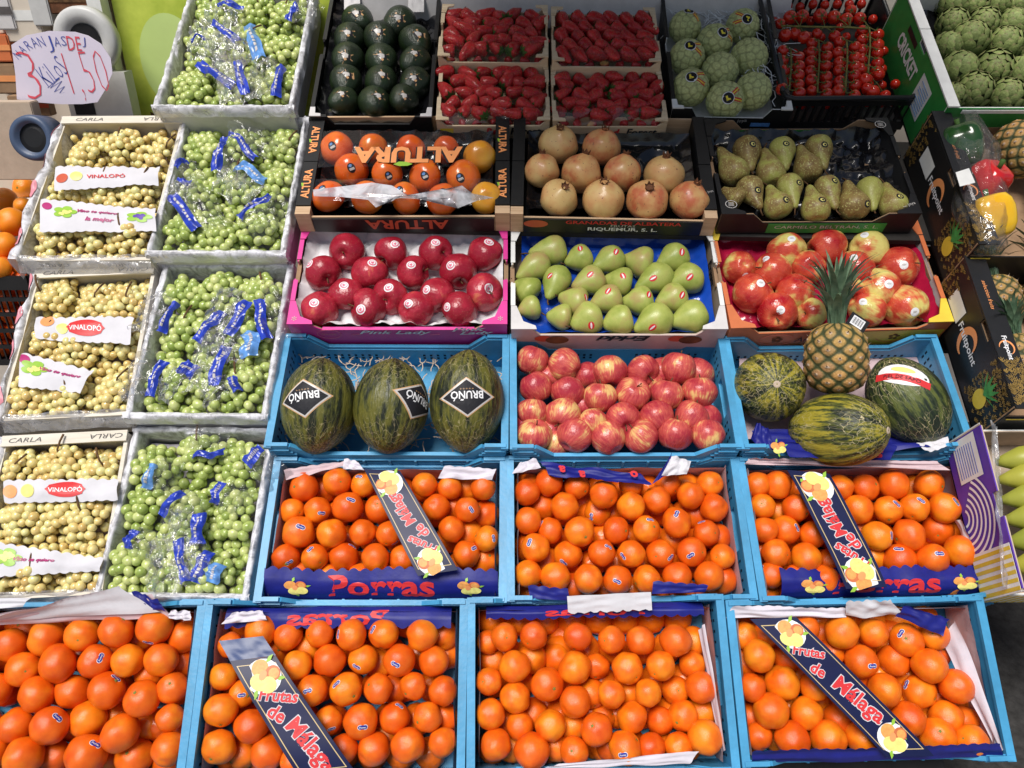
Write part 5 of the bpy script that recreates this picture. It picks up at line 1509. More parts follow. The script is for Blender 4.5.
# avocados
fr = FRS['av'] = mk((314, 117), (437, 118), (328, -14), (437, -14), R6, .10)
carton(fr, 'black carton of dark green avocados beside the strawberries', 'carton', 'fruit_carton', 'cardboard fruit cartons', 'black_card', 'black_card', 'grey_card', cut=(.05, .02, .03), gusset=.03, lip='black_card', side='black_card')
AV = [(240,75,56),(380,85,58),(207,140,56),(315,140,58),(440,150,58),(200,210,58),(320,215,58),(435,220,56),(195,290,58),(318,290,58),(435,295,56),(185,355,52),(295,362,58),(395,348,52),(130,60,50)]
q_ = 838/240
A_ = place('av', (290, 0, q_), AV[:14], P['avo'], 'avocado', 'avocado', 'avocados in the black carton', -.02,
      lambda i, r, p: 'dark green avocado with a tan diamond sticker, %s from left in %s row from top' % (p, r), lambda i: axis_rot((RD.gauss(0, .3), -1, .45+RD.gauss(0, .2)), RD.uniform(0, 6)), rscale=1.0)
for (x, y) in [(230,52),(375,68),(200,120),(305,115),(448,125),(190,200),(318,203),(435,190),(197,265),(320,265),(432,278),(180,332),(308,340),(397,340)]:
    X, Y = 290+x/q_, y/q_
    f = min(A_, key=lambda f: math.hypot(512+F*f.C.x/f.C.dot(DD)-X, 384-4-F*f.C.dot(UU)/f.C.dot(DD)-Y))
    tri = [(-.42, .12), (-.1, .36), (.34, .30), (.42, -.02), (.05, -.34)]
    sh = lambda k, dx=0, dy=0: [(x*k*1.2+dx, y*k*1.2+dy) for x, y in tri]
    decal(f, 'sticker', (X, Y), [poly_shape(sh(1), 'copper', 0, 3), poly_shape(sh(.74), 'ink', 1, 3), poly_shape(sh(.45, -.02, .08), 'silver', 2, 2), poly_shape(sh(.2, .1, -.1), 'copper', 3, 2)], rad(RD.uniform(-25, 15)))
for xx in (352, 416):
    patch(fr, None, 'paper_strip', [(xx-8, 12, -.0), (xx+8, 12, -.0), (xx+8, -8, .02), (xx-8, -8, .02)], M['grey_card'], wave=0)
for o in COL.objects:
    if o.name.startswith('paper_strip'): o.matrix_basis = fr.world
ps = [o for o in COL.objects if o.name.startswith('paper_strip')]
tag(ps[0], 'pale grey paper strip at the back of the avocado carton, nearer the green grapes', 'paper strip', 'paper strips'); tag(ps[1], 'pale grey paper strip at the back of the avocado carton, nearer the strawberries', 'paper strip', 'paper strips')
tag(tray_sheet(fr, -.05, 'black_tray', 'dark moulded tray under the avocados', 'tray', 'fruit_tray', .01, 9, .01))

# strawberries
SB = {'s1': ((438, 58), (549, 57), (441, 4), (548, 7)), 's2': ((551, 62), (662, 62), (551, 7), (655, 9)), 's3': ((437, 121), (550, 121), (438, 61), (549, 61)), 's4': ((551, 122), (668, 122), (551, 66), (661, 66))}
SN = {'s1': 'upper left', 's2': 'upper right', 's3': 'lower left', 's4': 'lower right'}
for k, c4 in SB.items():
    wq = (-1.69, -1.70) if k in ('s3', 's4') else (-1.66, -1.67)
    fr = FRS[k] = mk(*c4, wq, .07, .985)
    cr = carton(fr, 'small pale wooden box of strawberries, %s of the four' % SN[k], 'box', 'strawberry_box', 'wooden strawberry boxes', 'wood_pale', 'wood_pale', 'wood_pale', cut=(.008, .022, .022), gusset=.034, t=.006, lip='wood_pale')
    if k in ('s3', 's4'):
        fo = -fr.D/2-.0012
        put_text(cr, 'Red', (-.055+.06, fo, .030), (1, 0, 0), (0, 0, 1), M['red_print'], w=.055, bold=.04, shear=.2)
        put_text(cr, 'Forest', (.040+.06, fo, .030), (1, 0, 0), (0, 0, 1), M['ink'], w=.095, bold=.03, shear=.2)
        MB().add([(-fr.W/2+.01, fo, .015), (-fr.W/2+.05, fo, .015), (-fr.W/2+.05, fo, .04), (-fr.W/2+.01, fo, .04)], [(0, 1, 2, 3)]).build('yellow_print', M['yellow_print'], cr)
    x0, x1 = c4[2][0]+11, c4[1][0]-13; y0, y1 = c4[2][1]+12, c4[0][1]-8
    nx, ny = 6, 5; lst = []
    for j in range(ny):
        for i in range(nx):
            ordered = k == 's2'
            x = x0+(x1-x0)*(i+.5*(j % 2)*.8)/(nx-.6) + RD.uniform(-2, 2)*(0 if ordered else 1); y = y0+(y1-y0)*j/(ny-1)+RD.uniform(-1.5, 1.5)*(.3 if ordered else 1)
            lst.append((x, y, (10.8 if not ordered else 10.6)*RD.uniform(.88, 1.12)))
    for i, (x, y, r) in enumerate(lst):
        c = fr.st(x, y, -.014+RD.uniform(-.006, .006)); rr = r*c.dot(DD)/F
        a = rad(RD.uniform(-75, -20) if k == 's2' else RD.choice((RD.uniform(-60, 60), RD.uniform(120, 240))))
        ax = V((math.cos(a), math.sin(a)*.9, RD.uniform(-.1, .35)))
        f = put_fruit('strawberry', P['straw'][RD.randrange(4)], c, rr, axis_rot(ax, RD.uniform(0, 6)), 'red strawberry, %s from left in %s row from top, %s box' % (ORD[i % nx], ORD[i//nx], SN[k]), 'strawberry', 'strawberries in the wooden boxes', (.84, .84, RD.uniform(1.0, 1.22)))
        if RD.random() < .85: link('calyx', CALYX, f.o)
    mb = MB()
    for j in range(4):
        for i in range(7):
            mb.lathe([(r*.018, z*.018) for r, z in STRAW], 8, M=fr.world @ Matrix.Translation((-fr.W/2+.03+(fr.W-.06)*i/6, -fr.D/2+.03+(fr.D-.06)*j/3, fr.H-.035)) @ Matrix.Rotation(1.5, 4, 'Y') @ Matrix.Rotation(i*1.3+j, 4, 'X'))
    tag(mb.build('strawberries', M['straw'], None, None, True), 'lower layer of strawberries glimpsed in the %s wooden box' % SN[k], 'strawberries', None, 'stuff')
    pf = thing('plastic_film', 'clear film edge glinting along the front of the %s strawberry box' % SN[k], 'film', fr.world, 'films of the strawberry boxes')
    def ff(s, t, fr=fr): return V((-fr.W/2+.012+(fr.W-.024)*s, -fr.D/2+.008+.045*t, fr.H-.018+.022*t+.004*noise.noise(V((s*6, t*2, fr.W*77)))))
    MB().grid(ff, 40, 6).build('clear_sheet', M['film'], pf, None, True)

# cherimoyas
def cherimoya_mesh(seed):
    rr = random.Random(seed); pts = []
    n = 70
    for i in range(n):
        z = 1-2*(i+.5)/n; a = i*2.39996+rr.uniform(-.12, .12); q = math.sqrt(1-z*z)
        pts.append(V((q*math.cos(a), q*math.sin(a), z)))
    from mathutils.kdtree import KDTree
    kd = KDTree(n)
    for i, p in enumerate(pts): kd.insert(p, i)
    kd.balance()
    nu, nv = 90, 60; vs, cols = [], []
    for j in range(nv+1):
        for i in range(nu):
            ph = math.pi*j/nv; th = 2*math.pi*i/nu
            d = V((math.sin(ph)*math.cos(th), math.sin(ph)*math.sin(th), math.cos(ph)))
            near = kd.find_n(d, 2); e = near[1][2]-near[0][2]
            k = min(1, e/.12); lip = (d-near[0][0]).z
            r = .93+.05*k**.5 - .35*lip*k*.35
            vs.append(d*r); g = .55+.45*k
            v = ((near[0][1]*7919) % 97)/97
            cols.append((.52*g+.07*v, .57*g+.05*v, .25*g+.02*v))
    fs = [(j*nu+i, (j+1)*nu+i, (j+1)*nu+(i+1) % nu, j*nu+(i+1) % nu) for j in range(nv) for i in range(nu)]
    me = MB().add(vs, fs).mesh('cherimoya', M['cherimoya'], True)
    ca = me.color_attributes.new('Col', 'FLOAT_COLOR', 'POINT')
    for i, c in enumerate(cols): ca.data[i].color = (*c, 1)
    return with_bvh(me)
P['cher'] = [cherimoya_mesh(1), cherimoya_mesh(2)]
fr = FRS['ch'] = mk((664, 108), (788, 112), (667, -12), (772, -12), R6, .10)
cc = carton(fr, 'white lined carton of green cherimoyas with shredded paper, beside the tomatoes', 'carton', 'fruit_carton', 'cardboard fruit cartons', 'black_card', 'white_card', 'white_card', cut=(.06, .02, .035), gusset=.03, lip='black_card', front='black_card')
put_text(cc, 'La Joya', (.03, -fr.D/2-.0012, .055), (1, .0, .15), (0, 0, 1), M['silver'], w=.05)
mb = MB()
for dx, dz_ in ((-.14, .05), (-.115, .055), (-.13, .035), (-.105, .032), (-.15, .03)):
    vs, fs = rings(disc2d(dx, dz_, .014, .012), 1); mb.add([V((x, -fr.D/2-.0014, z)) for x, z in vs], fs)
mb.build('printed_fruit', M['twig_g'], cc)
MB().add([(.07, -fr.D/2-.0014, .035), (.13, -fr.D/2-.0014, .035), (.13, -fr.D/2-.0014, .05), (.07, -fr.D/2-.0014, .05)], [(0, 1, 2, 3)]).build('barcode_patch', M['bag_sky'], cc)
CH = [(140,110,58),(258,170,64),(370,105,60),(140,230,64),(395,232,68),(280,285,66),(155,350,66),(300,405,68),(412,365,66)]
A_ = place('ch', (650, 0, 4), CH, P['cher'], 'cherimoya', 'cherimoya', 'cherimoyas in the carton', -.022, lambda i, r, p: 'pale green cherimoya, %s from left in %s row from top of its carton' % (p, r), tilt_rot(.6, (0, -.3, .8)), rscale=1.12)
for (x, y, a) in [(385,78,170),(287,133,20),(157,186,10),(163,310,10),(312,392,20),(150,50,10)]:
    X, Y = 650+x/4, y/4
    f = min(A_, key=lambda f: math.hypot(512+F*f.C.x/f.C.dot(DD)-X, 384-F*f.C.dot(UU)/f.C.dot(DD)-Y))
    fl = []
    for s_ in (-1, 1):
        for b, (mt, o0) in enumerate((('red_print', -.06), ('yellow_print', .0), ('red_print', .06))):
            a2 = s_*.45
            pl = [(.30, o0-.03), (.75, o0-.05), (.75, o0+.03), (.30, o0+.03)]
            fl.append(poly_shape([(x*math.cos(a2)-y*math.sin(a2), x*math.sin(a2)+y*math.cos(a2)) for x, y in subdiv(pl, 3)], mt, 0+b*.3, 2))
    decal(f, 'sticker', (X, Y), fl+[poly_shape(disc2d(0, 0, .32, .31), 'white', 2), poly_shape(disc2d(0, 0, .28, .27), 'ink', 3), poly_shape([(-.12, -.12), (.10, -.12), (.10, -.05), (-.02, -.05), (-.02, .12), (-.12, .12)], 'yellow_print', 4, 1)], rad(a), .015)
def net(fr, cx, cy, r, nm_lab):
    mb = MB(); n = 16
    c = fr.px(cx, cy, -.03)
    for k in range(3):
        z = -.020+.010*k; 
        for i in range(n):
            for s in (-1, 1):
                a, b = 2*math.pi*(i+.5*(k % 2))/n, 2*math.pi*(i+.5*(k % 2)+.5*s)/n
                q0, q1 = r*(1.0-.02*k), r*(1.0-.02*(k+1))
                mb.bar(c+V((q0*math.cos(a), q0*math.sin(a), z)), c+V((q1*math.cos(b), q1*math.sin(b), z+.011)), .0022, .0022)
    return tag(mb.build('foam_net', M['white_net'], None, fr.world), nm_lab, 'foam net', 'white foam nets around the cherimoyas')
for i, f in enumerate(A_):
    x, y, r = CH[i]
    r_n, p_n = row_names([(q[0], q[1]) for q in CH], 40)[i]
    net(fr, 650+x/4, y/4, r/4*f.C.dot(DD)/F*1.04, 'white foam net around the cherimoya %s from left in %s row' % (p_n, r_n))
curls(fr, 'white shredded paper strips at the back of the cherimoya carton', 672, 778, -2, 30, -.03, 120, M['white_net'], seed=9, L=.08)
curls(fr, 'white shredded paper strips along the right side of the cherimoya carton', 762, 776, 20, 90, -.02, 40, M['white_net'], seed=10, L=.09)

# cherry tomatoes
fr = FRS['to'] = mk((772, 100), (908, 98), (768, -12), (890, -12), R6, .13)
root = thing('plastic_crate', 'black plastic crate full of red cherry tomatoes on the vine', 'crate', fr.world)
W, D, H = fr.W, fr.D, fr.H
for sy in (-1, 1):
    y = sy*(D/2-.004); mb = MB(); h = H-(.0)
    mb.box((-W/2, y-.004, 0), (W/2, y+.004, .035)); mb.box((-W/2, y-.0041, h-.03), (W/2, y+.0041, h))
    for i in range(17): 
        x = -W/2+.01+(W-.02)*i/16; mb.box((x-.004, y-.0035, .035), (x+.004, y+.0035, h-.03))
    mb.build('end_wall', M['black_pl'], root)
for sx in (-1, 1):
    x = sx*(W/2-.004); mb = MB()
    mb.box((x-.004, -D/2+.009, 0), (x+.004, D/2-.009, H-.001)); mb.build('side_wall', M['black_pl'], root)
rim = [V((-W/2, -D/2+.03, H)), V((-W/2+.01, -D/2+.008, H)), V((-W/2+.03, -D/2, H)), V((W/2-.03, -D/2, H)), V((W/2-.01, -D/2+.008, H)), V((W/2, -D/2+.03, H)), V((W/2, D/2, H)), V((-W/2, D/2, H)), V((-W/2, -D/2+.03, H))]
MB().tube(rim, .009, 8).build('rim', M['black_pl'], root, None, True)
MB().box((-W/2+.009, -D/2+.009, .002), (W/2-.009, D/2-.009, .008)).build('base', M['black_pl'], root)
SEPAL = star_mesh('sepals', M['calyx'], 5, .12, .95, .98, -.12)
def truss(label, vine, toms):
    """vine: photo points; toms: (x, y, r) zoomed positions"""
    rt = thing('tomato_truss', label, 'tomatoes', fr.world, 'trusses of cherry tomatoes')
    vp = [fr.px(650+x/4, y/4, .004+.004*math.sin(i)) for i, (x, y) in enumerate(vine)]
    MB().tube(vp, .0030, 6).build('vine', M['twig_g'], rt, None, True)
    for x, y, r in toms:
        p = fr.px(650+x/4, y/4, -.012+RD.uniform(-.006, .004)); rr = r/4*2.4/F
        nv = min(vp, key=lambda q: (q-p).length)
        d = (nv-p); d.z = abs(d.z)+.01
        t = link('tomato', P['tomato'][RD.randrange(2)][0], rt, Matrix.Translation(p) @ axis_rot(d.normalized()+V((0, 0, .5)), RD.uniform(0, 6)).to_4x4() @ Matrix.Diagonal((rr, rr, rr, 1)))
        link('sepals', SEPAL, t)
        MB().tube([p+d.normalized()*rr*.9, (p+nv)/2+V((0, 0, .006)), nv], .0014, 5).build('stalk', M['twig_g'], rt, None, True)
truss('horizontal truss of bright red tomatoes along the back of the black crate', [(525,103),(600,106),(700,108),(800,110),(880,116)], [(560,70,30),(610,65,28),(680,64,30),(735,70,29),(785,78,28),(838,75,27),(803,42,24),(540,142,28),(580,135,26),(615,150,27),(520,95,22),(668,135,22),(738,145,25),(760,110,18)])
def vtr(label, x, y0, y1, extra=(), sp=38):
    vine = [(x+4*math.sin(k), y0+(y1-y0)*k/5) for k in range(6)]; t = []
    k = 0; y = y0+12
    while y < y1:
        t += [(x-30+RD.uniform(-4, 4), y+RD.uniform(-5, 5), RD.uniform(23, 27)), (x+31+RD.uniform(-4, 4), y+sp/2+RD.uniform(-5, 5), RD.uniform(23, 27))]; y += sp
    truss(label, vine, t+list(extra))
vtr('vertical truss of tomatoes nearest the cherimoyas', 562, 195, 360)
vtr('vertical truss of tomatoes, second from the cherimoyas', 674, 160, 370)
vtr('vertical truss of tomatoes right of the middle of the black crate', 786, 160, 372, [(755,368,28)])
vtr('vertical truss of tomatoes nearest the green carton, loose fruit at its front', 877, 110, 300, [(862,320,28),(890,368,28),(868,355,24),(940,382,22),(915,300,24)])
mb = MB()
for j in range(7):
    for i in range(9):
        mb.lathe([(.016*a, .016*b) for a, b in uv_sphere_prof(8)], 10, M=fr.world @ Matrix.Translation((-W/2+.03+(W-.06)*(i+.5*(j % 2))/8.5, -D/2+.03+(D-.06)*j/6, H-.045+RD.uniform(-.006, .006))))
tag(mb.build('tomatoes', M['tomato'], None, None, True), 'lower layer of cherry tomatoes glimpsed between the vines', 'tomatoes', None, 'stuff')

# ------------------------------------------------------------------ grapes
GB = {
 'L1a': ((22, 260), (157, 258), (54, 118), (178, 118), (-1.735, -1.73)),
 'L1b': ((-2, 420), (131, 414), (33, 272), (155, 266), (-1.80, -1.79)),
 'L1c': ((-32, 602), (106, 594), (-2, 438), (126, 432), (-1.875, -1.855)),
 'L2a': ((174, 108), (300, 108), (174, -14), (308, -14), (-1.665, -1.67)),
 'L2b': ((157, 254), (289, 254), (176, 118), (302, 118), (-1.735, -1.735)),
 'L2c': ((131, 416), (269, 418), (160, 264), (288, 264), (-1.80, -1.795)),
 'L2d': ((102, 596), (252, 600), (129, 428), (268, 428), (-1.875, -1.86)),
}
GL = {'L1a': 'topmost white grape box', 'L1b': 'middle white grape box', 'L1c': 'lowest white grape box', 'L2a': 'topmost green grape box', 'L2b': 'second green grape box', 'L2c': 'third green grape box', 'L2d': 'lowest green grape box'}
def crumple_rim(par, fr, mat, drop_in=.05, drop_out=.030, amp=.008):
    W, D, H = fr.W, fr.D, fr.H
    for side in range(4):
        sd = RD.random()*60
        L = W if side < 2 else D
        prof = [(-.013, -drop_in), (-.011, -.012), (-.008, .002), (.001, .005), (.008, -.003), (.011, -drop_out)]
        def f(s, t):
            u = t*(len(prof)-1); i = min(int(u), len(prof)-2); q = u-i
            o = prof[i][0]*(1-q)+prof[i+1][0]*q; z = prof[i][1]*(1-q)+prof[i+1][1]*q
            a = (s-.5)*(L+.02)
            n1 = noise.noise(V((a*16+sd, u*.8, sd))); n2 = noise.noise(V((a*45+sd, u*1.6, sd+5)))
            o += amp*.5*n1; z += amp*.7*n2 + amp*.6*n1
            if i == 0: z += .02*n1
            if side == 0: return V((a, -D/2-o, H+z))
            if side == 1: return V((a, D/2+o, H+z))
            if side == 2: return V((-W/2-o, a, H+z))
            return V((W/2+o, a, H+z))
        MB().grid(f, 60, 12).build('crinkled_liner', mat, par, None, True)

HINTS = ('left', 'middle', 'right'), ('top', 'middle', 'front')
BZ = {'L1a': ((52, 165, 162, 190), (38, 205, 158, 228)), 'L1b': ((38, 321, 132, 338), (22, 360, 88, 386)), 'L1c': ((0, 482, 120, 499), (-8, 549, 104, 572))}
def grape_box(key, kind):
    c = GB[key]; fr = FRS[key] = mk(c[0], c[1], c[2], c[3], c[4], .12, .985)
    W, D, H = fr.W, fr.D, fr.H; white = kind == 'y'
    if white:
        root = thing('wooden_box', 'whitewashed wooden box of pale yellow grapes, %s of three' % {'L1a': 'topmost', 'L1b': 'middle one', 'L1c': 'lowest'}[key], 'box', fr.world, 'white wooden grape boxes')
        mb = MB(); t = .010
        for sy in (-1, 1):
            y0, y1 = sorted((sy*D/2, sy*(D/2-t))); MB().box((-W/2, y0, 0), (W/2, y1, H-(.012 if sy < 0 else 0))).build('end_wall', M['white_wood'], root)
        for sx in (-1, 1):
            x0, x1 = sorted((sx*W/2, sx*(W/2-t))); MB().box((x0, -D/2+t+.0005, 0), (x1, D/2-t-.0005, H-.003)).build('side_wall', M['white_wood'], root)
        MB().box((-W/2+t, -D/2+t, .001), (W/2-t, D/2-t, .006)).build('base', M['white_wood'], root)
        fo = -D/2-.001
        for xx, fl in ((.10, -1), (-.09, -1)):
            put_text(root, 'CARLA', (xx, fo, H-.032), (fl, 0, 0), (0, 0, fl), M['ink_grey'], w=.085, shear=.2, h=.015)
        # upper edge board at the back, lying on the wall and printed as well
        MB().box((-W/2, D/2-.024, H+.001), (W/2, D/2+.006, H+.007)).build('edge_board', M['white_wood'], root)
        for xx, fl in ((-.10, 1), (.11, -1)):
            put_text(root, 'CARLA', (xx, D/2-.009, H+.007), (fl, 0, 0), (0, fl, 0), M['ink_grey'], w=.085, shear=.2, h=.013)
        rimf = MB()
        for sx in (-1,):
            sd = RD.random()*30
            prof = [(-.014, -.05), (-.010, -.01), (-.003, .006), (.010, .004), (.02, -.03), (.03, -.09)]
            def f(s, t):
                u = t*5; i = min(int(u), 4); q = u-i
                o = prof[i][0]*(1-q)+prof[i+1][0]*q; z = prof[i][1]*(1-q)+prof[i+1][1]*q
                a = (s-.5)*(D+.01); n1 = noise.noise(V((a*14+sd, u*.7, sd))); n2 = noise.noise(V((a*38, u*1.5, sd)))
                return V((sx*(W/2+o+.010*n1), a, H+z+.008*n2+.006*n1))
            MB().grid(f, 50, 12).build('crinkled_liner', M['liner'], root, None, True)
            mbp = MB()
            for yy in (-D*.36, -.02, D*.18, D*.42):
                vs, fs = rings(disc2d(yy, .62+RD.uniform(-.1, .1), .030, .16, 12), 2)
                mbp.add([f(max(0, min(1, x/(D+.01)+.5)), max(0, min(1, y)))+V((-.002, 0, .003)) for x, y in vs], fs)
            mbp.build('pink_print', M['pink_print2'], root, None, True)
        sd = RD.random()*30
        def f(s, t):
            a = (s-.5)*W; y = -D/2-.02+.035*t
            return V((a, y, H-.006+.012*noise.noise(V((a*18, t*2, sd)))-.04*(1-t)**2))
        MB().grid(f, 40, 6).build('crinkled_liner', M['liner_thin'], root, None, True)
    else:
        root = carton(fr, 'grey lined carton of bagged green grapes, %s' % {'L2a': 'topmost of four, beside the avocados', 'L2b': 'second from top of four', 'L2c': 'third from top of four', 'L2d': 'lowest of four, beside the oranges'}[key], 'carton', 'grape_carton', 'grey grape cartons', 'grey_card', 'grey_card', 'grey_card', cut=(.001, .002, .004), gusset=0)
        crumple_rim(root, fr, M['liner'])
        for sx in (1,):
            for k in range(3):
                put_text(root, ('UVA', '0,5 kg', 'UVA')[k], (W/2+.0015, -D*.3+k*D*.3, H*.55), (0, 1, 0), (0, 0, 1), M['ink_grey'], w=.05, shear=.1) if False else None
    # bunches
    cx = [-W*.30, 0, W*.30]; cy = [D*.30, 0, -D*.31]
    cent = [(cx[i]+RD.uniform(-.03, .03), cy[j]+RD.uniform(-.025, .025), i, j) for j in range(3) for i in range(3)]
    bun = []
    for (x, y, i, j) in cent:
        lab = 'bunch of %s grapes, %s in its %s row, %s' % ('pale yellow' if white else 'green', HINTS[0][i], HINTS[1][j], GL[key])
        b = thing('grape_bunch', lab, 'grapes', fr.world @ Matrix.Translation((x, y, H-.075)), 'bunches of pale yellow grapes' if white else 'bunches of green grapes')
        bun.append((x, y, b))
    pr = P['grape_y' if white else 'grape_g']; r0 = .0120 if white else .0130
    ins = .024; cnt = {}
    for lay, (zb, sp) in enumerate(((-.028, 1.72), (-.050, 2.05))):
        s = r0*sp; ny = int((D-2*ins)/(s*.866)); 
        for jj in range(ny+1):
            nx = int((W-2*ins)/s)
            for ii in range(nx+1):
                x = -W/2+ins+s*(ii+.5*(jj % 2))+RD.uniform(-.3, .3)*r0; y = -D/2+ins+s*.866*jj+RD.uniform(-.3, .3)*r0
                if abs(x) > W/2-ins*.8: continue
                k = min(range(9), key=lambda q: math.hypot(x-bun[q][0], y-bun[q][1])); d = math.hypot(x-bun[k][0], y-bun[k][1])
                hgt = .046*(1-min(1, d/.080)**1.6) - .012 + .018*noise.noise(V((x*14, y*14, W*31)))
                if lay == 0 and d > .056 and RD.random() < .55: continue
                z = zb + hgt*(1 if lay == 0 else .5)+RD.uniform(-.004, .004)
                pw = (fr.MB @ V((x, y, H))); dpt = pw.dot(DD); qx, qy = 512+F*pw.x/dpt, 384-F*pw.dot(UU)/dpt
                if white and any(bx0 < qx < bx1 and by0 < qy < by1 for bx0, by0, bx1, by1 in BZ.get(key, ())): z = min(z, -.022)
                rr = r0*RD.uniform(.84, 1.12); b = bun[k]
                cnt[k] = cnt.get(k, 0)+1
                if cnt[k] > 95: continue
                link('grape', pr[RD.randrange(2)][0], b[2], Matrix.Translation((x-b[0], y-b[1], z+.075)) @ rand_rot().to_4x4() @ Matrix.Diagonal((rr, rr, rr, 1)))
    for x, y, b in bun:
        if RD.random() < (.75 if white else .3):
            a = RD.uniform(.6, 2.4); p = V((RD.uniform(-.02, .02), RD.uniform(-.01, .02), .078))
            MB().tube([p, p+V((.012*math.cos(a), .012, .014)), p+V((.03*math.cos(a), .035*math.sin(a), .016)), p+V((.045*math.cos(a), .055*math.sin(a), .012))], .0022, 6, r1=.003).build('stalk', M['twig'], b, None, True)
    for x, y, b in bun:
        mbs = MB(); kk = 0
        for q in range(7):
            a = q*.9+RD.uniform(-.3, .3); L_ = RD.uniform(.03, .065); z0 = .052
            p0 = V((0, 0, z0)); p1 = V((L_*.5*math.cos(a), L_*.5*math.sin(a), z0+RD.uniform(-.002, .012))); p2 = V((L_*math.cos(a+.2), L_*math.sin(a+.2), z0-.006+RD.uniform(-.004, .008)))
            mbs.tube([p0, p1, p2], .0018, 5, r1=.0011)
        mbs.build('stem', M['twig_g' if RD.random() < .6 else 'twig'], b, None, True)
    def f(s, t):
        x = -W/2+.014+(W-.028)*s; y = -D/2+.014+(D-.028)*t
        return V((x, y, H-.075+.012*noise.noise(V((x*18, y*18, 5)))))
    tag(MB().grid(f, 20, 20).build('paper_sheet', M['paper'] if not white else M['paper_pink'], None, fr.world, True), 'pale paper lining the bottom of the %s' % GL[key], 'paper sheet', 'paper linings of the grape boxes')
    return root
M['pink_print2'] = plain('faded_pink_print', (.72, .28, .34), .4, .4, .1, 60)
for k in ('L1a', 'L1b', 'L1c'): CR[k] = grape_box(k, 'y')
for k in ('L2a', 'L2b', 'L2c', 'L2d'): CR[k] = grape_box(k, 'g')

# white paper bands between the pale grapes
def pband(key, quad, label, prints):
    fr = FRS[key]; a, b, c, d = [fr.px(*q) for q in quad]; sd = RD.random()*9
    root = thing('paper_band', label, 'paper band', fr.world, 'white paper bands on the pale grapes')
    L = (b-a).length; h = (d-a).length
    def f(s, t):
        p = a*(1-s)*(1-t)+b*s*(1-t)+c*s*t+d*(1-s)*t
        e = (d-a).normalized()
        p = p + V((0, 0, .010*noise.noise(V((s*3.5+sd, t*1.5, 1)))+.006*math.sin(math.pi*t)))
        if t > .999: p += e*wavy(L*s, .026, .006)
        if t < .001: p -= e*wavy(L*s, .026, .004)
        return p
    MB().grid(f, 60, 8).build('sheet', M['paper_white'], root, None, True)
    for (t, s0, t0, w, mt, kw) in prints:
        fn = lambda x, y, l: f(max(0, min(1, s0+x/L)), max(0, min(1, t0+y/h)))+V((0, 0, .0012+l))
        if t == 'oval':
            vs, fs = rings([(w*(math.cos(q)*(1+.06*math.cos(q*10))), w*.45*(math.sin(q))) for q in [2*math.pi*i/30 for i in range(30)]], 3)
            MB().add([fn(x, y, .0002) for x, y in vs], fs).build('printed_oval', M[mt], root)
        elif t == 'disc':
            vs, fs = rings(disc2d(0, 0, w, w), 2); MB().add([fn(x, y, .0002) for x, y in vs], fs).build('printed_disc', M[mt], root)
        elif t == 'bunch':
            mb = MB(); rr = random.Random(int(s0*100))
            for i in range(5):
                q = 2*math.pi*i/5; vs, fs = rings(disc2d(w*1.1*math.cos(q), w*.8*math.sin(q), w*.7, w*.5), 1); mb.add([fn(x, y, .0003) for x, y in vs], fs, 0)
            for i in range(14):
                q, e = rr.uniform(0, 6.28), rr.uniform(0, .8)*w
                vs, fs = rings(disc2d(e*math.cos(q), e*.8*math.sin(q), w*.28, w*.28, 10), 1); mb.add([fn(x, y, .0006+.00005*i) for x, y in vs], fs, 1)
            mb.build('printed_grapes', [M['leaf_print'], M[mt]], root)
        else:
            vs, fs = text2d(t, w, None, **kw); MB().add([fn(x, y, .0008) for x, y in vs], fs).build('lettering', M[mt], root)
    return root
z_ = .016
pband('L1a', [(54, 190, z_), (158, 184, z_), (160, 168, z_), (56, 168, z_)], 'narrow white paper band across the upper grapes of the topmost white box', [('VINALOPÓ', .50, .5, .11, 'red_print', dict(bold=.015)), ('disc', .08, .45, .018, 'altura_red', {}), ('disc', .22, .5, .018, 'lemon_print', {})])
pband('L1a', [(40, 232, z_), (156, 230, z_), (156, 210, z_), (41, 200, z_)], 'wide white paper band with cursive words and a blue grape picture, topmost white box', [('disc', .06, .8, .014, 'pink_dk', {}), ('bunch', .22, .62, .020, 'lemon_print', {}), ('Vino te quiero', .50, .66, .11, 'pink_dk', dict(shear=.4, bold=.03)), ('la mejor', .52, .36, .08, 'pink_dk', dict(shear=.4, bold=.03)), ('bunch', .86, .55, .022, 'purple_card', {})])
pband('L1b', [(36, 338, z_), (130, 344, z_), (134, 318, z_), (36, 318, z_)], 'white paper band with a red oval among the grapes of the middle white box', [('oval', .52, .55, .050, 'red_print', {}), ('VINALOPÓ', .52, .55, .088, 'white', dict(bold=.015)), ('disc', .12, .8, .018, 'altura_o', {}), ('disc', .28, .5, .016, 'lemon_print', {})])
pband('L1b', [(18, 386, z_), (80, 392, z_), (94, 372, z_), (22, 354, z_)], 'white paper band with cursive words at the lower left of the middle white box', [('disc', .05, .85, .014, 'pink_dk', {}), ('bunch', .22, .62, .020, 'lemon_print', {}), ('Vino te quiero', .60, .62, .10, 'pink_dk', dict(shear=.4, bold=.03))])
pband('L1c', [(4, 502, z_), (118, 500, z_), (118, 480, z_), (4, 482, z_)], 'white paper band with a red oval across the lowest white grape box', [('oval', .55, .55, .048, 'red_print', {}), ('VINALOPÓ', .55, .55, .085, 'white', dict(bold=.015)), ('disc', .06, .5, .018, 'altura_o', {}), ('disc', .22, .5, .018, 'lemon_print', {})])
pband('L1c', [(-6, 576, z_), (100, 570, z_), (104, 560, z_), (-4, 544, z_)], 'sloping white paper band near the front of the lowest white grape box', [('bunch', .12, .6, .020, 'lemon_print', {}), ('Vino te quiero', .38, .55, .10, 'pink_dk', dict(shear=.4, bold=.03))])

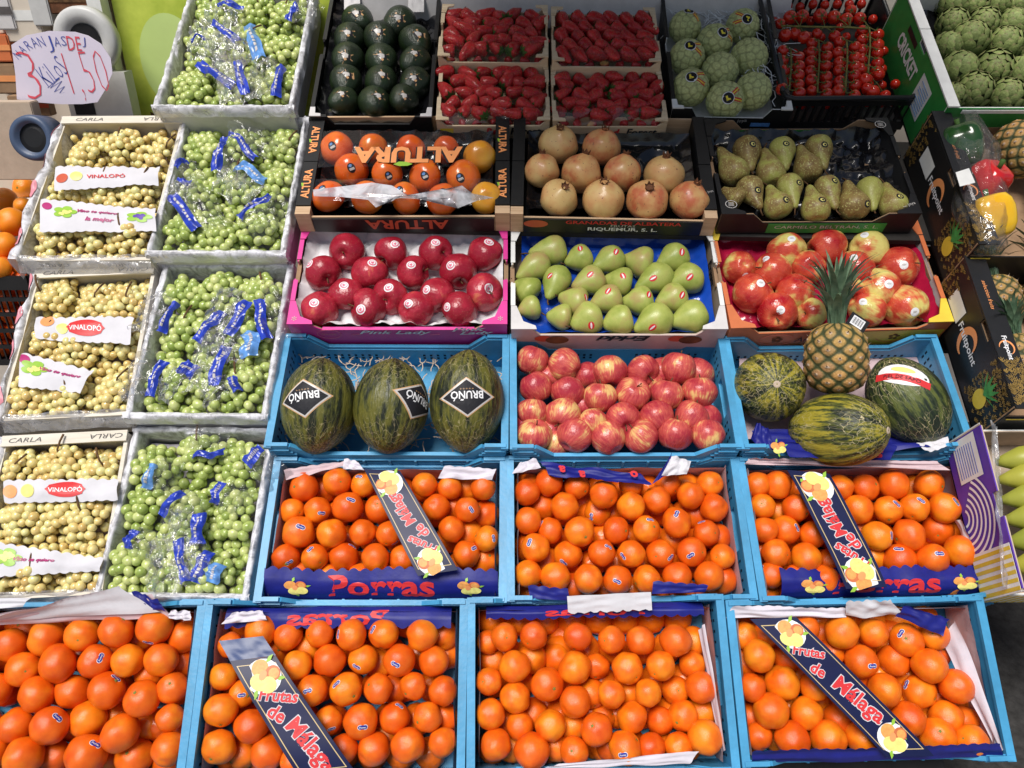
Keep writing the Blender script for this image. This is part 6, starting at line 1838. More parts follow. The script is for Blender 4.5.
# blue printed bag pieces and the clear bags of the green grapes
BANDS = {
 'L2a': [(212,21,236,42,11,0),(248,24,260,57,14,1),(200,62,233,85,10,0),(236,60,245,94,11,0),(280,65,274,95,11,0),(218,2,242,8,10,0),(297,2,288,20,8,0),(191,39,206,38,5,0)],
 'L2b': [(224,136,215,170,10,0),(229,133,256,157,9,0),(172,194,197,229,12,0),(236,166,266,179,12,1),(269,194,239,217,9,0),(186,159,175,166,8,0),(176,181,192,181,7,0)],
 'L2c': [(174,301,159,331,9,0),(221,310,194,340,12,0),(248,301,227,335,12,0),(259,298,268,338,12,0),(248,331,251,355,18,1),(225,346,213,385,12,0),(163,361,150,396,10,0),(182,364,194,373,14,0),(231,376,236,391,9,0)],
 'L2d': [(192,454,224,450,8,0),(262,448,245,463,12,0),(151,463,144,488,9,1),(182,491,160,515,8,0),(222,482,212,503,10,0),(200,513,197,544,13,0),(179,539,186,582,9,0),(209,551,194,582,12,0),(135,530,126,548,8,0),(218,563,209,582,14,1)],
}
def vis_place(X, Y):
    pass
for key, bl in BANDS.items():
    fr = FRS[key]
    xs = sorted(range(len(bl)), key=lambda i: (bl[i][1]+bl[i][3]))
    for n, (x0, y0, x1, y1, w, sky) in enumerate(bl):
        a, b = fr.px(x0, y0, .020), fr.px(x1, y1, .020); L = (b-a).length; ww = w*2.1/F
        ex = (b-a).normalized(); ey = V((-ex.y, ex.x, 0)); sd = RD.random()*40
        rank = ORD[xs.index(n)]
        root = thing('grape_bag', 'clear bag with %s band, %s band from top, %s' % ('pale blue' if sky else 'bright blue', rank, GL[key]), 'bag', fr.world, 'clear bags with blue bands')
        def f(s, t):
            p = a + ex*(L*s) + ey*(ww*(t-.5)*(1+.35*noise.noise(V((s*2+sd, 1, sd)))))
            p += ey*(.012*noise.noise(V((s*1.8+sd, 9, sd))))
            return p + V((0, 0, .012*noise.noise(V((s*4+sd, t*2.5, sd)))+.010*math.sin(math.pi*s)-.012*abs(2*t-1)**2*(.5+noise.noise(V((s*3, sd, 2))))))
        MB().grid(f, 24, 8).build('printed_band', M['bag_sky' if sky else 'bag_blue'], root, None, True)
        mb = MB(); u = .15
        while u < .8 and w > 8:
            q = RD.uniform(.04, .09)
            mb.grid(lambda s, t: f(u+q*s, .40+.2*t)+V((0, 0, .0012)), 3, 2); u += q+.03
        if mb.v: mb.build('printed_dashes', M['silver'], root)
        # the clear part of the bag beside its band
        side = RD.choice((-1, 1)); bw = RD.uniform(.065, .095)
        def g(s, t):
            p = a + ex*(L*(s*1.4-.2)) + ey*side*(ww*.4+bw*t*(1+.25*noise.noise(V((s*3+sd, 2, 2)))))
            return p + V((0, 0, .018*noise.noise(V((s*5+sd, t*4, sd+2)))+.008*noise.noise(V((s*13+sd, t*9, sd)))+.012*math.sin(math.pi*t)-.02*t*t+.002))
        MB().grid(g, 26, 18).build('clear_sheet', M['bag'], root, None, True)
# ------------------------------------------------------------------ right-hand column
WR = (-1.56, -1.57)
# artichokes in the green carton
fr = FRS['ar'] = mk((934, 108), (1120, 108), (914, -14), (1094, -14), (-1.575, -1.575), .20)
g = carton(fr, 'green carton of artichokes with a white rim at the top right', 'carton', 'fruit_carton', 'cardboard fruit cartons', 'green_card', 'white_card', 'white_card', cut=(.001, .002, .004), gusset=0, side='green_card')
for sx in (-1, 1):
    x0, x1 = sorted((sx*(fr.W/2+.001), sx*(fr.W/2-.032)))
    MB().box((x0, -fr.D/2-.002, fr.H+.001), (x1, .058, fr.H+.006)).build('white_flap', M['white_card'], g)
    MB().box((x0, .061, fr.H+.001), (x1, fr.D/2, fr.H+.006)).build('white_flap', M['white_card'], g)
MB().box((-fr.W/2+.045, -fr.D/2-.003, fr.H-.02), (fr.W/2-.045, -fr.D/2-.0015, fr.H-.008)).build('white_edge', M['white_card'], g)
put_text(g, 'CRICKET', (-fr.W/2-.001, .05, .115), (0, -1, 0), (0, 0, 1), M['white_card'], w=.19, h=.05, bold=.04)
put_text(g, 'www.', (-fr.W/2-.001, .12, .165), (0, -1, 0), (0, 0, 1), M['silver'], w=.05) if False else None
mb = MB().add([(-fr.W/2-.001, -.17, .05), (-fr.W/2-.001, -.08, .05), (-fr.W/2-.001, -.08, .16), (-fr.W/2-.001, -.17, .16)], [(0, 3, 2, 1)])
lbl = mb.build('paper_label', M['white_card'], g)
mb = MB()
for k in range(9): mb.bar((-fr.W/2-.0016, -.16, .062+.010*k), (-fr.W/2-.0016, -.095-.02*(k % 3 == 1), .062+.010*k), .0005, .0022)
mb.build('label_lines', M['bag_sky'], lbl)
MB().box((-fr.W/2-.0012, .03, .155), (-fr.W/2-.0004, .12, .175)).build('hand_hole', M['black_card'], g)

def artichoke_mesh(seed):
    rr = random.Random(seed); mb = MB(); cols = []
    n = 64
    mb.lathe([(.86*a, .86*b) for a, b in uv_sphere_prof(10)], 16); cols += [(.05, .075, .03)]*len(mb.v)
    for i in range(n):
        q = (i+.5)/n; ph = math.pi*(.04+.80*q); th = i*2.39996+rr.uniform(-.1, .1)
        d = V((math.sin(ph)*math.cos(th), math.sin(ph)*math.sin(th), math.cos(ph)))
        up = V((math.cos(ph)*math.cos(th), math.cos(ph)*math.sin(th), -math.sin(ph)))*-1     # towards the tip
        e = d.cross(up).normalized(); L = .62*(.55+.45*math.sin(ph)); w = .34*(.5+.5*math.sin(ph))
        vs = []; n0 = len(mb.v)
        v = rr.uniform(.85, 1.2)
        for k in range(5):
            u = k/4
            for j in (-1, 0, 1):
                ww = w*(1-u**2.2)**.5 if k < 4 else .02
                p = d*(.90+.10*math.sin(u*2.4)-.02*(j*j)+.05*u) + up*(L*(u-.45)) + e*(j*ww)
                vs.append(p)
                cols.append(tuple(c*v for c in ((.17+.06*u, .225+.05*u, .07+.02*u) if k < 4 else (.2, .16, .08))))
        mb.add(vs, [f for k in range(4) for f in ((k*3, k*3+1, k*3+4, k*3+3), (k*3+1, k*3+2, k*3+5, k*3+4))])
    me = mb.mesh('artichoke', M['arti'], True)
    ca = me.color_attributes.new('Col', 'FLOAT_COLOR', 'POINT')
    for i, c in enumerate(cols): ca.data[i].color = (*c, 1)
    return (me, None)
P['arti'] = [artichoke_mesh(1), artichoke_mesh(2), artichoke_mesh(3)]
AR = [(800,18,48),(862,22,46),(930,15,48),(1000,18,48),(800,78,48),(895,78,50),(985,85,52),(1070,80,52),(780,148,42),(850,130,58),(960,145,55),(1055,160,56),(815,225,56),(925,222,60),(1020,240,58),(1110,230,56),(800,305,40),(865,290,57),(965,308,56),(1065,320,58)]
place('ar', (700, 0, 1024/324), AR, P['arti'], 'artichoke', 'artichoke', 'artichokes in the green carton', -.06, lambda i, r, p: 'green artichoke, %s from left in %s row from top of the green carton' % (p, r), tilt_rot(.35, (0, -.1, 1)), rscale=1.06)
tag(tray_sheet(fr, -.10, 'black_tray', 'dark lining at the bottom of the artichoke carton', 'tray', 'fruit_tray', .01, 9, .01))

def fp_box(key, corners, w, label, H=.175):
    fr = FRS[key] = mk(*corners, w, H)
    rt = carton(fr, label, 'carton', 'pineapple_carton', 'black pineapple cartons', 'black_card', 'card', 'black_card', cut=(.001, .002, .05), gusset=0, side='black_card', t=.008)
    xo = -fr.W/2-.001
    P3 = lambda y, z, l=0: V((xo-l, y, z))          # left outer side: reading direction -y
    tx = lambda t, y, z, **k: put_text(rt, t, (xo, y, z), (0, -1, 0), (0, 0, 1), k.pop('mat'), **k)
    tx('Fruitpoint', .01, .082, mat=M['white'], w=.13, bold=.02)
    mb = MB()
    for k in range(26):
        a0, a1 = .3+4.6*k/26, .3+4.6*(k+1)/26; w0 = .008*math.sin(math.pi*(k+.5)/26)+.002
        for (r, s) in ((.034, 1),):
            mb.add([P3(.01-(r-w0)*math.cos(a0), .082+(r-w0)*math.sin(a0)*1.2, .0004), P3(.01-(r+w0)*math.cos(a0), .082+(r+w0)*math.sin(a0)*1.2, .0004), P3(.01-(r+w0)*math.cos(a1), .082+(r+w0)*math.sin(a1)*1.2, .0004), P3(.01-(r-w0)*math.cos(a1), .082+(r-w0)*math.sin(a1)*1.2, .0004)], [(0, 1, 2, 3)])
    mb.build('printed_crescent', M['altura_o'], rt)
    mb = MB().add([P3(.165, .065, .0003), P3(.085, .065, .0003), P3(.085, .12, .0003), P3(.165, .12, .0003)], [(0, 1, 2, 3)]); mb.build('white_label', M['white_card'], rt)
    # golden pineapple pattern along the lower end of the side
    rr = random.Random(5); mb = MB()
    for i in range(170):
        y = -fr.D/2+.01+.13*rr.random()**.8; z = .012+(H-.02)*rr.random(); r = .006
        for k in range(3):
            a = -.6+k*.6
            mb.bar(P3(y, z, .0005), P3(y+r*math.sin(a)*1.6, z+r*math.cos(a)*1.6, .0005), .0016, .0004, (1, 0, 0))
    mb.build('printed_pattern', M['gold_dk'], rt); mb = MB()
    for i in range(70):
        y = fr.D/2-.07*rr.random(); z = .012+(H-.02)*rr.random(); r = .006
        for k in range(3):
            a = -.6+k*.6
            mb.bar(P3(y, z, .0005), P3(y+r*math.sin(a)*1.6, z+r*math.cos(a)*1.6, .0005), .0016, .0004, (1, 0, 0))
    mb.build('printed_pattern', M['gold_dk'], rt)
    # printed pineapple
    mb = MB(); cy, cz = -fr.D/2+.085, .075
    vs, fs = rings(disc2d(cy, cz-.012, .026, .03), 2); mb.add([P3(y, z, .0008) for y, z in vs], fs, 0)
    for k in range(7):
        a = -1.2+.4*k; L = .06
        q = [(cy, cz+.008), (cy+L*.5*math.sin(a)+.008*math.cos(a), cz+.012+L*.5*math.cos(a)), (cy+L*math.sin(a), cz+.015+L*math.cos(a)), (cy+L*.5*math.sin(a)-.008*math.cos(a), cz+.012+L*.5*math.cos(a))]
        mb.add([P3(y, z, .0010+.0001*k) for y, z in q], [(0, 1, 2, 3)], 1)
    mb.build('printed_pineapple', [M['yellow_card'], M['leaf_green']], rt)
    # broad top flap folded along the rim, printed too
    fl = MB().box((-fr.W/2+.0005, -fr.D/2, fr.H+.001), (-fr.W/2+.055, fr.D/2, fr.H+.006)).build('top_flap', M['black_card'], rt)
    put_text(fl, 'Fruitpoint', (-fr.W/2+.028, -.06, fr.H+.006), (0, -1, 0), (1, 0, 0), M['white'], w=.07, bold=.02, lift=.001)
    put_text(fl, 'selection fruits', (-fr.W/2+.028, .10, fr.H+.006), (0, -1, 0), (1, 0, 0), M['altura_o'], w=.09, shear=.3, lift=.001)
    mb = MB()
    for i in range(110):
        y = -fr.D/2+.005+.13*rr.random(); x = -fr.W/2+.004+.048*rr.random()
        for k in range(3):
            a = -.7+k*.7; mb.bar((x, y, fr.H+.0068), (x+.010*math.sin(a), y+.010*math.cos(a), fr.H+.0068), .0014, .0004)
    mb.build('printed_leaves', M['gold_dk'], fl)
    mb = MB()
    for k in range(20):
        a0, a1 = .4+4.2*k/20, .4+4.2*(k+1)/20
        c0 = V((-fr.W/2+.028, -.06, fr.H+.0066))
        mb.bar(c0+V((.018*math.sin(a0), -.020*math.cos(a0), 0)), c0+V((.018*math.sin(a1), -.020*math.cos(a1), 0)), .004*math.sin(math.pi*(k+.5)/20)+.001, .0004)
    mb.build('printed_crescent', M['altura_o'], fl)
    MB().box((-fr.W/2+.008, -fr.D/2-.003, .12), (-fr.W/2+.06, -fr.D/2-.0012, fr.H-.052)).build('yellow_print', M['yellow_card'], rt)
    return rt
M['gold_dk'] = plain('golden_print', (.30, .19, .05), .45, .4, .2, 60)
M['leaf_green'] = plain('leaf_green_ink', (.06, .30, .07), .45, .4, .2, 60)
fp_box('fp1', ((974, 246), (1150, 246), (933, 112), (1090, 112)), (-1.60, -1.60), 'black carton with gold print holding bagged peppers and a pineapple')
fp_box('fp2', ((1004, 410), (1190, 410), (971, 256), (1140, 256)), (-1.66, -1.66), 'black carton with gold print holding loose pineapples')
for k, l in (('fp1', 'upper'), ('fp2', 'lower')):
    tag(tray_sheet(FRS[k], -.13, 'card', 'brown cardboard floor of the %s black pineapple carton' % l, 'cardboard', 'cardboard_sheet', .006, 6, .012, edge=0), group='cardboard floors')
# peppers in a clear bag
def pepper_mesh(mat, seed):
    def fn(p):
        th = math.atan2(p.y, p.x); q = math.hypot(p.x, p.y)
        lob = 1+.10*math.cos(4*th+seed)*min(1, q*1.3)
        return V((p.x*lob, p.y*lob, p.z - .10*(1-min(1, q/.5))*(1 if p.z > 0 else -1)))
    prof = [(0, .95), (.18, 1.0), (.45, 1.05), (.75, .95), (.93, .65), (1, .25), (.97, -.2), (.90, -.6), (.74, -.95), (.5, -1.12), (.22, -1.1), (0, -1.0)]
    return (MB().lathe(prof, 40, fn=fn).mesh('bell_pepper', mat, True), None)
PEPSTALK = MB().tube([(0, 0, .8), (.03, 0, 1.05), (.12, .05, 1.35)], .10, 8, r1=.13).mesh('stalk', M['calyx'], True)
fr = FRS['fp1']
for (x, y, r, mt, ax, lab) in ((962, 146, 20, 'pep_g', (-.2, 1, .5), 'dark green bell pepper at the top of the clear bag'), (986, 182, 19, 'pep_r', (.3, .2, 1), 'shiny red bell pepper in the middle of the clear bag'), (992, 216, 20, 'pep_y', (-.25, .8, .45), 'yellow bell pepper at the bottom of the clear bag')):
    c = fr.st(x, y, -.02); rr = r*c.dot(DD)/F
    f = put_fruit('bell_pepper', pepper_mesh(M[mt], x), c, rr, axis_rot(ax, .4), lab, 'bell pepper', 'bagged bell peppers')
    link('stalk', PEPSTALK, f.o)
bg = thing('pepper_bag', 'clear crinkled bag around the three bell peppers', 'bag', fr.world)
a_ = fr.px(972, 132, 0); b_ = fr.px(990, 225, 0)
def f(s, t):
    ph = math.pi*t; th = 2*math.pi*s
    m = a_.lerp(b_, .5-.72*math.cos(ph)); rad_ = (.066+.012*math.sin(7*ph))*math.sin(ph)**.5
    n1 = noise.noise(V((3*math.cos(th), 3*math.sin(th), t*5)))
    return m + V((rad_*(1+.25*n1)*math.cos(th), .3*rad_*n1, -.02+.062*math.sin(ph)**.5*(math.sin(th)*(.95+.2*n1)))) 
MB().grid(f, 48, 30).build('clear_sheet', M['bag_clear'] if 'bag_clear' in M else M['film'], bg, None, True)
c = fr.px(965, 178, .035)
MB().add([c+V(p) for p in ((-.022, -.03, 0), (.02, -.02, .004), (.016, .03, .006), (-.02, .02, 0))], [(0, 1, 2, 3)]).build('paper_label', M['white_card'], bg)
fr = FRS['fp1']; c = fr.st(1022, 150, -.04); pineapple(c, .066, (.2, -1, .1), 'pineapple lying beside the bagged peppers at the right edge', 1)
fr = FRS['fp2']
pineapple(fr.st(998, 300, -.075), .056, (-.1, 1, .3), 'pineapple lying at the upper left of the lower black carton', 0)
pineapple(fr.st(1019, 362, -.065), .058, (-.15, .9, .45), 'pineapple with its blue grey crown pointing up in the lower black carton', 1)
pineapple(fr.st(1050, 300, -.075), .064, (.1, 1, .2), 'pineapple at the right edge of the lower black carton', 0)

# bananas
fr = FRS['ba'] = mk((1012, 592), (1200, 592), (988, 422), (1150, 422), (-1.73, -1.70), .16)
bb = carton(fr, 'purple and yellow printed carton of green bananas at the right edge', 'carton', 'banana_carton', None, 'white_card', 'card_pale', 'purple_card', cut=(.001, .002, .05), gusset=0, side='purple_card')
xo = -fr.W/2-.001
mb = MB()
for k in range(7):
    for i in range(24):
        a0, a1 = .1+2.4*i/24, .1+2.4*(i+1)/24; r = .02+.017*k
        pc = lambda a, rr: V((xo-.0004, .0-rr*math.cos(a)*.9, .005+rr*math.sin(a)))
        if .0 < r*math.sin(a0) < .15: mb.add([pc(a0, r), pc(a0, r+.007), pc(a1, r+.007), pc(a1, r)], [(0, 1, 2, 3)])
mb.build('printed_arcs', M['white'], bb)
MB().add([(xo-.0008, .08, .03), (xo-.0008, .19, .03), (xo-.0008, .19, .13), (xo-.0008, .08, .13)], [(0, 3, 2, 1)]).build('white_label', M['white_card'], bb)
mb = MB()
for k in range(8): mb.bar((xo-.0012, .09, .04+.01*k), (xo-.0012, .17, .04+.01*k), .0005, .002)
mb.build('label_lines', M['ink_blue'], bb)
mb = MB().box((xo-.0009, -fr.D/2, .0), (xo-.0003, -fr.D/2+.11, fr.H-.003), 0)
for k in range(6): mb.box((xo-.0014, -fr.D/2+.004+.018*k, .0), (xo-.0010, -fr.D/2+.013+.018*k, fr.H-.003), 1)
mb.build('printed_stripes', [M['white_card'], M['yellow_card']], bb)
mb = MB().box((-fr.W/2, -fr.D/2-.0016, 0), (fr.W/2, -fr.D/2-.0008, fr.H-.055), 0)
for k in range(24): mb.box((-fr.W/2+.02*k, -fr.D/2-.0022, 0), (-fr.W/2+.02*k+.01, -fr.D/2-.0018, fr.H-.055), 1)
mb.build('printed_stripes', [M['white_card'], M['yellow_card']], bb)
def banana(p, q, sag, r, label):
    pts = []; n = 12
    mid = (p+q)/2
    for i in range(n+1):
        t = i/n; pts.append(p.lerp(q, t)+V((0, 0, sag*math.sin(math.pi*t)))+V((0, -sag*.8*math.sin(math.pi*t), 0)))
    mb = MB(); k = 8; vs = []
    for i, c in enumerate(pts):
        d = (pts[min(i+1, n)]-pts[max(i-1, 0)]).normalized(); e = d.cross(V((0, 0, 1))).normalized(); g_ = e.cross(d)
        t = i/n; rr = r*min(1, .30+3*t, .25+2.6*(1-t))
        for a in range(10):
            w = 2*math.pi*a/10; m = 1+.05*math.cos(5*w); vs.append(c+e*(rr*m*math.cos(w))+g_*(rr*m*math.sin(w)))
    fs = [(i*10+a, i*10+(a+1) % 10, (i+1)*10+(a+1) % 10, (i+1)*10+a) for i in range(n) for a in range(10)]+[tuple(range(10))[::-1], tuple(range(n*10, n*10+10))]
    return tag(mb.add(vs, fs).build('banana', M['banana'], None, fr.world, True), label, 'banana', 'bananas in the printed carton')
for i, y in enumerate((452, 470, 490, 510, 532, 556)):
    banana(fr.px(996+i*3, y+10, -.045), fr.px(1072, y-12, -.03), .02, .031, 'green yellow banana, %s from the top in the printed carton' % ORD[i])
bg = thing('banana_bag', 'clear plastic sheet crumpled over the left side of the bananas', 'bag', fr.world)
def f(s, t):
    p = fr.px(990+18*t+12*s, 420+165*s, .0)
    return p+V((0, 0, .012*noise.noise(V((s*8, t*4, 3)))-.045*t))
MB().grid(f, 40, 12).build('clear_sheet', M['liner_thin'], bg, None, True)

# ------------------------------------------------------------------ left edge: large oranges in a black crate
class WFr(Fr):
    def __init__(s, wmat, W, D, H):
        s.W, s.D, s.H = W, D, H
        s.M = MS.inverted() @ wmat; s.R = s.M.to_3x3(); s.MB = s.M @ Matrix.Translation((0, 0, -H)); s.inv = s.M.inverted(); s.world = MS @ s.MB
rw = MS @ (ray(26, 276)*2.32)
W, D, H = .42, .34, .30
fr = FRS['lo'] = WFr(Matrix.Translation((rw.x-W/2, rw.y+D/2, rw.z)), W, D, H)
root = thing('plastic_crate', 'black slatted plastic crate of large oranges at the left edge', 'crate', fr.world)
def grat(f0, L):
    mb = MB()
    mb.bar(f0(0, H-.018), f0(L, H-.018), .006, .036) if False else None
    return mb
for (nm, o, ex) in (('front_wall', V((-W/2, -D/2, 0)), V((1, 0, 0))), ('back_wall', V((-W/2, D/2, 0)), V((1, 0, 0)))):
    mb = MB()
    for z, h in ((.01, .02), (.065, .012), (.12, .012), (.175, .012), (.225, .012), (H-.022, .044)):
        mb.box(o+V((0, -.004, z-h/2)), o+V((W, .004, z+h/2)))
    for i in range(22): 
        x = .006+(W-.012)*i/21; mb.box(o+V((x-.002, -.003, .02)), o+V((x+.002, .003, H-.044)))
    mb.build(nm, M['black_pl'], root)
for sx in (-1, 1):
    mb = MB()
    for z, h in ((.01, .02), (.065, .012), (.12, .012), (.175, .012), (.225, .012), (H-.022, .044)):
        mb.box((sx*W/2-.004, -D/2+.005, z-h/2), (sx*W/2+.004, D/2-.005, z+h/2))
    for i in range(16):
        y = -D/2+.012+(D-.024)*i/15; mb.box((sx*W/2-.003, y-.002, .02), (sx*W/2+.003, y+.002, H-.044))
    mb.build('side_wall', M['black_pl'], root)
MB().box((-W/2+.005, -D/2+.005, .002), (W/2-.005, D/2-.005, .01)).build('base', M['black_pl'], root)
k5 = 192/36*1.0
LO = [(24,188,10.5),(5,200,12),(12,222,14.5),(3,246,14),(23,263,12.5),(23,206,9),(-20,215,14),(-25,245,14),(0,268,11),(-45,230,14),(-40,255,13),(-30,195,12)]
for i, (x, y, r) in enumerate(LO):
    c = fr.st(x, y, .02+(.05 if y < 230 else 0)); rr = r*c.dot(DD)/F
    f = put_fruit('orange', P['orange_b'][i % 4], c, rr, rand_rot(), 'big bright orange in the black crate at the left edge, %s from the top' % ORD[i], 'orange', 'large oranges in the black crate')
    link('stem_end', ORANGE_STEM, f.o)
mb = MB()
for k in range(5):
    for j in range(5):
        for i in range(6):
            mb.lathe([(.034*a, .034*b) for a, b in uv_sphere_prof(8)], 12, M=fr.world @ Matrix.Translation((-W/2+.042+(W-.084)*i/5, -D/2+.042+(D-.084)*j/4, .045+.056*k)))
tag(mb.build('oranges', M['orange'], None, None, True), 'deeper oranges glimpsed through the slats of the black crate', 'oranges', None, 'stuff')

# ------------------------------------------------------------------ display stand under the crates
st = thing('display_stand', 'dark stepped display stand carrying all the fruit crates', 'display stand', Matrix.Identity(4))
def board(fr, u0, u1, extra_y=.0, dz=-.004):
    Mx = fr.world
    o = fr.MB.translation
    c = fr.MB
    mb = MB().box((u0-o.x, -fr.D/2+.002, dz-.018), (u1-o.x, fr.D/2-.002, dz), M=Mx)
    return mb.build('shelf_board', M['stand'], st)
M['stand'] = plain('dark_stand_wood', (.030, .027, .025), .6, .3, .2, 12, .2, 50)
def row_board(keys):
    fr = FRS[keys[len(keys)//2]]
    us = [(fr.inv @ (FRS[k].MB @ V((sx*FRS[k].W/2, sy*FRS[k].D/2, 0)))).x for k in keys for sx in (-1, 1) for sy in (-1, 1)]
    board(fr, fr.MB.translation.x+min(us)+.01, fr.MB.translation.x+max(us)+(.09 if keys[0][0] in 'de' else -.01))
for ks in (('a1', 'a2', 'a3', 'a4'), ('b1', 'b2', 'b3'), ('c1', 'c2', 'c3'), ('d1', 'd2', 'd3'), ('e1', 'e2', 'e3'), ('av',), ('s3', 's4'), ('s1', 's2'), ('ch',), ('to',), ('L1a',), ('L1b',), ('L1c',), ('L2a',), ('L2b',), ('L2c',), ('L2d',), ('fp1',), ('fp2',), ('ar',), ('ba',)):
    row_board(ks)
mb = MB()
def leg(x, fr, yy=.0):
    p = fr.world @ V((0, yy, -.022)); mb.box((x-.02, p.y-.02, 0), (x+.02, p.y+.02, p.z-.01))
for x in (-1.1, -.4, .4, 1.1):
    for k in ('b2', 'd2', 's3'): leg(x, FRS[k])
mb.build('leg_frame', M['stand'], st)
# sloping back board that closes the stand beneath the crates
p0 = FRS['a3'].world @ V((0, -.18, -.03)); p1 = FRS['s1'].world @ V((0, .12, -.10))
MB().add([(-.5, p0.y, p0.z-.12), (1.1, p0.y, p0.z-.12), (1.1, p1.y, p1.z-.14), (-.5, p1.y, p1.z-.14)], [(0, 1, 2, 3)]).build('back_panel', M['stand'], st)

# ------------------------------------------------------------------ shop front behind
YB = 3.05
M['facade'] = plain('beige_facade', (.60, .53, .46), .8, .2, .1, 5, .3, 40)
M['cream'] = plain('cream_panel', (.68, .60, .50), .6, .3, .06, 8)
M['poster'] = plain('lime_poster', (.55, .62, .10), .45, .4, .35, 5, c2=(.30, .42, .03))
M['poster_fruit'] = plain('pale_lime_print', (.58, .74, .26), .4, .4, .06, 3)
M['grey_pl'] = plain('grey_plastic', (.55, .55, .54), .4, .4, .05)
M['blue_grey'] = plain('blue_grey_plastic', (.06, .09, .16), .4, .4, .05)
M['lav'] = plain('lavender_paper', (.73, .67, .80), .7, .2, .03, 5)
sf = thing('shop_front', 'beige shop front wall with white framed window behind the stall', 'shop front', Matrix.Translation((0, YB, 0)))
MB().box((-5, .05, 0), (5, .30, 4.2)).build('wall', M['facade'], sf)
def rectY(x0, y0, x1, y1, Y):
    a = pixY(x0, y1, Y); b = pixY(x1, y0, Y); return a, b
a, b = rectY(106, 113, 120, -60, YB-.12); a2 = pixY(127, 113, YB-.12)
L_ = V((0, YB, 0))
mb = MB()
t0, t1 = pixY(111, 0, YB-.1), pixY(127, 118, YB-.1)
mb.box((t1.x-.035, -.13, t1.z-.3), (t1.x+.012, -.07, 2.6)); mb.box((-4, -.13, t1.z-.36), (t1.x+.012, -.07, t1.z-.301))
mb.build('window_frame', M['white_card'], sf)
MB().box((-4, -.02, .6), (t1.x-.036, .045, 2.6)).build('window_backing', M['cream'], sf)
a = pixY(132, 116, YB-.05)
po = thing('poster', 'lime green poster with a big pale round fruit beside the window post', 'poster', Matrix.Translation((0, YB-.06, 0)))
MB().box((t1.x+.02, -.004, a.z-.2), (-.62, 0, a.z+.75)).build('sheet', M['poster'], po)
c = pixY(168, 62, YB-.06)
vs, fs = rings(disc2d(c.x+.02, c.z, .115, .16, 40), 3); MB().add([V((x, -.0055, z)) for x, z in vs], fs).build('printed_fruit', M['poster_fruit'], po)
vs, fs = rings([(c.x-.10, c.z-.17), (c.x-.02, c.z-.20), (c.x+.02, c.z-.26), (c.x-.09, c.z-.26)], 1); MB().add([V((x, -.0065, z)) for x, z in vs], fs).build('printed_ground', M['twig'], po)
def gbox(name, x0, y0, x1, y1, Y, d, mat, label, cat, lid=None):
    a, b = pixY(x0, y1, Y), pixY(x1, y0, Y); cx, w, h = (a.x+b.x)/2, b.x-a.x, b.z-a.z
    rt = thing(name, label, cat, Matrix.Translation((cx, Y+d/2, a.z)))
    bm = bmesh.new(); bmesh.ops.create_cube(bm, size=1); 
    for v in bm.verts: v.co = V((v.co.x*w, v.co.y*d, (v.co.z+.5)*h))
    bmesh.ops.bevel(bm, geom=bm.edges[:], offset=min(w, h, d)*.06, segments=2, affect='EDGES')
    me = bpy.data.meshes.new('body'); bm.to_mesh(me); bm.free(); me.materials.append(M[mat]); link('body', me, rt)
    if lid:
        MB().box((-w/2*1.02, -d/2*1.02-.002, h*.42), (w/2*1.02, -d/2-.001, h*.62)).build('printed_strip', M[lid], rt)
    return rt
gbox('goods_box', -12, -8, 6, 30, YB-.10, .08, 'grey_card', 'grey white package in the window at the top left corner', 'package', 'ink_grey')
gbox('goods_box', -14, 34, 6, 62, YB-.10, .08, 'orange_card', 'orange brown package in the window above the low shelf', 'package', 'altura_o')
gbox('goods_box', 8, -10, 32, 42, YB-.09, .06, 'cream', 'tall cream package standing left of the price sign', 'package', 'white_card')
gbox('goods_box', 34, -10, 44, 26, YB-.10, .07, 'grey_pl', 'grey package behind the top of the price sign', 'package')
gbox('bread_basket', 46, -14, 98, 14, YB-.09, .06, 'crown', 'dark brown basket of goods at the top of the window', 'basket', 'twig')
gbox('goods_box', -10, 64, 14, 94, YB-.11, .08, 'card', 'brown package left of the price sign', 'package', 'altura_o')
gbox('cardboard_box', -60, 102, 30, 180, YB-.36, .05, 'card_pale', 'large tan cardboard box behind the black crate of oranges', 'cardboard box')
gbox('cardboard_box', 12, 96, 46, 116, YB-.27, .04, 'card', 'small brown cardboard box below the price sign', 'cardboard box', 'altura_red')
# weighing scale dial and its case
c = pixY(86, 40, YB-.20)
sl = thing('weighing_scale', 'round grey scale dial behind the price sign', 'scale', Matrix.Translation((c.x, YB-.20, c.z)))
MB().lathe([(.0, .0), (.055, 0), (.060, .012), (.095, .014), (.105, .005), (.105, -.03), (0, -.03)], 40, M=Matrix.Rotation(math.pi/2, 4, 'X')).build('dial', M['grey_pl'], sl, None, True)
MB().lathe([(0, .004), (.052, .003)], 30, M=Matrix.Rotation(math.pi/2, 4, 'X')).build('face', M['black_card'], sl)
MB().box((-.11, -.012, -.30), (.11, .05, -.10)).build('case', M['grey_pl'], sl)
MB().box((-.09, -.014, -.24), (-.02, -.0125, -.19)).build('display', M['ink'], sl)
c = pixY(36, 138, YB-.46)
tp_ = thing('tape_roll', 'thick black roll in a blue grey holder left of the topmost grape box', 'tape holder', Matrix.Translation(c))
MB().lathe([(.0, .01), (.045, .01), (.050, .03), (.068, .03), (.072, .015), (.072, -.06), (0, -.06)], 36, M=Matrix.Rotation(math.pi/2-.2, 4, 'X')).build('holder', M['blue_grey'], tp_, None, True)
MB().lathe([(0, .016), (.03, .016), (.046, .012)], 30, M=Matrix.Rotation(math.pi/2-.2, 4, 'X')).build('roll', M['black_card'], tp_)
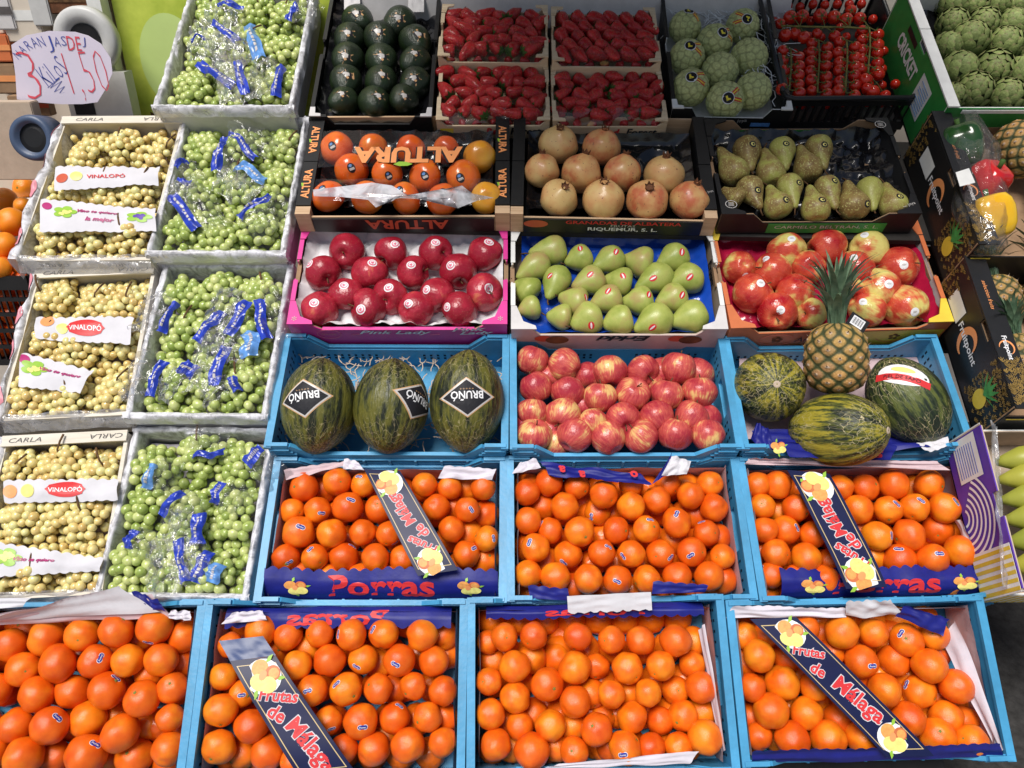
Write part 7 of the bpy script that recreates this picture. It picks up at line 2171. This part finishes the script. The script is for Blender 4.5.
# hand-written price sign
Y_ = YB-.30
outl = [(60,240),(140,188),(260,165),(400,170),(470,190),(540,235),(590,310),(600,390),(560,480),(520,545),(440,555),(330,556),(200,546),(90,530),(82,400)]
ps_ = thing('price_sign', 'hand written lavender paper price sign for oranges in the window', 'price sign', Matrix.Translation((0, Y_, 0)))
q2 = [pixY(x/5.333, y/5.333, Y_) for x, y in outl]
mb = MB().prism([(p.x, p.z) for p in q2], lambda x, z: V((x, 0, z)), lambda x, z: V((x, .002, z))); mb.build('sheet', M['lav'], ps_)
def hw(t, x, y, w, ang, mat, bold=-.022, h=None):
    c = pixY(x/5.333, y/5.333, Y_); s = (pixY(100, 50, Y_)-pixY(50, 50, Y_)).length/50/5.333
    a = rad(ang); put_text(ps_, t, (c.x, -.0006, c.z), (math.cos(a), 0, math.sin(a)), (-math.sin(a), 0, math.cos(a)), mat, w=w*s, h=h*s if h else None, bold=bold)
hw('N', 92, 292, 26, 35, M['ink_blue'], -.015, 40); hw('A', 118, 262, 26, 35, M['ink_blue'], -.015, 40)
hw('R', 150, 240, 26, 28, M['ink_blue'], -.015, 46); hw('A', 182, 225, 30, 22, M['ink_blue'], -.015, 48); hw('N', 220, 222, 30, 15, M['ink_blue'], -.015, 50); hw('J', 268, 236, 28, 6, M['ink_blue'], -.015, 80); hw('A', 305, 222, 32, 0, M['ink_blue'], -.015, 46); hw('S', 340, 218, 26, -5, M['ink_blue'], -.015, 46)
hw('DE', 395, 232, 72, -3, M['ink_red'], .0, 70); hw('J', 448, 226, 16, -10, M['ink_blue'], -.015, 50)
hw('3', 160, 402, 88, 2, M['ink_red'], -.03, 240); hw('KiLoS', 278, 378, 150, 28, M['ink_blue'], -.02, 100)
hw('1,50', 470, 408, 215, 4, M['ink_red'], -.03, 250)
s = (pixY(100, 50, Y_)-pixY(50, 50, Y_)).length/50/5.333
pts = [pixY(x/5.333, y/5.333, Y_) for x, y in ((255,468),(318,412),(268,470),(330,432),(290,490),(345,460),(318,496),(348,492))]
mb = MB()
for p, q in zip(pts, pts[1:]): mb.bar((p.x, -.0012, p.z), (q.x, -.0012, q.z), 4*s, .0004, (0, 1, 0)) if False else mb.bar((p.x, -.0012, p.z), (q.x, -.0012, q.z), .0004, 4*s, (0, 0, 1)) if False else mb.add([V((p.x-2*s, -.0008, p.z)), V((p.x+2*s, -.0008, p.z)), V((q.x+2*s, -.0008, q.z)), V((q.x-2*s, -.0008, q.z))], [(0, 1, 2, 3)])
mb.build('pen_squiggle', M['ink_blue'], ps_)
# pale counter panel behind the top row of crates
cp_ = FRS['s1'].world @ V((0, FRS['s1'].D/2, 0))
ct = thing('counter_panel', 'grey white panel standing behind the strawberry boxes', 'panel', Matrix.Translation((0, cp_.y+.02, 0)))
MB().box((-.56, 0, cp_.z-.6), (.95, .025, cp_.z+.30)).build('board', M['grey_card'], ct)
MB().box((-.56, -.006, cp_.z+.301), (.95, .031, cp_.z+.325)).build('edge_strip', M['white_card'], ct)
# unseen canopy, added and cut to size to shade the upper rows
aw = thing('added_shade_canopy', 'unseen canvas added above the stall to shade its top rows', 'added_shade_canopy', Matrix.Translation((0, YB, 2.75)))
M['shade_canvas'] = plain('added_shade_canvas_green', (.05, .09, .06), .8, .2, .1, 8)
MB().add([(-.62, 0.04, .45), (1.0, 0.04, .45), (1.0, -1.55, .02), (-.62, -1.55, .02), (-.62, 0.04, .44), (1.0, 0.04, .44), (1.0, -1.55, .01), (-.62, -1.55, .01)], [(0, 1, 2, 3), (7, 6, 5, 4), (3, 2, 6, 7), (0, 3, 7, 4), (1, 0, 4, 5), (2, 1, 5, 6)]).build('shade_canvas', M['shade_canvas'], aw)
mb = MB()
for x in (-.55, .9): mb.tube([(x, 0.04, .1), (x, -1.52, -.01)], .015, 8)
mb.tube([(-.62, -1.54, -.01), (1.0, -1.54, -.01)], .02, 8); mb.build('added_canopy_frame', M['silver'], aw, None, True)

# ------------------------------------------------------------------ ground, light, camera
M['asphalt'] = plain('dark_paving', (.045, .043, .042), .85, .2, .25, 30, .4, 150)
gd = MB().add([(-60, -60, 0), (60, -60, 0), (60, 60, 0), (-60, 60, 0)], [(0, 1, 2, 3)]).build('ground', M['asphalt'])
gd['kind'] = 'structure'
M['bounce_pave'] = plain('added_bounce_pale', (.30, .285, .26), .85, .2, .1, 20, .3, 120)
pv = MB().box((-30, -9, .002), (30, 1.0, .004)).build('added_bounce_paving', M['bounce_pave'])  # unseen pale slab, added to bounce light up onto the box fronts
pv['kind'] = 'structure'

w = bpy.data.worlds.new('World'); sc.world = w; w.use_nodes = True
nt = w.node_tree; bg_ = nt.nodes['Background']; bg_.inputs[1].default_value = SKY_S
sky = nt.nodes.new('ShaderNodeTexSky'); sky.sky_type = 'NISHITA'; sky.sun_disc = False
SUN_EL, SUN_AZ = rad(62), rad(208)     # azimuth measured clockwise from +y: behind the camera, to the left
sky.sun_elevation = SUN_EL; sky.sun_rotation = SUN_AZ
sky.air_density = 1.0; sky.dust_density = 2.0; sky.ozone_density = .6
nt.links.new(sky.outputs[0], bg_.inputs[0])
sl = bpy.data.lights.new('sun', 'SUN'); sl.energy = SUN_E; sl.angle = rad(26); sl.color = (1, .96, .9)
so = bpy.data.objects.new('sun', sl); COL.objects.link(so)
sd = V((math.sin(SUN_AZ)*math.cos(SUN_EL), math.cos(SUN_AZ)*math.cos(SUN_EL), math.sin(SUN_EL)))
so.rotation_euler = sd.to_track_quat('Z', 'Y').to_euler()
so.location = (0, 0, 6)

cam = bpy.data.cameras.new('camera'); cam.sensor_width = 36; cam.lens = 36*F/1024; cam.clip_end = 300; cam.clip_start = .02
co = bpy.data.objects.new('camera', cam); COL.objects.link(co)
Rm = Matrix((RR, UU, -DD)).transposed().to_4x4()
co.matrix_basis = MS @ Rm
sc.camera = co
sc.render.engine = 'CYCLES'
sc.view_settings.view_transform = 'Standard'; sc.view_settings.look = 'None'
sc.view_settings.gamma = 1; sc.view_settings.exposure = EXPO
sc.cycles.transparent_max_bounces = 12; sc.cycles.max_bounces = 6
sc.render.resolution_x, sc.render.resolution_y = 1024, 768
